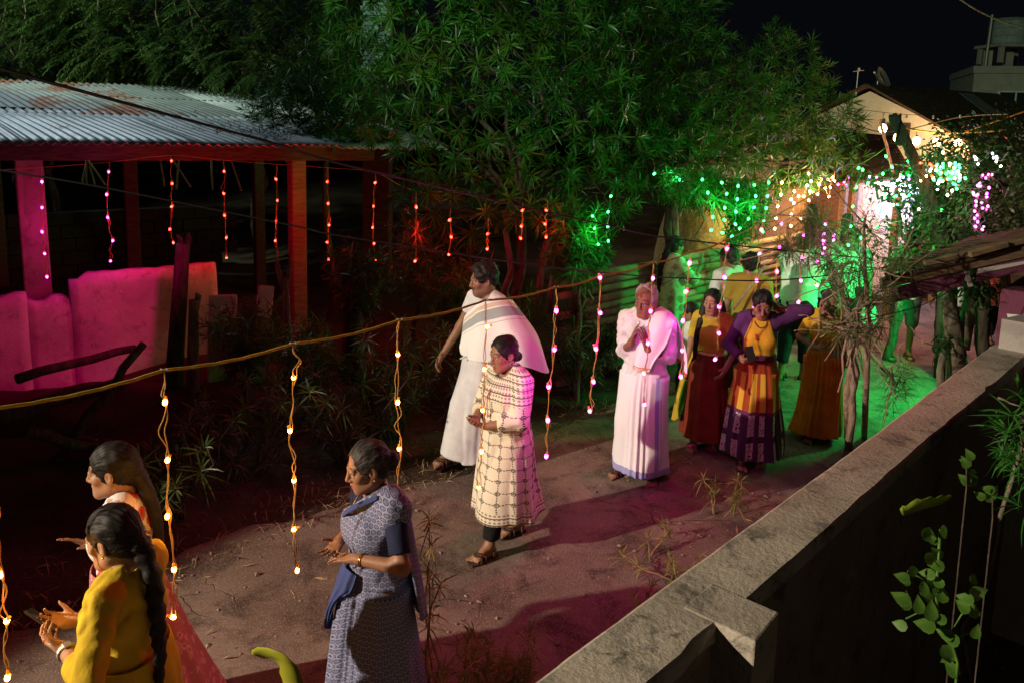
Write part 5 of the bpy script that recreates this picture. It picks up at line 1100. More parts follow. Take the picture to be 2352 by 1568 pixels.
class Person:
    def __init__(s, loc, face, h, label, skin=(.20, .095, .055), fem=True, group='people walking and standing in the lane', build=1.0, detail=1,
                 lean=0, yaw=0, head=(0, 0, 0), feet=((.10, .0), (-.10, .0)), footyaw=(0, 0), R=None, L=None, brow=None, mouth=None, mous=0, stub=0, name='person', hs=1.07):
        """loc ground point; face = compass of the body (deg, 0 looks along +Y, 90 along -X); R/L arms: dict(hand=, pole=, d=, n=, pose=)"""
        s.root = empty(name, loc, label, 'person', group, math.radians(face)); s.S = h / 1.65; S = s.S; s.b = build; s.fem = fem; s.det = detail; s.skin = np.array(skin)
        s.P = np.array([0, 0, .93]) * S; cl, sl_ = math.cos(math.radians(lean)), math.sin(math.radians(lean)); cy, sy = math.cos(math.radians(yaw)), math.sin(math.radians(yaw))
        s.T = np.array([[cy, -sy, 0], [sy, cy, 0], [0, 0, 1]]) @ np.array([[1, 0, 0], [0, cl, sl_], [0, -sl_, cl]])
        s.t = lambda x, y, z: s.P + s.T @ (np.array([x, y, z - .93]) * S)        # trunk space (standing measures, 1.65 m person)
        sw = (.155 if fem else .172) * (.6 + .4 * build)
        s.sh = {+1: s.t(sw, -.01, 1.355), -1: s.t(-sw, -.01, 1.355)}
        hy, hp, hr = [math.radians(a) for a in head]
        Hm = np.array([[math.cos(hy), -math.sin(hy), 0], [math.sin(hy), math.cos(hy), 0], [0, 0, 1]]) @ np.array([[1, 0, 0], [0, math.cos(hp), math.sin(hp)], [0, -math.sin(hp), math.cos(hp)]]) @ np.array([[math.cos(hr), 0, math.sin(hr)], [0, 1, 0], [-math.sin(hr), 0, math.cos(hr)]])
        s.H = Hm; s.nb = s.t(0, -.012, 1.40); s.hc = s.nb + np.array(s.T @ [0, .018, 0]) * S + Hm @ (np.array([0, .015, .135]) * S)
        s.hs = S * hs; s.hw = lambda q: s.hc + (np.asarray(q, float) * s.hs) @ Hm.T
        s.feet = {+1: feet[0], -1: feet[1]}; s.fy = {+1: footyaw[0], -1: footyaw[1]}
        s.arms = {+1: R or dict(hand=(.26, .05, .80)), -1: L or dict(hand=(-.26, .05, .80))}
        s.brow, s.mouth, s.mous, s.stub = brow, mouth, mous, stub
        s.solve()
    def ik(s, a, c, l1, l2, pole):
        a = np.asarray(a, float); c = np.asarray(c, float); d = c - a; L = np.linalg.norm(d); L2 = min(L, (l1 + l2) * .995); d = d / L; c = a + d * L2
        x = (l1 * l1 - l2 * l2 + L2 * L2) / (2 * L2); hgt = math.sqrt(max(l1 * l1 - x * x, 0)); p = np.asarray(pole, float); p = p - d * (p @ d); return a + d * x + unit(p) * hgt, c
    def solve(s):
        S = s.S; s.elb, s.wri, s.kne, s.ank, s.hip = {}, {}, {}, {}, {}
        for q in (1, -1):
            A = s.arms[q]; hand = np.array(A['hand']) * S; pole = A.get('pole', (q * .55, -1, -.45)); s.elb[q], s.wri[q] = s.ik(s.sh[q], hand, .275 * S, .245 * S, pole)
            f = s.feet[q]; s.hip[q] = s.P + np.array([q * .088, 0, -.05]) * S; ank = np.array([f[0], f[1], .085 + (f[2] if len(f) > 2 else 0)]) * S
            a = math.radians(s.fy[q]); s.fdir = getattr(s, 'fdir', {}); s.fdir[q] = np.array([-math.sin(a), math.cos(a), 0]); s.kne[q], s.ank[q] = s.ik(s.hip[q], ank, .404 * S, .394 * S, s.fdir[q])
    # -- shapes shared by body and clothes
    def trunk(s, f, g=0.0, zmin=0, k=.05):
        S, b = s.S, s.b; fm = s.fem
        T = s.T
        E = lambda x, y, z, rx, ry, rz, kk=k: f.ell(s.t(x, y, z), np.array([rx, ry, rz]) * S + g, kk * S, T)
        E(0, -.005, .90, .158 * b, .118 * b, .13); E(0, .0, 1.05, .125 * b, .095 * b, .14); E(0, -.005, 1.22, .142 * b + .004 * (not fm), .105 * b, .15)
        f.cap(s.t(-.10, -.015, 1.345), s.t(.10, -.015, 1.345), .062 * S + g, None, k * S)
        for q in (1, -1): f.cap(s.sh[q] + (s.t(0, 0, 1.33) - s.sh[q]) * .1, s.t(q * .05, -.01, 1.395), (.045 if fm else .052) * S + g, .042 * S + g, k * S)
        if fm:
            for q in (1, -1): f.ell(s.t(q * .062, .066 * b, 1.195), np.array([.066, .055, .066]) * S * b + g, .055 * S, T)
        else: f.ell(s.t(0, .05, 1.25), np.array([.12, .06, .08]) * S + g, k * S, T)
        if b > 1.12: f.ell(s.t(0, .05, 1.02), np.array([.12, .09, .12]) * S * b + g, .06 * S, T)
    def arm(s, f, q, g=0.0, upto=2.0, cuff=False, k=.03):
        """upto: 0..1 along the upper arm, 1..2 along the forearm"""
        S, b = s.S, .55 + .45 * s.b; r0, r1, r2 = (.044, .036, .026) if s.fem else (.047, .038, .029); r0, r1, r2 = r0 * b * S, r1 * b * S, r2 * b * S
        u = min(upto, 1); e = s.sh[q] + (s.elb[q] - s.sh[q]) * u; re = r0 + (r1 - r0) * u
        (f.cone if cuff and upto <= 1 else f.cap)(s.sh[q], e, r0 + g, re + g, k * S)
        if upto > 1:
            u = upto - 1; w_ = s.elb[q] + (s.wri[q] - s.elb[q]) * u; (f.cone if cuff else f.cap)(s.elb[q], w_, r1 * 1.02 + g, r1 + (r2 - r1) * u + g, k * S)
    def leg(s, f, q, g=0.0, upto=2.0, cuff=False, k=.04):
        S, b = s.S, .5 + .5 * s.b; r0, r1, r2 = .082 * b * S, .052 * b * S, .034 * S
        f.cap(s.hip[q], s.kne[q], r0 + g, r1 + g, k * S)
        if upto > 1:
            u = upto - 1; e = s.kne[q] + (s.ank[q] - s.kne[q]) * u; (f.cone if cuff else f.cap)(s.kne[q], e, r1 + g, r1 + (r2 - r1) * u + g, k * S)
    def hand(s, f, q):
        S = s.S * (.95 if s.fem else 1.05); A = s.arms[q]; w_ = s.wri[q]; fa = unit(w_ - s.elb[q]); d = unit(A.get('d', fa)); n = np.asarray(A.get('n', (-q, 0, 0)), float); n = unit(n - d * (n @ d)); t = np.cross(d, n) * (1 if q > 0 else -1)
        if A.get('tflip'): t = -t
        cu = A.get('curl', (22, 28, 18)); spr = A.get('spread', 3); kn = 4
        f.cap(w_ - d * .01, w_ + d * .03 * S, .023 * S, .026 * S, .012)
        for i in range(4):
            o = (.030 - .0205 * i) * S; kb = w_ + d * (.088 - .004 * abs(i - 1.2)) * S + t * o; f.cap(w_ + d * .025 * S + t * o * .6, kb, .0145 * S, .0115 * S, .010)
            L = [.040, .045, .042, .032][i] * S; a = math.radians(spr) * (1.5 - i); p = kb; dd = d * math.cos(a) + t * math.sin(a); ang = 0; r_ = [.0088, .009, .0086, .0076][i] * S
            for j, (fr, c) in enumerate(zip((1, .62, .5), cu)):
                ang += math.radians(c * A.get('fan', (1, 1, 1, 1))[i]); v = dd * math.cos(ang) + n * math.sin(ang); e = p + v * L * fr; f.cap(p, e, r_ * (1 - .1 * j), r_ * (.92 - .1 * j), .003); p = e
        tb = w_ + d * .022 * S + t * .026 * S + n * .008 * S; td = unit(d * .70 + t * A.get('thumb', .62) + n * .35); m_ = tb + td * .042 * S; f.cap(tb, m_, .0135 * S, .0105 * S, .008); f.cap(m_, m_ + unit(td + d * .35 + n * .15) * .034 * S, .0102 * S, .0082 * S, .003)
    def foot(s, f, q, g=0.0):
        S = s.S; a = s.ank[q]; d = s.fdir[q]; z = a[2] - .085 * S; P0 = np.array([a[0], a[1], z]); sd = np.array([d[1], -d[0], 0])
        f.cap(a, P0 - d * .028 * S + [0, 0, .034 * S], .034 * S + g, .031 * S + g, .02); f.cap(a + d * .01, P0 + d * .115 * S + [0, 0, .024 * S], .033 * S + g, .024 * S + g, .025); f.cap(P0 - d * .02 * S + [0, 0, .026 * S], P0 + d * .12 * S + [0, 0, .02 * S], .027 * S + g, .026 * S + g, .02); f.cap(P0 + d * .11 * S - sd * .022 + [0, 0, .018 * S], P0 + d * .125 * S + sd * .026 + [0, 0, .018 * S], .02 * S + g, .02 * S + g, .02)
        if s.det >= 1 and g == 0:
            for i in range(5):
                o = (-q * (.036 - .0175 * i)) * S; f.cap(P0 + d * .13 * S + sd * o + [0, 0, .018 * S], P0 + d * (.178 - .008 * i - (.006 if i > 2 else 0)) * S + sd * o * 1.12 + [0, 0, .013 * S], (.0125 if i == 0 else .0092) * S, (.011 if i == 0 else .008) * S, .004)
    # -- body
    def build_body(s):
        S = s.S; f = Field(); s.trunk(f)
        f.cap(s.nb + [0, 0, -.03 * S], s.nb + (s.hc - s.nb) * .35, (.052 if s.fem else .06) * S, (.047 if s.fem else .056) * S, .03)
        for q in (1, -1): s.arm(f, q); s.hand(f, q); s.leg(f, q); s.foot(f, q)
        hb = {2: .0080, 1: .0085, 0: .0135}[s.det]
        V, F = f.mesh(hb); V = smooth_mesh(V, F, 1, .4); Vh, Fh, ch = s.head_mesh()
        col = np.tile(s.skin, (len(V), 1)); me = mesh_np('body', np.concatenate([V, Vh]), np.concatenate([F, Fh + len(V)])); set_col(me, np.concatenate([col, ch])); s.body = link('body', me, M['skin'], s.root)
        for q in (1, -1):
            e = s.hw((q * .0305, .0725, -.002)); eb = MB().ball(e, .0122 * s.hs, 12, 9).build('eye', M['eye'], s.root, True)
            g = unit(s.H @ np.array([q * -.04 + getattr(s, 'gaze', 0), 1, -.08])); MB().ball(e + g * .0068 * s.hs, .0068 * s.hs, 10, 7).build('iris', M['iris'], eb, True)
        return s
    def head_mesh(s):
        S = s.S; f = Field(); w_ = 1.0 if s.fem else 1.05
        E = lambda c, r, k, op='add': f.ell(c, r, k, None, op)
        E((0, -.014, .028), (.0735, .092, .086), .02); E((0, .020, -.045), (.056 * w_, .064, .074), .035); f.cap((-.016, .064, -.098 - .004 * (w_ - 1) * 20), (.016, .064, -.098 - .004 * (w_ - 1) * 20), .017 * w_, None, .03)
        for q in (1, -1):
            f.cap((q * .050 * w_, .0, -.064), (q * .018, .058, -.10), .017 * w_, .015, .03); E((q * .041, .054, -.024), (.022, .021, .020), .025); f.cap((q * .042, .071, .020), (q * .008, .079, .018), .0075 if s.fem else .0095, .0085 if s.fem else .0105, .018)
            f.ell((q * .076, -.010, -.008), (.0085, .020, .033), .006, np.array([[math.cos(q * .35), -math.sin(q * .35), 0], [math.sin(q * .35), math.cos(q * .35), 0], [0, 0, 1]])); f.ell((q * .083, -.003, -.006), (.006, .010, .018), .004, None, 'sub')
        E((0, .052, -.068), (.034, .034, .028), .02)                                 # muzzle under the nose
        for q in (1, -1): E((q * .031, .0925, -.004), (.0165, .0155, .0115), .016, 'sub')
        f.cap((0, .080, .010), (0, .101, -.034), .0085, .0115, .012); f.cap((0, .092, -.044), (0, .080, -.048), .006, .008, .008)
        for q in (1, -1): f.ell((q * .0125, .089, -.039), (.0078, .010, .008), .007); f.cap((q * .018, .0785, .0065), (q * .031, .0832, .0085), .0040, .0046, .008); f.cap((q * .031, .0832, .0085), (q * .044, .0755, .003), .0046, .0040, .008); f.cap((q * .020, .0765, -.0115), (q * .042, .0755, -.0105), .0040, .0040, .009)
        mo = s.mouth or 0.0
        f.cap((-.021, .077, -.0675), (0, .0875, -.0645), .0048, .0062, .005); f.cap((.021, .077, -.0675), (0, .0875, -.0645), .0048, .0062, .005); f.cap((-.016, .079, -.0755 - mo), (.016, .079, -.0755 - mo), .0058, None, .005); f.ell((0, .084, -.0765 - mo), (.012, .0065, .0062), .006)
        if mo > 0: f.ell((0, .088, -.071 - mo / 2), (.015, .016, .0032 + mo * .4), .003, None, 'sub')
        else: f.cap((-.02, .086, -.0708), (.02, .086, -.0708), .0018, None, .003, 'sub')
        nk = (s.nb - s.hc) @ s.H / s.hs; f.cap((0, -.022, -.06), nk * .96 + [0, .0, 0], .050 if s.fem else .058, .049 if s.fem else .060, .035)
        h = {2: .0030, 1: .0042, 0: .0075}[s.det]; V, F = f.mesh(h); V = smooth_mesh(V, F, 1, .35)
        c = np.tile(s.skin, (len(V), 1)); x, y, z = V.T; ax = np.abs(x)
        sm = lambda v, a, b: np.clip((v - a) / (b - a), 0, 1)
        def paint(m, colr):
            nonlocal c; m = m[:, None]; c = c * (1 - m) + np.array(colr) * m
        lipm = sm(.026 - ax, 0, .006) * sm(y, .066, .074) * sm(.0125 + mo * .5 - np.abs(z + .0705 + mo * .5), 0, .005); paint(lipm * .75, s.skin * [1.05, .55, .60])
        paint(sm(.0024 + mo * .35 - np.abs(z + .0708 + mo * .5), 0, .0015) * sm(.021 - ax, 0, .004) * sm(y, .066, .072) * .85, (.02, .006, .006))
        arch = .0245 + .004 * np.sin(np.clip((ax - .012) / .036, 0, 1) * math.pi) - .05 * np.clip(ax - .040, 0, 1); paint(sm(.0045 - np.abs(z - arch), 0, .003) * sm(ax, .010, .015) * sm(.052 - ax, 0, .006) * sm(y, .05, .06) * .85, (.012, .009, .008))
        paint(sm(.003 - np.abs(z - .0065 + .25 * (ax - .031) ** 2 * 40), 0, .002) * sm(.016 - np.abs(ax - .031), 0, .003) * sm(y, .066, .072) * .6, (.02, .012, .01))   # lash line
        if s.mous: paint(sm(.0062 - np.abs(z + .0575), 0, .004) * sm(.030 - ax, 0, .006) * sm(y, .066, .074) * s.mous, (.012, .010, .009))
        if s.stub: paint(sm(-.03 - z, 0, .02) * sm(y, .0, .03) * s.stub * .55 * sm(np.abs(z + .07), .0, .012), (.03, .022, .02))
        if s.fem and s.det > 0 and getattr(s, 'bindi', 1): paint(sm(.0042 - np.hypot(x, z - .034), 0, .002) * sm(y, .05, .06), (.12, .006, .01))
        s.headV = V; return s.hw(V), F, c
    def hair(s, m='hair', style='bun', thick=.010, noise=.0025, line=0.0, fringe=0.0):
        S = s.S; f = Field(); f.ell((0, -.016, .030), np.array([.0735, .092, .086]) + thick, .02); f.ell((0, -.035, -.035 if style not in ('short', 'curly') else -.015), (np.array([.064, .062, .06]) if style not in ('short', 'curly') else np.array([.062, .058, .045])) + thick * .6, .03)
        if style in ('short', 'curly'): f.ell((0, -.01, .055), (.078 + thick * .3, .092, .075 + thick), .03)
        if style == 'bun': f.ell((0, -.118, -.012), (.044, .036, .042), .02)
        if style == 'lowbun': f.ell((0, -.102, -.055), (.040, .034, .036), .02)
        if style in ('braid', 'pony', 'long'): f.cap((0, -.085, -.01), (0, -.112, -.07), .042, .036, .03)
        lo = np.array([-.14, -.2, -.3]); hi = np.array([.14, .2, .2])
        f.fn(lambda Pn: np.maximum(np.linalg.norm((Pn - [0, .106 - line * .55, -.028 + line]) / [.079, .079, .106], axis=-1) - 1, -1) * .08, lo, hi, .006, 'sub')
        cutz = -.022 if style in ('short', 'curly') else -.040
        if style != 'long': f.fn(lambda Pn: (Pn[..., 2] - cutz) + .95 * np.clip(-.028 - Pn[..., 1], 0, .2), lo, hi, .008, 'sub')
        for q in (1, -1): f.ell((q * .080, -.006, -.012), (.022, .020, .030), .006, None, 'sub')
        rr_ = np.random.default_rng(int(S * 1000)); W = rr_.normal(0, 1, (6, 3)) * (170 if style == 'curly' else 60); ph = rr_.uniform(0, 6, 6)
        def ex(p):
            e = sum(np.sin(p @ w_ + a) for w_, a in zip(W, ph)) * noise * .5
            if style == 'curly': return e
            fi = np.arctan2(p[:, 0], p[:, 2] + .02); return e + .0011 * np.sin(fi * 46 + 3 * np.sin(p[:, 1] * 30 + fi * 3)) + .0012 * np.sin(fi * 17 + p[:, 1] * 25)
        h = {2: .0040, 1: .0052, 0: .008}[s.det]; V, F = f.mesh(h, ex); V = smooth_mesh(V, F, 1, .3)
        s.hair_o = link('hair', mesh_np('hair', s.hw(V), F), M[m], s.root)
        if s.det == 2:                                   # fly-away hairs at the hairline and nape
            mb = MB(); q = V[rr_.choice(len(V), 70)]
            for p in q:
                d = unit(p - [0, -.02, .02]); t = unit(np.cross(d, rr_.normal(0, 1, 3))); L = rr_.uniform(.012, .034); mb.tube([tuple(s.hw(p - d * .002)), tuple(s.hw(p + t * L * .5 + d * .003)), tuple(s.hw(p + t * L + d * rr_.uniform(.002, .009)))], .0007, 3, False)
            mb.build('stray_hair', M[m], s.hair_o)['kind'] = 'stuff'
        return s
    def tress(s, pts, r, name='braid', m='hair', twist=True, flat=.8):
        """braid or fall of hair along head/world local points (already in person space)"""
        q = catmull(pts, 34); V = []; n = 12; V = []; up = np.array([1., 0, 0])
        for i, p in enumerate(q):
            t = unit(q[min(i + 1, 33)] - q[max(i - 1, 0)]); u = unit(np.cross(t, [0, 1., 0])) if abs(t[1]) < .95 else up; v = np.cross(u, t); fr = i / 33
            rr_ = r * (1 - .55 * fr ** 1.5) * (1 + (.16 * math.sin(i * 1.9) if twist else .05 * math.sin(i * .7))) * (.35 + .65 * min(1, fr * 8) if not twist else 1)
            for k in range(n): a = 6.2832 * k / n; V.append(p + (u * math.cos(a) + v * flat * math.sin(a)) * rr_ * (1 + .12 * math.sin(3 * a + i * (.9 if twist else .1))))
        F = [(i * n + k, i * n + (k + 1) % n, i * n + n + (k + 1) % n, i * n + n + k) for i in range(33) for k in range(n)]
        V.append(q[-1]); e = len(V) - 1; F2 = [(33 * n + k, 33 * n + (k + 1) % n, e) for k in range(n)]
        link(name, mesh_np(name, V, [np.array(F), np.array(F2)]), M[m], s.hair_o); return s
    # -- clothes
    def wrinkle(s, amp, seed=0, fs=22):
        rr_ = np.random.default_rng(seed); W = rr_.normal(0, 1, (7, 3)) * [fs, fs, fs * .7]; ph = rr_.uniform(0, 6, 7); W2 = rr_.normal(0, 1, (5, 3)) * fs * 2.4
        def ex(p):
            q = p + .02 * np.sin(p[:, [1, 2, 0]] * 31); a = sum(1 - 2 * np.abs(np.sin(q @ w_ + b)) for w_, b in zip(W, ph)) / 4.2; b_ = sum(np.sin(q @ w_ + i) for i, w_ in enumerate(W2)) / 5; return amp * (a + .4 * b_)
        return ex
    def cloth(s, name, m, f, h=None, amp=.004, seed=0, label=None, axis=None, fs=22):
        h = h or {2: .0078, 1: .0098, 0: .015}[s.det]; V, F = f.mesh(h, s.wrinkle(amp, seed, fs)); V = smooth_mesh(V, F, 2, .45); me = mesh_np(name, V, F)
        Rm = .17 * s.S; u = -np.arctan2(V[:, 0], V[:, 1] + .02); set_uv(me, np.stack([(u + math.pi) * Rm, V[:, 2]], 1), 2 * math.pi * Rm)
        o = link(name, me, m, s.root); 
        if label: o['label'] = label
        return o
    def top(s, name, m, hem=.90, sleeve=.6, g=.014, gs=.012, neck=(.075, .10, .05), neckz=1.415, flare=0.0, amp=.004, seed=0, extra=None, body=True, label=None, neckc=.04):
        S = s.S; f = Field(); s.trunk(f, g)
        if flare:
            f.fn(lambda Pn: (np.hypot((Pn[..., 0]) / 1.0, (Pn[..., 1]) / .78) - (.145 * S * s.b + g + np.clip(1.05 * S - Pn[..., 2], 0, 1) * flare)), s.P + np.array([-.4, -.4, -.3]) * S, s.P + np.array([.4, .4, .2]) * S, .03)
        for q in (1, -1):
            sv = sleeve[0 if q > 0 else 1] if hasattr(sleeve, '__len__') else sleeve
            if sv > 0: s.arm(f, q, gs, sv, True, .014)
            else: f.ell(s.sh[q] + np.array([q * .062, 0, -.035]) * S, np.array([.045, .075, .10]) * S, .004, None, 'sub')
        if extra: extra(f)
        f.ell(s.t(0, neckc, neckz), np.array(neck) * S, .008, s.T, 'sub')
        hz = hem * S; f.fn(lambda Pn: hz - Pn[..., 2], s.P - 1.2, s.P + 1.2, .004, 'int')
        return s.cloth(name, m, f, None, amp, seed, label)
    def trousers(s, m, upto=1.85, g=.018, top=.95, name='trousers', amp=.005, seed=3):
        f = Field(); S = s.S
        if top > .9: f.ell(s.t(0, -.005, .90), np.array([.158 * s.b, .118 * s.b, .12]) * S + g, .03, s.T)
        for q in (1, -1): s.leg(f, q, g, upto, True)
        f.fn(lambda Pn: Pn[..., 2] - (top + .06) * S, s.P - 1.2, s.P + 1.2, .004, 'int'); return s.cloth(name, m, f, None, amp, seed)
    def skirt(s, name, m, prof, folds=14, amp=.03, seed=0, n=150, nz=44, sweep=(0, 0), pleat=None, label=None, thick=.004, wob=1.0):
        """prof: rows (z, rx, ry, cx, cy) in standing measures, top to hem"""
        S = s.S; pr = catmull(prof, nz) * S; rr_ = np.random.default_rng(seed); V = np.empty((nz, n, 3)); a = np.linspace(0, 2 * math.pi, n, endpoint=False); ph = rr_.uniform(0, 6.28, 6); kf = [folds, folds * .53, folds * 1.7, 2.0, 3.0]; UV = np.empty((nz, n, 2))
        ki = [max(1, round(k)) for k in kf]
        for j in range(nz):
            t = j / (nz - 1); z, rx, ry, cx, cy = pr[j]; am = amp * S * t ** .9
            w_ = am * (.55 * np.abs(np.sin(ki[0] * a / 2 + ph[0] + .5 * math.sin(t * 4 + seed))) * 2 - .55 + .45 * np.sin(ki[1] * a + ph[1] + t * 1.2 * wob) + .25 * np.sin(ki[2] * a + ph[2] - t * 2 * wob)) + .006 * S * np.sin(a * 3 + t * 9 + ph[3])
            if pleat:
                c0, wd_, cnt, dep = pleat; x = ((a - math.radians(c0) + math.pi) % (2 * math.pi) - math.pi) / math.radians(wd_); w_ = w_ * (1 - .7 * np.exp(-x * x)) + np.exp(-(x * 1.1) ** 4) * dep * S * (.25 + .75 * t) * (np.abs(((x * cnt) % 1) - .35) * 1.6 - .4)
            w_ = w_ + am * .5 * math.sin(t * 7 + seed) * np.sin(2 * a + ph[4])
            V[j, :, 0] = cx - np.sin(a) * (rx + w_) + sweep[0] * S * t ** 2; V[j, :, 1] = cy + np.cos(a) * (ry + w_) + sweep[1] * S * t ** 2; V[j, :, 2] = z + .006 * S * np.sin(a * 5 + ph[5]) * t 
            UV[j, :, 0] = a * .2 * S; UV[j, :, 1] = z
            dirs = np.stack([-np.sin(a), np.cos(a)], 1)
            for q in (1, -1):
                for A_, B_, ra, rb in ((s.hip[q], s.kne[q], .088, .058), (s.kne[q], s.ank[q], .058, .045)):
                    zt = z
                    if min(A_[2], B_[2]) - .03 <= zt <= max(A_[2], B_[2]) + .03:
                        tt = np.clip((A_[2] - zt) / max(A_[2] - B_[2], 1e-4), 0, 1); lp = A_ + (B_ - A_) * tt; need = dirs @ lp[:2] + (ra + (rb - ra) * tt) * S * (.5 + .5 * s.b) + .034
                        have = np.einsum('ij,ij->i', V[j, :, :2], dirs); ex = np.maximum(need - have, 0); V[j, :, :2] += dirs * ex[:, None]
        i, k = np.meshgrid(np.arange(nz - 1), np.arange(n), indexing='ij'); A = (i * n + k).ravel(); Bq = (i * n + (k + 1) % n).ravel(); me = mesh_np(name, V.reshape(-1, 3), np.stack([A, A + n, Bq + n, Bq], 1)); set_uv(me, UV.reshape(-1, 2), 2 * math.pi * .2 * S)
        o = link(name, me, m, s.root); so = o.modifiers.new('t', 'SOLIDIFY'); so.thickness = thick; so.offset = -1
        if label: o['label'] = label
        return o
    def sheet(s, name, m, rows, nu=40, nv=34, amp=.006, seed=0, thick=.004, parent=None, label=None, fold=9, uvs=(.6, .8)):
        """hanging cloth through rows of points (standing measures, person space)"""
        S = s.S; Rw = [catmull(np.array(r, float) * S, nu) for r in rows]; Rw = np.array(Rw); G_ = np.array([catmull(Rw[:, i], nv) for i in range(nu)]); du = np.gradient(G_, axis=0); dv = np.gradient(G_, axis=1); nn = np.cross(du, dv); nn /= np.linalg.norm(nn, axis=-1, keepdims=True) + 1e-9
        u = np.linspace(0, 1, nu)[:, None]; v = np.linspace(0, 1, nv)[None]; rr_ = np.random.default_rng(seed); p = rr_.uniform(0, 6, 4)
        w_ = amp * S * (np.sin(u * fold * 3.1 + v * 1.5 + p[0]) + .5 * np.sin(u * fold * 5 - v * 2 + p[1]) + .4 * np.sin(v * 8 + u * 3 + p[2])) * np.clip(.35 + v, 0, 1); G_ = G_ + nn * w_[..., None]
        i, k = np.meshgrid(np.arange(nu - 1), np.arange(nv - 1), indexing='ij'); A = (i * nv + k).ravel(); me = mesh_np(name, G_.reshape(-1, 3), np.stack([A, A + nv, A + nv + 1, A + 1], 1)); UV = np.stack([np.broadcast_to(u * uvs[0], (nu, nv)), np.broadcast_to(v * uvs[1], (nu, nv))], -1).reshape(-1, 2); set_uv(me, UV, 1e6)
        o = link(name, me, m, parent or s.root); so = o.modifiers.new('t', 'SOLIDIFY'); so.thickness = thick; so.offset = 0
        if label: o['label'] = label
        return o
    def shoes(s, m, name='sandal', strap=True, thick=.016):
        S = s.S
        for q in (1, -1):
            a = s.ank[q]; d = s.fdir[q]; z = a[2] - .085 * S; P0 = np.array([a[0], a[1], z - .004]); sd = np.array([d[1], -d[0], 0]); out = [(-.062, .028), (-.066, 0), (-.062, -.028), (.0, -.036), (.08, -.044), (.14, -.046), (.18, -.034), (.195, -.005), (.185, .03), (.14, .046), (.08, .044), (.0, .036)]
            V = []; 
            for zz in (-thick + .006, .006):
                for (f_, w_) in out: p = P0 + d * f_ * S + sd * w_ * S; V.append((p[0], p[1], p[2] + zz))
            n = len(out); mb = MB().add(V, [tuple(range(n)), tuple(range(2 * n - 1, n - 1, -1))] + [(i, n + i, n + (i + 1) % n, (i + 1) % n) for i in range(n)])
            so = mb.build(name, m, s.root)
            if strap:
                sb = MB()
                for (f0, f1, hh) in ((.06, .12, .05), (.10, .14, .042), (-.01, .0, .075)) if strap is True else ((.05, .13, .055),):
                    q_ = [P0 + d * (f0 + (f1 - f0) * .3) * S - sd * .046 * S, P0 + d * f0 * S - sd * .03 * S + [0, 0, (hh + .006) * .80 * S], P0 + d * f1 * S + [0, 0, (hh + .012) * S], P0 + d * f0 * S + sd * .034 * S + [0, 0, (hh + .006) * .80 * S], P0 + d * (f0 + (f1 - f0) * .3) * S + sd * .046 * S]
                    sb.tube([tuple(x) for x in catmull(q_, 12)], (.0095 if strap is True else .018) * S, 6)
                sb.build('strap', m, so, True)
        return s
    def bangle(s, q, m='gold', r=.030, at=.93, n=1):
        mb = MB()
        for k in range(n):
            c = s.elb[q] + (s.wri[q] - s.elb[q]) * (at - k * .03); d = unit(s.wri[q] - s.elb[q]); u = unit(np.cross(d, [0.1, .2, 1])); v = np.cross(d, u); mb.tube([tuple(c + (u * math.cos(a) + v * math.sin(a)) * r * s.S) for a in np.linspace(0, 6.2832, 17)], .0028, 5)
        mb.build('bangle', M[m], s.root, True); return s
    def earring(s, q, r=.006, ring=False, m='gold'):
        c = s.hw((q * .080, -.008, -.044)); mb = MB()
        if ring: ax = s.H @ np.array([0, 1., 0]); mb.tube([tuple(c + np.array(s.H @ [0, math.cos(a) * r, math.sin(a) * r - r])) for a in np.linspace(0, 6.2832, 13)], .0025, 5)
        else: mb.ball(c, r, 8, 6)
        mb.build('earring', M[m], s.root, True); return s
    def necklace(s, drop=.12, m='gold', r=.0018, wd=.06, pend=True):
        pts = [s.t(-.045, -.02, 1.43), s.t(-wd, .035, 1.40), s.t(-wd * .7, .09 * s.b + .012, 1.36 - drop * .4), s.t(0, .10 * s.b + .016, 1.38 - drop), s.t(wd * .7, .09 * s.b + .012, 1.36 - drop * .4), s.t(wd, .035, 1.40), s.t(.045, -.02, 1.43)]
        mb = MB().tube([tuple(p) for p in catmull(pts, 30)], r, 5)
        if pend: mb.ball(pts[3], .006, 7, 5)
        mb.build('necklace', M[m], s.root, True); return s
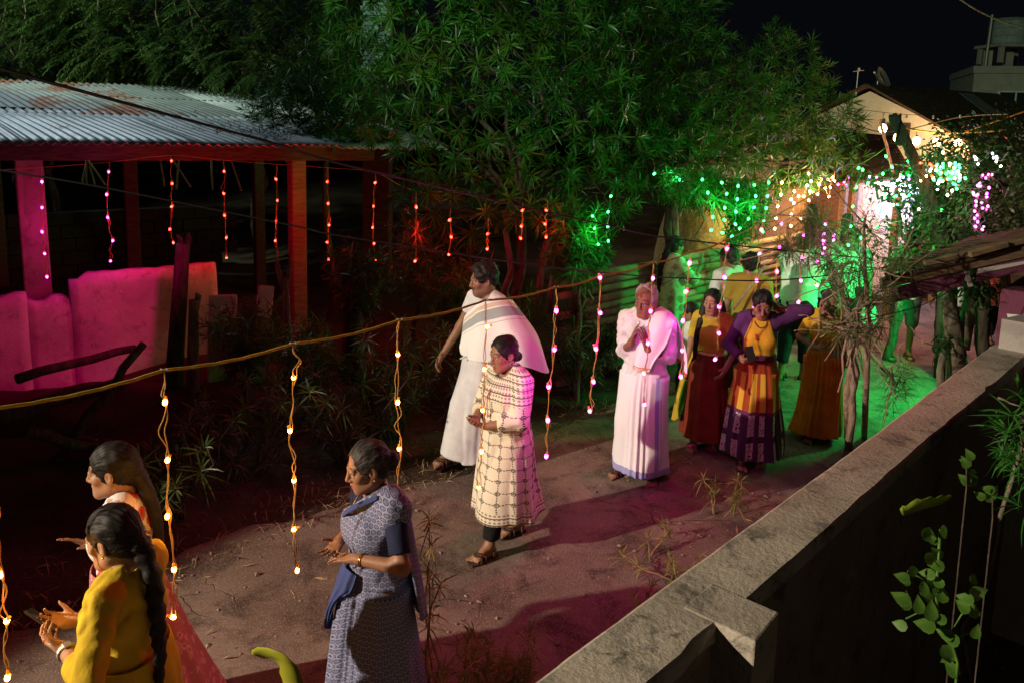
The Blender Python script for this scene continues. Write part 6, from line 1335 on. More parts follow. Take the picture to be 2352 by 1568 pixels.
# ------------------------------------------------------------------ cloth materials
def cloth_mat(name, c, c2=None, rough=.85, weave=True, trans=.0, bsc=26):
    s = Mat(name, rough, .15); cc = s.mix(s.noise(9, 4).step(.3, .7), c, c2 or tuple(a * .86 for a in c)); s.base(cc)
    s.bump(s.noise(bsc, 5) * 1.0 + s.noise(420, 2) * .08, .35, .012)
    return s.trans(trans).m if trans else s.m
def kurta_mat():
    s = Mat('block_printed_cotton', .88, .12); u, v, _ = s.xyz('UV'); wob = (s.noise(14, 2) - .5) * .03
    gx = ((u * (1 / .085)).fract() - .5) * .085; gz = ((v * (1 / .08)).fract() - .5) * .08
    dash = ((u * 60).fract() - .5).abs().lt(.36); dash2 = ((v * 60).fract() - .5).abs().lt(.36)
    line = (gx + wob).abs().lt(.0034) * dash2; line = line.max((gz + wob).abs().lt(.0034) * dash)
    r_ = (gx * gx + gz * gz).sqrt(); dia = gx.abs() + gz.abs(); fl = r_.lt(.015) * (1 - r_.lt(.008)) * ((gx * gz).abs().gt(.000012)); fl = fl.max(r_.lt(.0045))
    body = line.max(fl)
    du, dv = (u * 46).fract() - .5, (v * 40).fract() - .5; emb = (du.abs() + dv.abs()).lt(.36) * (1 - (du.abs() + dv.abs()).lt(.13)); stripe = ((v * 22).fract() - .5).abs().lt(.09); emb = emb.max(stripe)
    yoke = v.gt(1.14) * v.lt(1.40); hem = v.lt(.375); m = body * (1 - yoke.max(hem)) + emb * yoke.max(hem); c = s.mix(m.clamp() * .86, (.70, .64, .52), (.055, .035, .032)); s.base(c); s.bump(s.noise(24, 5), .3, .012); return s.m
def saree_mat(name, ca, cb, cell=.042, border=None):
    s = Mat(name, .8, .2); u, v, _ = s.xyz('UV'); row = (v * (1 / cell)).floor(); off = ((row * .5).fract()).gt(.25) * .5
    gx = ((u * (1 / cell) + off).fract() - .5); gz = ((v * (1 / cell)).fract() - .5); r_ = (gx * gx + gz * gz).sqrt(); n = s.noise(140, 2) * .12
    ring = (r_ + n - .06).gt(.27) * (r_ + n - .06).lt(.43); pet = ((gx * 12.5).sin() * (gz * 12.5).sin()).abs().gt(.5) * r_.lt(.25); dot = r_.lt(.07); m = ring.max(pet * .8).max(dot)
    c = s.mix(m.clamp(), ca, cb); s.base(c); s.bump(s.noise(26, 5), .3, .012); return s.m
def floral_mat(name, base_, spots, sc=11):
    s = Mat(name, .85, .15); v1 = s.voronoi(sc, rnd=.9, warp=.05); c = s.mix(v1.step(.36, .46), s.mix(v1.step(.10, .20), (.30, .02, .03), spots), base_); n = s.noise(sc * 1.6, 4); c = s.mix(n.step(.56, .64) * .7, c, (.32, .17, .12)); c = s.mix(s.noise(sc * 2.4, 3).step(.62, .68) * .6, c, (.16, .17, .09)); s.base(c); s.bump(s.noise(26, 4), .3, .012); return s.m
def bands(name, rows, default, axis='v', extra=None):
    """rows: (lo, hi, colour) along the cloth"""
    s = Mat(name, .85, .15); u, v, _ = s.xyz('UV'); t = v if axis == 'v' else u; c = s.col(default)
    for lo, hi, colr in rows: c = s.mix(t.gt(lo) * t.lt(hi), c, colr)
    if extra: c = extra(s, u, v, c)
    s.base(c); s.bump(s.noise(26, 5), .3, .012); return s.m
M['kurta'] = kurta_mat(); M['saree'] = saree_mat('printed_blue_saree', (.24, .25, .36), (.055, .065, .15), .025); M['blouse'] = cloth_mat('navy_blouse', (.018, .022, .055)); M['navy'] = cloth_mat('navy_border', (.05, .07, .20))
M['white_c'] = cloth_mat('white_cotton', (.64, .64, .67), (.54, .54, .58)); M['white_shirt'] = cloth_mat('white_shirt', (.72, .72, .73), (.62, .62, .64)); M['black_c'] = cloth_mat('black_cloth', (.012, .012, .014)); M['dark_c'] = cloth_mat('dark_trousers', (.02, .022, .03)); M['yellow_k'] = cloth_mat('mustard_cotton', (.60, .42, .03), (.50, .33, .02)); M['floral'] = floral_mat('red_floral_print', (.74, .70, .68), (.66, .06, .09), 12); M['floral2'] = floral_mat('pink_print_skirt', (.40, .12, .13), (.55, .25, .25), 22)
M['maroon_c'] = cloth_mat('maroon_skirt', (.20, .035, .018), (.14, .025, .014)); M['yellow_b'] = cloth_mat('yellow_blouse', (.56, .40, .05), (.44, .30, .03)); M['purple'] = cloth_mat('purple_sequin', (.055, .018, .075), (.09, .03, .11)); M['orange_s'] = cloth_mat('orange_saree', (.62, .17, .02), (.48, .10, .015)); M['orange_y'] = cloth_mat('yellow_pallu', (.70, .36, .03), (.60, .28, .02)); M['mustard'] = cloth_mat('mustard_shirt', (.36, .24, .04)); M['pale_k'] = floral_mat('pale_printed_kurta', (.62, .62, .46), (.40, .30, .20), 8); M['grey_sh'] = cloth_mat('grey_shorts', (.16, .17, .15))
M['sandal'] = simple('dark_brown_sandal', (.045, .025, .015), (.075, .042, .025), 30, .7)
M['hair_white'] = hair_mat('grey_white_hair', (.20, .175, .155), (.40, .36, .32))
M['dots'] = saree_mat('dotted_cotton', (.60, .48, .46), (.10, .05, .05), .06); M['pink_sl'] = simple('pink_slipper', (.60, .16, .24), (.5, .12, .2), 20, .6); M['belt'] = cloth_mat('maroon_belt', (.12, .02, .05)); M['gold_cloth'] = simple('sequinned_band', (.50, .36, .10), (.70, .58, .30), 90, .35, .6, 90, .6, .3)
M['dhoti'] = bands('white_dhoti', [(-1, .135, (.32, .33, .62))], (.78, .78, .82), 'v', lambda s, u, v, c: s.mix((u.gt(.168) * u.lt(.205)).max(u.gt(.214) * u.lt(.219)).max(u.gt(.226) * u.lt(.230)), c, (.30, .31, .60)))
M['towel'] = bands('white_towel', [(.70, .715, (.45, .2, .06)), (.725, .74, (.62, .36, .08)), (.755, .762, (.5, .1, .06))], (.76, .75, .78))
M['towel_r'] = bands('white_towel_edge', [(.72, .80, (.5, .05, .06))], (.76, .74, .78))
M['shawl'] = bands('white_shawl', [(.055, .10, (.62, .50, .40)), (.115, .21, (.33, .36, .38)), (.24, .247, (.45, .45, .46))], (.76, .76, .77))
def gown(s, u, v, c):
    f = ((u * 9.5).fract() - .5).abs(); c = s.mix(v.lt(.88) * v.gt(.545) * f.lt(.23), c, (.62, .37, .04)); c = s.mix(v.lt(.545), c, (.06, .018, .06)); n = s.noise(50, 3).gt(.42)
    c = s.mix(v.lt(.52) * f.lt(.20) * (v.gt(.33).max(v.lt(.27))) * n, c, (.42, .36, .36)); return s.mix(v.lt(.54) * v.gt(.515), c, (.12, .03, .10))
M['gown'] = bands('gown_skirt', [(.88, 1.4, (.26, .04, .015))], (.30, .055, .015), 'v', gown)
DK = (.20, .095, .055); MD = (.29, .15, .088); LT = (.37, .205, .128)
UP = (0, .12, 1)
# ------------------------------------------------------------------ the procession
# stout woman in the white kurta
p = Person((.0, 5.38, 0), 124, 1.57, 'woman in cream block printed kurta and black trousers walking with joined hands', MD, True, build=1.24, detail=2, head=(-2, 10, 0), yaw=4, feet=((.09, -.20), (-.09, .19)), footyaw=(0, 6), mouth=.006,
           R=dict(hand=(.05, .235, 1.06), pole=(.8, -.5, -.5), d=(-.75, .62, -.15), n=(-.2, -.3, .95), curl=(18, 30, 20)), L=dict(hand=(-.08, .225, 1.035), pole=(-.8, -.5, -.5), d=(.72, .68, .05), n=(.1, -.15, 1), curl=(14, 24, 16), tflip=False))
p.build_body().hair('hair', 'lowbun', .009, .0016, .004).earring(-1, .015, True, 'steel').earring(1, .006).shoes(M['sandal'])
p.trousers(M['black_c'], 1.86, .020, .74)
p.top('kurta_top', M['kurta'], .98, 1.66, .018, .022, (.095, .115, .075), 1.425, amp=.010, seed=1)
p.skirt('kurta_skirt', M['kurta'], [(1.08, .178, .152, 0, .012), (.98, .198, .166, 0, .01), (.80, .222, .19, 0, 0), (.55, .25, .22, 0, 0), (.30, .275, .245, 0, 0)], 8, .030, 3, sweep=(.01, -.03))
mb = MB(); [mb.tube([tuple(p.t(.0, .155, 1.29)), tuple(p.t(x_, .20, 1.20)), tuple(p.t(x_ * 1.6, .20, 1.11))], .003, 5).ball(p.t(x_ * 1.6, .20, 1.10), (.008, .008, .018), 7, 5) for x_ in (.012, -.018)]; mb.build('tassel', simple('pink_cord', (.5, .22, .2)), p.root, True)
KUR = p
# tall man in white behind her
p = Person((-.20, 6.75, 0), 132, 1.80, 'tall moustached man in white dhoti and shawl with his arm swinging', (.25, .125, .075), False, detail=2, head=(-24, 6, 0), feet=((.09, .30), (-.09, -.18)), mous=.95, stub=.5, build=.90,
           R=dict(hand=(.32, .20, .86), pole=(.3, -1, -.3), n=(-.8, -.4, 0), curl=(24, 34, 22)), L=dict(hand=(-.22, .04, .98), pole=(-.9, -.55, -.35), d=(.7, .6, -.3), n=(.3, -.8, 0)))
p.build_body().hair('hair', 'short', .014, .004, .002).shoes(M['sandal'], thick=.018)
p.top('vest', M['white_c'], .90, (.50, .45), .018, .020, (.085, .10, .06), 1.435, amp=.006, seed=2)
p.skirt('dhoti', M['white_c'], [(1.0, .165, .13, 0, .01), (.90, .185, .15, 0, .01), (.6, .215, .20, 0, .02), (.28, .225, .235, 0, .03), (.10, .235, .25, 0, .03)], 10, .022, 5, sweep=(0, .02))
p.sheet('shawl', M['shawl'], [[(.18, .09, 1.13), (.06, .165, 1.25), (-.08, .155, 1.37), (-.185, .05, 1.425), (-.20, -.09, 1.39), (-.08, -.16, 1.36)], [(.19, .10, 1.02), (.05, .185, 1.10), (-.14, .19, 1.20), (-.335, .08, 1.27), (-.34, -.13, 1.25), (-.12, -.2, 1.22)],
                              [(.18, .11, .97), (.03, .195, 1.01), (-.17, .22, 1.06), (-.46, .09, 1.11), (-.47, -.16, 1.10), (-.16, -.22, 1.10)], [(.16, .12, .93), (.02, .20, .93), (-.18, .24, .95), (-.50, .08, .97), (-.55, -.18, .88), (-.2, -.24, 1.0)]], amp=.013, seed=3, fold=8)
mb = MB().tube([(.07, .10, 1.05), (.0, .17, 1.03), (-.1, .17, 1.02)], .012, 7).tube([(.0, .18, 1.03), (.06, .24, .99)], .008, 6).build('waist_knot', M['white_c'], p.root, True)
# old man with palms together
p = Person((1.17, 6.57, 0), 152, 1.69, 'old bespectacled man in white with palms joined at his chest', (.24, .115, .072), False, detail=2, head=(-10, 4, 0), feet=((.13, .06), (-.13, .02)), footyaw=(-22, 14), build=1.05, lean=3,
           R=dict(hand=(.065, .205, 1.20), pole=(.42, -.6, -.9), d=(-.25, .12, .95), n=(-1, -.25, -.05), curl=(6, 12, 8), spread=5), L=dict(hand=(-.075, .19, 1.175), pole=(-.42, -.6, -.9), d=(.25, .16, .95), n=(1, -.25, -.05), curl=(8, 14, 8), spread=5))
p.build_body().hair('hair_white', 'short', .003, .005, .062).shoes(M['sandal'])
p.top('shirt', M['white_shirt'], .80, 1.42, .018, .019, (.055, .085, .055), 1.435, flare=.05, amp=.014, seed=4)
f = Field(); f.cap(p.t(-.06, -.06, 1.415), p.t(.0, -.075, 1.425), .020); f.cap(p.t(.06, -.06, 1.415), p.t(.0, -.075, 1.425), .020); f.cap(p.t(-.065, -.05, 1.42), p.t(-.04, .075, 1.36), .015); f.cap(p.t(.065, -.05, 1.42), p.t(.04, .075, 1.36), .015); p.cloth('collar', M['white_shirt'], f, .006, .002)
p.skirt('dhoti', M['dhoti'], [(.95, .175, .15, 0, .0), (.82, .195, .175, 0, .01), (.6, .205, .19, 0, .01), (.3, .222, .205, 0, .0), (.075, .235, .215, 0, 0)], 7, .016, 8, pleat=(10, 26, 2, .03))
p.sheet('shoulder_towel', M['towel'], [[(-.085, -.06, 1.475), (-.15, -.05, 1.455), (-.225, -.05, 1.40)], [(-.055, .065, 1.44), (-.14, .075, 1.43), (-.235, .05, 1.36)], [(-.0, .155, 1.28), (-.10, .17, 1.27), (-.21, .13, 1.22)], [(.03, .20, 1.10), (-.05, .205, 1.10), (-.14, .19, 1.09)], [(.035, .205, .99), (-.03, .215, .985), (-.10, .20, .985)]], 26, 44, .006, 9, uvs=(.3, .78), fold=3)
p.sheet('shoulder_towel', M['towel_r'], [[(-.085, -.06, 1.477), (-.15, -.05, 1.457), (-.232, -.04, 1.40)], [(-.09, -.12, 1.38), (-.19, -.13, 1.34), (-.285, -.03, 1.28)], [(-.10, -.17, 1.2), (-.22, -.19, 1.15), (-.335, -.02, 1.1)], [(-.10, -.18, 1.02), (-.24, -.20, .98), (-.345, -.02, .93)]], 26, 34, .007, 10, uvs=(.3, .78), fold=4)
mb = MB()
for q in (1, -1):
    c = p.hw((q * .033, .097, -.004)); mb.tube([tuple(c + p.H @ np.array([math.cos(a) * .021, 0, math.sin(a) * .016])) for a in np.linspace(0, 6.2832, 17)], .0016, 5); mb.tube([tuple(p.hw((q * .054, .094, .0))), tuple(p.hw((q * .080, .03, .004))), tuple(p.hw((q * .082, -.012, .0)))], .0014, 5)
mb.tube([tuple(p.hw((-.012, .099, 0))), tuple(p.hw((0, .108, .002))), tuple(p.hw((.012, .099, 0)))], .0014, 5).build('spectacles', M['black_plastic'], p.root, True)
MB().box(p.hw((0, .0815, .058)), (.010, .006, .030), Matrix(p.H)).build('forehead_mark', simple('vermilion', (.35, .03, .02)), p.root)
# woman in the blue saree
p = Person((-.62, 3.60, 0), 128, 1.56, 'older woman in patterned blue saree clapping her hands', (.28, .135, .078), True, detail=2, build=1.08, head=(-14, 12, 0), feet=((.08, .1), (-.08, -.05)),
           R=dict(hand=(.10, .15, 1.12), pole=(.8, -.7, -.5), d=(-.55, .8, -.1), n=(-.2, .1, 1), curl=(8, 14, 10), spread=6), L=dict(hand=(-.105, .165, 1.12), pole=(-.9, -.45, -.3), d=(.82, .55, -.10), n=(.25, .1, -1), curl=(10, 16, 10), spread=5))
p.build_body().hair('hair_grey', 'bun', .008, .002, .008).earring(-1, .006).necklace(.10).bangle(-1, 'gold', .031, .90, 2)
p.top('blouse', M['blouse'], 1.12, .78, .010, .013, (.105, .115, .085), 1.44, amp=.002, seed=5)
def wrap(name, m, g, nrm, pt, hem, seed, amp=.006):
    f = Field(); p.trunk(f, g); f.ell(p.sh[-1] + np.array([-.01, 0, -.02]), np.array([.075, .085, .10]) * p.S, .03)
    a = p.t(*pt); n_ = unit(nrm); f.fn(lambda Pn: (Pn - a) @ n_, p.P - 1.2, p.P + 1.2, .004, 'int'); f.fn(lambda Pn: hem * p.S - Pn[..., 2], p.P - 1.2, p.P + 1.2, .004, 'int'); f.ell(p.t(0.02, .03, 1.44), np.array([.085, .12, .07]), .006, p.T, 'sub'); return p.cloth(name, m, f, None, amp, seed)
wrap('saree_wrap', M['saree'], .022, (.62, .05, .78), (.05, .10, 1.325), .93, 6)
p.sheet('saree_border', M['navy'], [[(.155, .06, 1.245), (.07, .145, 1.29), (-.035, .135, 1.37), (-.12, .06, 1.43)], [(.160, .07, 1.215), (.07, .153, 1.262), (-.045, .143, 1.345), (-.135, .065, 1.415)]], 26, 8, .002, 11)
p.skirt('saree_skirt', M['saree'], [(1.02, .152, .128, 0, .01), (.92, .176, .15, 0, .0), (.7, .215, .195, 0, .0), (.35, .262, .245, 0, .0), (.05, .30, .28, 0, 0)], 10, .018, 9, pleat=(-5, 34, 3.2, .05))
p.sheet('saree_fold', M['navy'], [[(.12, .10, 1.02), (.02, .165, 1.02), (-.08, .15, 1.01)], [(.13, .14, .92), (.02, .20, .93), (-.07, .18, .93)], [(.19, .15, .72), (.12, .22, .74), (.04, .2, .84)], [(.23, .14, .55), (.18, .2, .6), (.12, .2, .68)]], 20, 26, .008, 12)
p.sheet('pallu', M['saree'], [[(-.06, -.05, 1.445), (-.13, .03, 1.435), (-.205, .05, 1.36)], [(-.05, -.125, 1.3), (-.14, -.10, 1.3), (-.235, .035, 1.24)], [(-.03, -.15, 1.05), (-.14, -.16, 1.03), (-.235, -.045, 1.1)], [(-.02, -.19, .7), (-.14, -.21, .68), (-.23, -.13, .74)]], 26, 34, .010, 13, fold=5)
# woman in the red floral top
p = Person((-1.765, 3.43, 0), 104, 1.585, 'young woman in sleeveless red floral top with long dark hair looking left', (.33, .18, .11), True, detail=2, head=(-4, 6, 0), feet=((.08, .1), (-.08, -.1)), build=1.06,
           R=dict(hand=(.10, .16, 1.10), pole=(.7, -.6, -.7), d=(-.2, .8, .5), n=(-.5, .7, -.2), curl=(6, 10, 8), spread=6), L=dict(hand=(-.20, .04, .81), pole=(-.9, -.5, 0), n=(.8, -.4, 0)))
p.build_body().hair('hair', 'pony', .010, .002, .004).necklace(.16, 'black_plastic', .0035, .065)
p.tress([p.hw((0, -.09, .0)), p.hw((0, -.12, -.08)), p.t(-.02, -.15, 1.33), p.t(-.03, -.17, 1.18), p.t(-.02, -.16, 1.05)], .055, 'long_hair', 'hair', False, .6)
p.top('floral_top', M['floral'], .98, 0, .014, .012, (.082, .12, .085), 1.43, amp=.004, seed=7)
p.skirt('floral_skirt', M['floral2'], [(1.05, .165, .14, 0, .0), (.95, .185, .155, 0, 0), (.7, .24, .22, 0, -.03), (.3, .34, .33, 0, -.08), (.08, .38, .37, 0, -.1)], 10, .03, 10)
# woman in the yellow kurta
p = Person((-1.47, 2.86, 0), 82, 1.585, 'woman in mustard yellow kurta with long braid holding a phone', LT, True, detail=2, head=(-2, 12, 0), feet=((.08, .1), (-.08, -.1)), build=1.10,
           R=dict(hand=(.02, .25, 1.12), pole=(.8, -.5, -.5), d=(-.45, .85, .15), n=(-.6, -.2, .8), curl=(30, 40, 25)), L=dict(hand=(-.15, .17, 1.12), pole=(-.7, -.5, -.7), d=(.25, .92, .12), n=(.55, .1, .85), curl=(26, 40, 28), spread=5))
p.build_body().hair('hair', 'pony', .010, .0015, .002).earring(-1, .005).necklace(.10, 'gold', .0016)
p.tress([p.hw((0, -.085, -.005)), p.hw((0, -.118, -.075)), p.t(-.03, -.145, 1.34), p.t(-.05, -.165, 1.2), p.t(-.06, -.175, 1.08), p.t(-.06, -.165, .94)], .044, 'braid')
p.top('kurta_top', M['yellow_k'], .95, 1.52, .013, .017, (.088, .125, .075), 1.43, amp=.009, seed=8)
p.skirt('kurta_skirt', M['yellow_k'], [(1.05, .175, .15, 0, .0), (.92, .20, .175, 0, 0), (.7, .23, .2, 0, 0), (.4, .26, .24, 0, 0)], 8, .018, 12)
p.trousers(M['white_c'], 1.9, .02, .74)
mb = MB(); c = p.elb[-1] + (p.wri[-1] - p.elb[-1]) * .90; d = unit(p.wri[-1] - p.elb[-1]); u_ = unit(np.cross(d, [0, 0, 1.])); v_ = np.cross(u_, d)
for k in range(2): mb.tube([tuple(c + d * (.006 * k) + (u_ * math.cos(a) + v_ * math.sin(a)) * .030) for a in np.linspace(0, 6.2832, 17)], .007, 6)
mb.box(c + v_ * .034, (.03, .03, .010), Matrix((tuple(u_), tuple(d), tuple(v_))).transposed(), .003).build('wrist_watch', M['steel'], p.root)
ph = MB().box((0, 0, 0), (.072, .15, .009), None, .004).mesh('phone'); pho = link('phone', ph, M['black_plastic']); wl_ = p.root.matrix_basis
def toworld(pp, q): v = Matrix.Rotation(pp.root.rotation_euler.z, 3, 'Z') @ Vector(q); return v + pp.root.location
pho.location = toworld(p, (-.055, .325, 1.115)); pho.rotation_euler = Euler((R(35), R(25), p.root.rotation_euler.z + .3)); tag(pho, 'black phone held by the woman in the mustard kurta', 'phone'); MB().box((0, 0, .0052), (.066, .142, .001)).build('screen', M['glass'], pho)
# girl in yellow blouse and maroon skirt
p = Person((1.89, 7.20, 0), 150, 1.53, 'girl in yellow blouse and maroon skirt with hair over her shoulder', (.33, .18, .115), True, detail=1, head=(-8, 4, 0), feet=((.09, .10), (-.08, -.12)), mouth=.004, build=.95,
           R=dict(hand=(.235, .07, .80), pole=(.5, -1, -.2), n=(-.9, .2, 0)), L=dict(hand=(-.20, .16, .92), pole=(-.8, -.7, -.2)))
p.build_body().hair('hair', 'pony', .009, .003, .004).bangle(1, 'gold', .028, .92).earring(1, .006).shoes(M['pink_sl'], 'slipper', 'wide', .03)
p.tress([p.hw((.06, -.03, .01)), p.hw((.085, .0, -.06)), p.t(.105, .06, 1.33), p.t(.115, .115, 1.2), p.t(.125, .12, 1.05), p.t(.13, .11, .95)], .036, 'long_hair', 'hair', False, .6)
p.tress([p.hw((-.05, -.06, .0)), p.hw((-.08, -.05, -.06)), p.t(-.11, -.03, 1.32), p.t(-.12, .04, 1.2)], .034, 'long_hair', 'hair', False, .6)
p.top('blouse', M['yellow_b'], 1.0, .80, .013, .017, (.085, .115, .07), 1.435, amp=.003, seed=9)
mb = MB(); mb.tube([tuple(p.t(math.cos(a) * .150, math.sin(a) * .128 + .004, 1.02)) for a in np.linspace(0, 6.2832, 25)], .016, 6).build('waist_band', M['gold_cloth'], p.root, True)
p.skirt('long_skirt', M['maroon_c'], [(1.02, .135, .115, 0, .0), (.9, .165, .145, 0, 0), (.6, .195, .18, 0, 0), (.25, .235, .22, 0, 0), (.14, .245, .235, 0, 0)], 9, .028, 14)
p.sheet('side_drape', M['yellow_b'], [[(.15, .08, 1.0), (.18, .0, 1.0), (.14, -.10, 1.0)], [(.21, .12, .8), (.25, .0, .78), (.2, -.14, .8)], [(.26, .15, .5), (.32, .0, .48), (.27, -.18, .5)], [(.25, .16, .30), (.35, .02, .22), (.32, -.2, .3)]], 24, 30, .012, 15)
# girl in the purple and yellow gown, arm up
p = Person((2.24, 6.92, 0), 166, 1.62, 'girl in purple sleeved yellow gown raising one arm behind her bowed head', (.28, .14, .09), True, detail=1, head=(2, 24, 0), feet=((.08, .14), (-.09, -.02)), build=1.02,
           R=dict(hand=(.13, .20, 1.02), pole=(.8, -.6, -.4), d=(-.6, .7, .4), n=(-.3, -.2, .9), curl=(30, 40, 20)), L=dict(hand=(-.16, -.03, 1.46), pole=(-1, .1, -.25), d=(.75, -.2, .55), n=(.5, .5, -.4), curl=(20, 30, 20)))
p.build_body().hair('hair', 'lowbun', .012, .003, -.002).earring(-1, .014, False, 'steel').necklace(.07, 'black_plastic', .003).shoes(M['sandal'])
p.top('bodice', M['purple'], 1.03, 1.75, .013, .015, (.085, .10, .065), 1.43, amp=.003, seed=10)
f = Field(); p.trunk(f, .018); f.fn(lambda Pn: np.abs(Pn[..., 0]) - (.135 - np.clip(Pn[..., 2] - 1.2 * p.S, 0, 1) * .35), p.P - 1.2, p.P + 1.2, .004, 'int'); f.fn(lambda Pn: -Pn[..., 1] + .0, p.P - 1.2, p.P + 1.2, .004, 'int'); f.fn(lambda Pn: 1.05 * p.S - Pn[..., 2], p.P - 1.2, p.P + 1.2, .004, 'int'); f.fn(lambda Pn: Pn[..., 2] - 1.385 * p.S, p.P - 1.2, p.P + 1.2, .004, 'int'); p.cloth('yoke', cloth_mat('yellow_yoke', (.64, .36, .03)), f, .0085, .002, 11)
mb = MB()
for k in range(3): mb.tube([tuple(p.t(math.cos(a) * .150, math.sin(a) * .128 + .004, 1.04 - .02 * k)) for a in np.linspace(0, 6.2832, 25)], .012, 6)
mb.build('belt', M['belt'], p.root, True)
p.skirt('gown_skirt', M['gown'], [(1.04, .145, .125, 0, 0), (.9, .18, .16, 0, 0), (.6, .225, .21, 0, 0), (.3, .26, .25, 0, 0), (.11, .275, .265, 0, 0)], 13, .024, 16)
ph2 = link('phone', ph, None); ph2.location = toworld(p, (.085, .30, 1.10)); ph2.rotation_euler = Euler((R(75), R(15), p.root.rotation_euler.z)); tag(ph2, 'dark phone in the hand of the girl in the purple gown', 'phone')
# old woman in the orange saree
p = Person((3.08, 7.50, 0), 158, 1.50, 'old woman in bright orange saree half hidden by the dry branches', (.26, .125, .08), True, detail=1, head=(14, 6, 0), feet=((.1, .08), (-.08, -.1)), build=1.04, lean=6,
           R=dict(hand=(.10, .2, 1.05), pole=(.8, -.6, -.4), d=(-.6, .6, .3)), L=dict(hand=(-.12, .2, 1.0), pole=(-.8, -.6, -.4), d=(.6, .6, .2)))
p.build_body().hair('hair_grey', 'bun', .007, .002, .008).shoes(M['sandal'])
p.top('blouse', M['orange_y'], 1.1, .8, .012, .014, (.09, .10, .06), 1.43, amp=.003, seed=12); wrap('saree_wrap', M['orange_y'], .024, (.62, .05, .78), (.05, .10, 1.34), .93, 13)
p.skirt('saree_skirt', M['orange_s'], [(1.05, .16, .135, 0, 0), (.9, .19, .17, 0, 0), (.55, .22, .20, 0, .01), (.25, .24, .225, .02, .03), (.09, .25, .24, .03, .04)], 12, .026, 17, pleat=(0, 40, 3, .03)); p.sheet('pallu', M['orange_s'], [[(-.06, -.06, 1.44), (-.14, -.04, 1.43), (-.23, .02, 1.34)], [(-.05, -.15, 1.2), (-.2, -.16, 1.16), (-.28, .02, 1.12)], [(-.05, -.2, .8), (-.2, -.2, .76), (-.3, -.04, .8)]], 22, 26, .01, 14)
# people farther down the lane
def crowd(loc, face, h, lab, top_m, bot_m, fem=False, style='short', hairm='hair', sleeve=.8, hem=.82, long=None, head=(0, 8, 0), skin=MD, R_=None, L_=None, shorts=1.9, feet=((.1, .08), (-.1, -.08)), build=1.0, sh='sandal', lean=0, noise=.004):
    p = Person(loc, face, h, lab, skin, fem, detail=0, head=head, feet=feet, R=R_, L=L_, build=build, lean=lean); p.build_body().hair(hairm, style, .013, noise); p.top('kurta' if long else 'shirt', top_m, hem if not long else 1.0, sleeve, .022, .024, (.07, .09, .055), 1.435, flare=.04, amp=.008, seed=int(h * 1000))
    if long: p.skirt('kurta_skirt', top_m, [(1.06, .18, .15, 0, 0), (.9, .21, .18, 0, 0), (long, .27, .24, 0, 0)], 8, .018, 3, 90, 24)
    p.trousers(bot_m, shorts, .024, .74 if long else .95, name='shorts' if shorts < 1.3 else 'trousers'); p.shoes(M[sh]); return p
fold = lambda q: dict(hand=(-q * .10, .2, 1.12), pole=(q * .9, -.3, -.6), d=(-q, .2, .05))
c = crowd((1.90, 8.05, 0), 96, 1.18, 'small child in white shirt and dark trousers behind the old man', M['white_shirt'], M['dark_c'], head=(-30, 6, 0))
c = crowd((1.98, 9.62, 0), -64, 1.63, 'woman in pale printed kurta facing away by the log fence', M['pale_k'], M['dark_c'], True, 'pony', long=.45, sleeve=1.4, R_=dict(hand=(.16, .32, 1.3), pole=(.5, -.5, -1), d=(0, .3, 1)))
c.tress([c.hw((0, -.085, -.005)), c.hw((0, -.118, -.075)), c.t(-.02, -.15, 1.3), c.t(-.02, -.17, 1.1), c.t(-.02, -.16, .95)], .045, 'braid')
crowd((2.48, 8.85, 0), 28, 1.63, 'person in white shirt turned away behind the girl in yellow', M['white_shirt'], M['dark_c'], head=(20, 4, 0), hairm='hair_grey')
c = crowd((2.62, 8.55, 0), -18, 1.62, 'curly haired person in mustard shirt seen from behind', M['mustard'], M['dark_c'], style='curly', noise=.008)
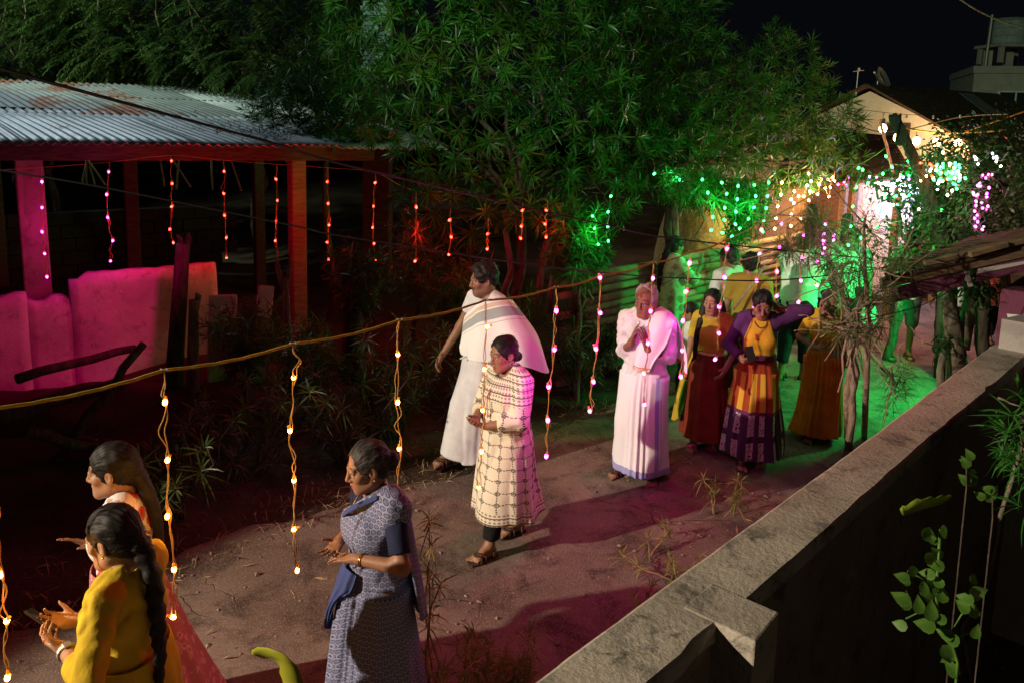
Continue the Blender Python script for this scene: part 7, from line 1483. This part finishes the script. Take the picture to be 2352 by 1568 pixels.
st_ = P(1735, 645, 8.3); MB().tube([(-.16, 0, -.28), (.15, .0, .22)], .014, 8).build('walking_stick', M['bark_pale'], None, True); ob = bpy.data.objects['walking_stick']; ob.location = P(1722, 655, 8.35); tag(ob, 'pale stick slanting up beside the mustard shirt', 'stick')
c = crowd((3.40, 9.20, 0), -36, 1.76, 'broad man in green lit white shirt and dark trousers with folded arms', M['white_shirt'], M['dark_c'], sleeve=.9, build=1.18, hem=.86, R_=fold(1), L_=fold(-1), shorts=1.7, head=(0, 18, 0), lean=8)
crowd((4.0, 10.0, 0), -70, 1.70, 'man in light shirt half hidden behind the broad man', M['white_shirt'], M['dark_c'], hem=.84, build=1.05)
c = crowd((4.42, 10.2, 0), 150, 1.70, 'man in green lit shirt behind the spiky oleander carrying a white bag', M['white_shirt'], M['dark_c'], hem=.80, L_=dict(hand=(-.26, .08, .85), n=(.9, .3, 0)))
bg = empty('plastic_bag', toworld(c, (-.28, .10, .83)), 'white plastic bag hanging from a hand behind the oleander', 'bag'); f = Field(); f.ell((0, 0, -.22), (.11, .07, .17), .03); f.cap((0, 0, 0), (.03, 0, -.1), .012, .04, .03); Vq, Fq = f.mesh(.014, lambda q: .008 * np.sin(q[:, 0] * 60 + q[:, 2] * 40) * np.sin(q[:, 2] * 50)); link('bag_body', mesh_np('bag_body', Vq, Fq), M['white_c'], bg)
crowd((5.20, 10.25, 0), 172, 1.68, 'person in shorts and green lit tee shirt with bare legs', M['white_shirt'], M['grey_sh'], hem=.80, shorts=.86, sleeve=.7, feet=((.16, .1), (-.10, .0)), head=(0, 10, 0), R_=dict(hand=(.2, .25, .98)), L_=dict(hand=(-.24, .18, .90)), build=1.12)
crowd((5.72, 10.05, 0), 150, 1.70, 'man in green lit white shirt behind the crooked trunk', M['white_shirt'], M['black_c'], hem=.76, sleeve=.85, feet=((.1, .2), (-.1, -.15)), build=1.08)
crowd((6.75, 11.0, 0), 170, 1.58, 'woman in dotted pale dress by the maroon house', M['dots'], M['black_c'], True, 'bun', long=.62, sleeve=.7)
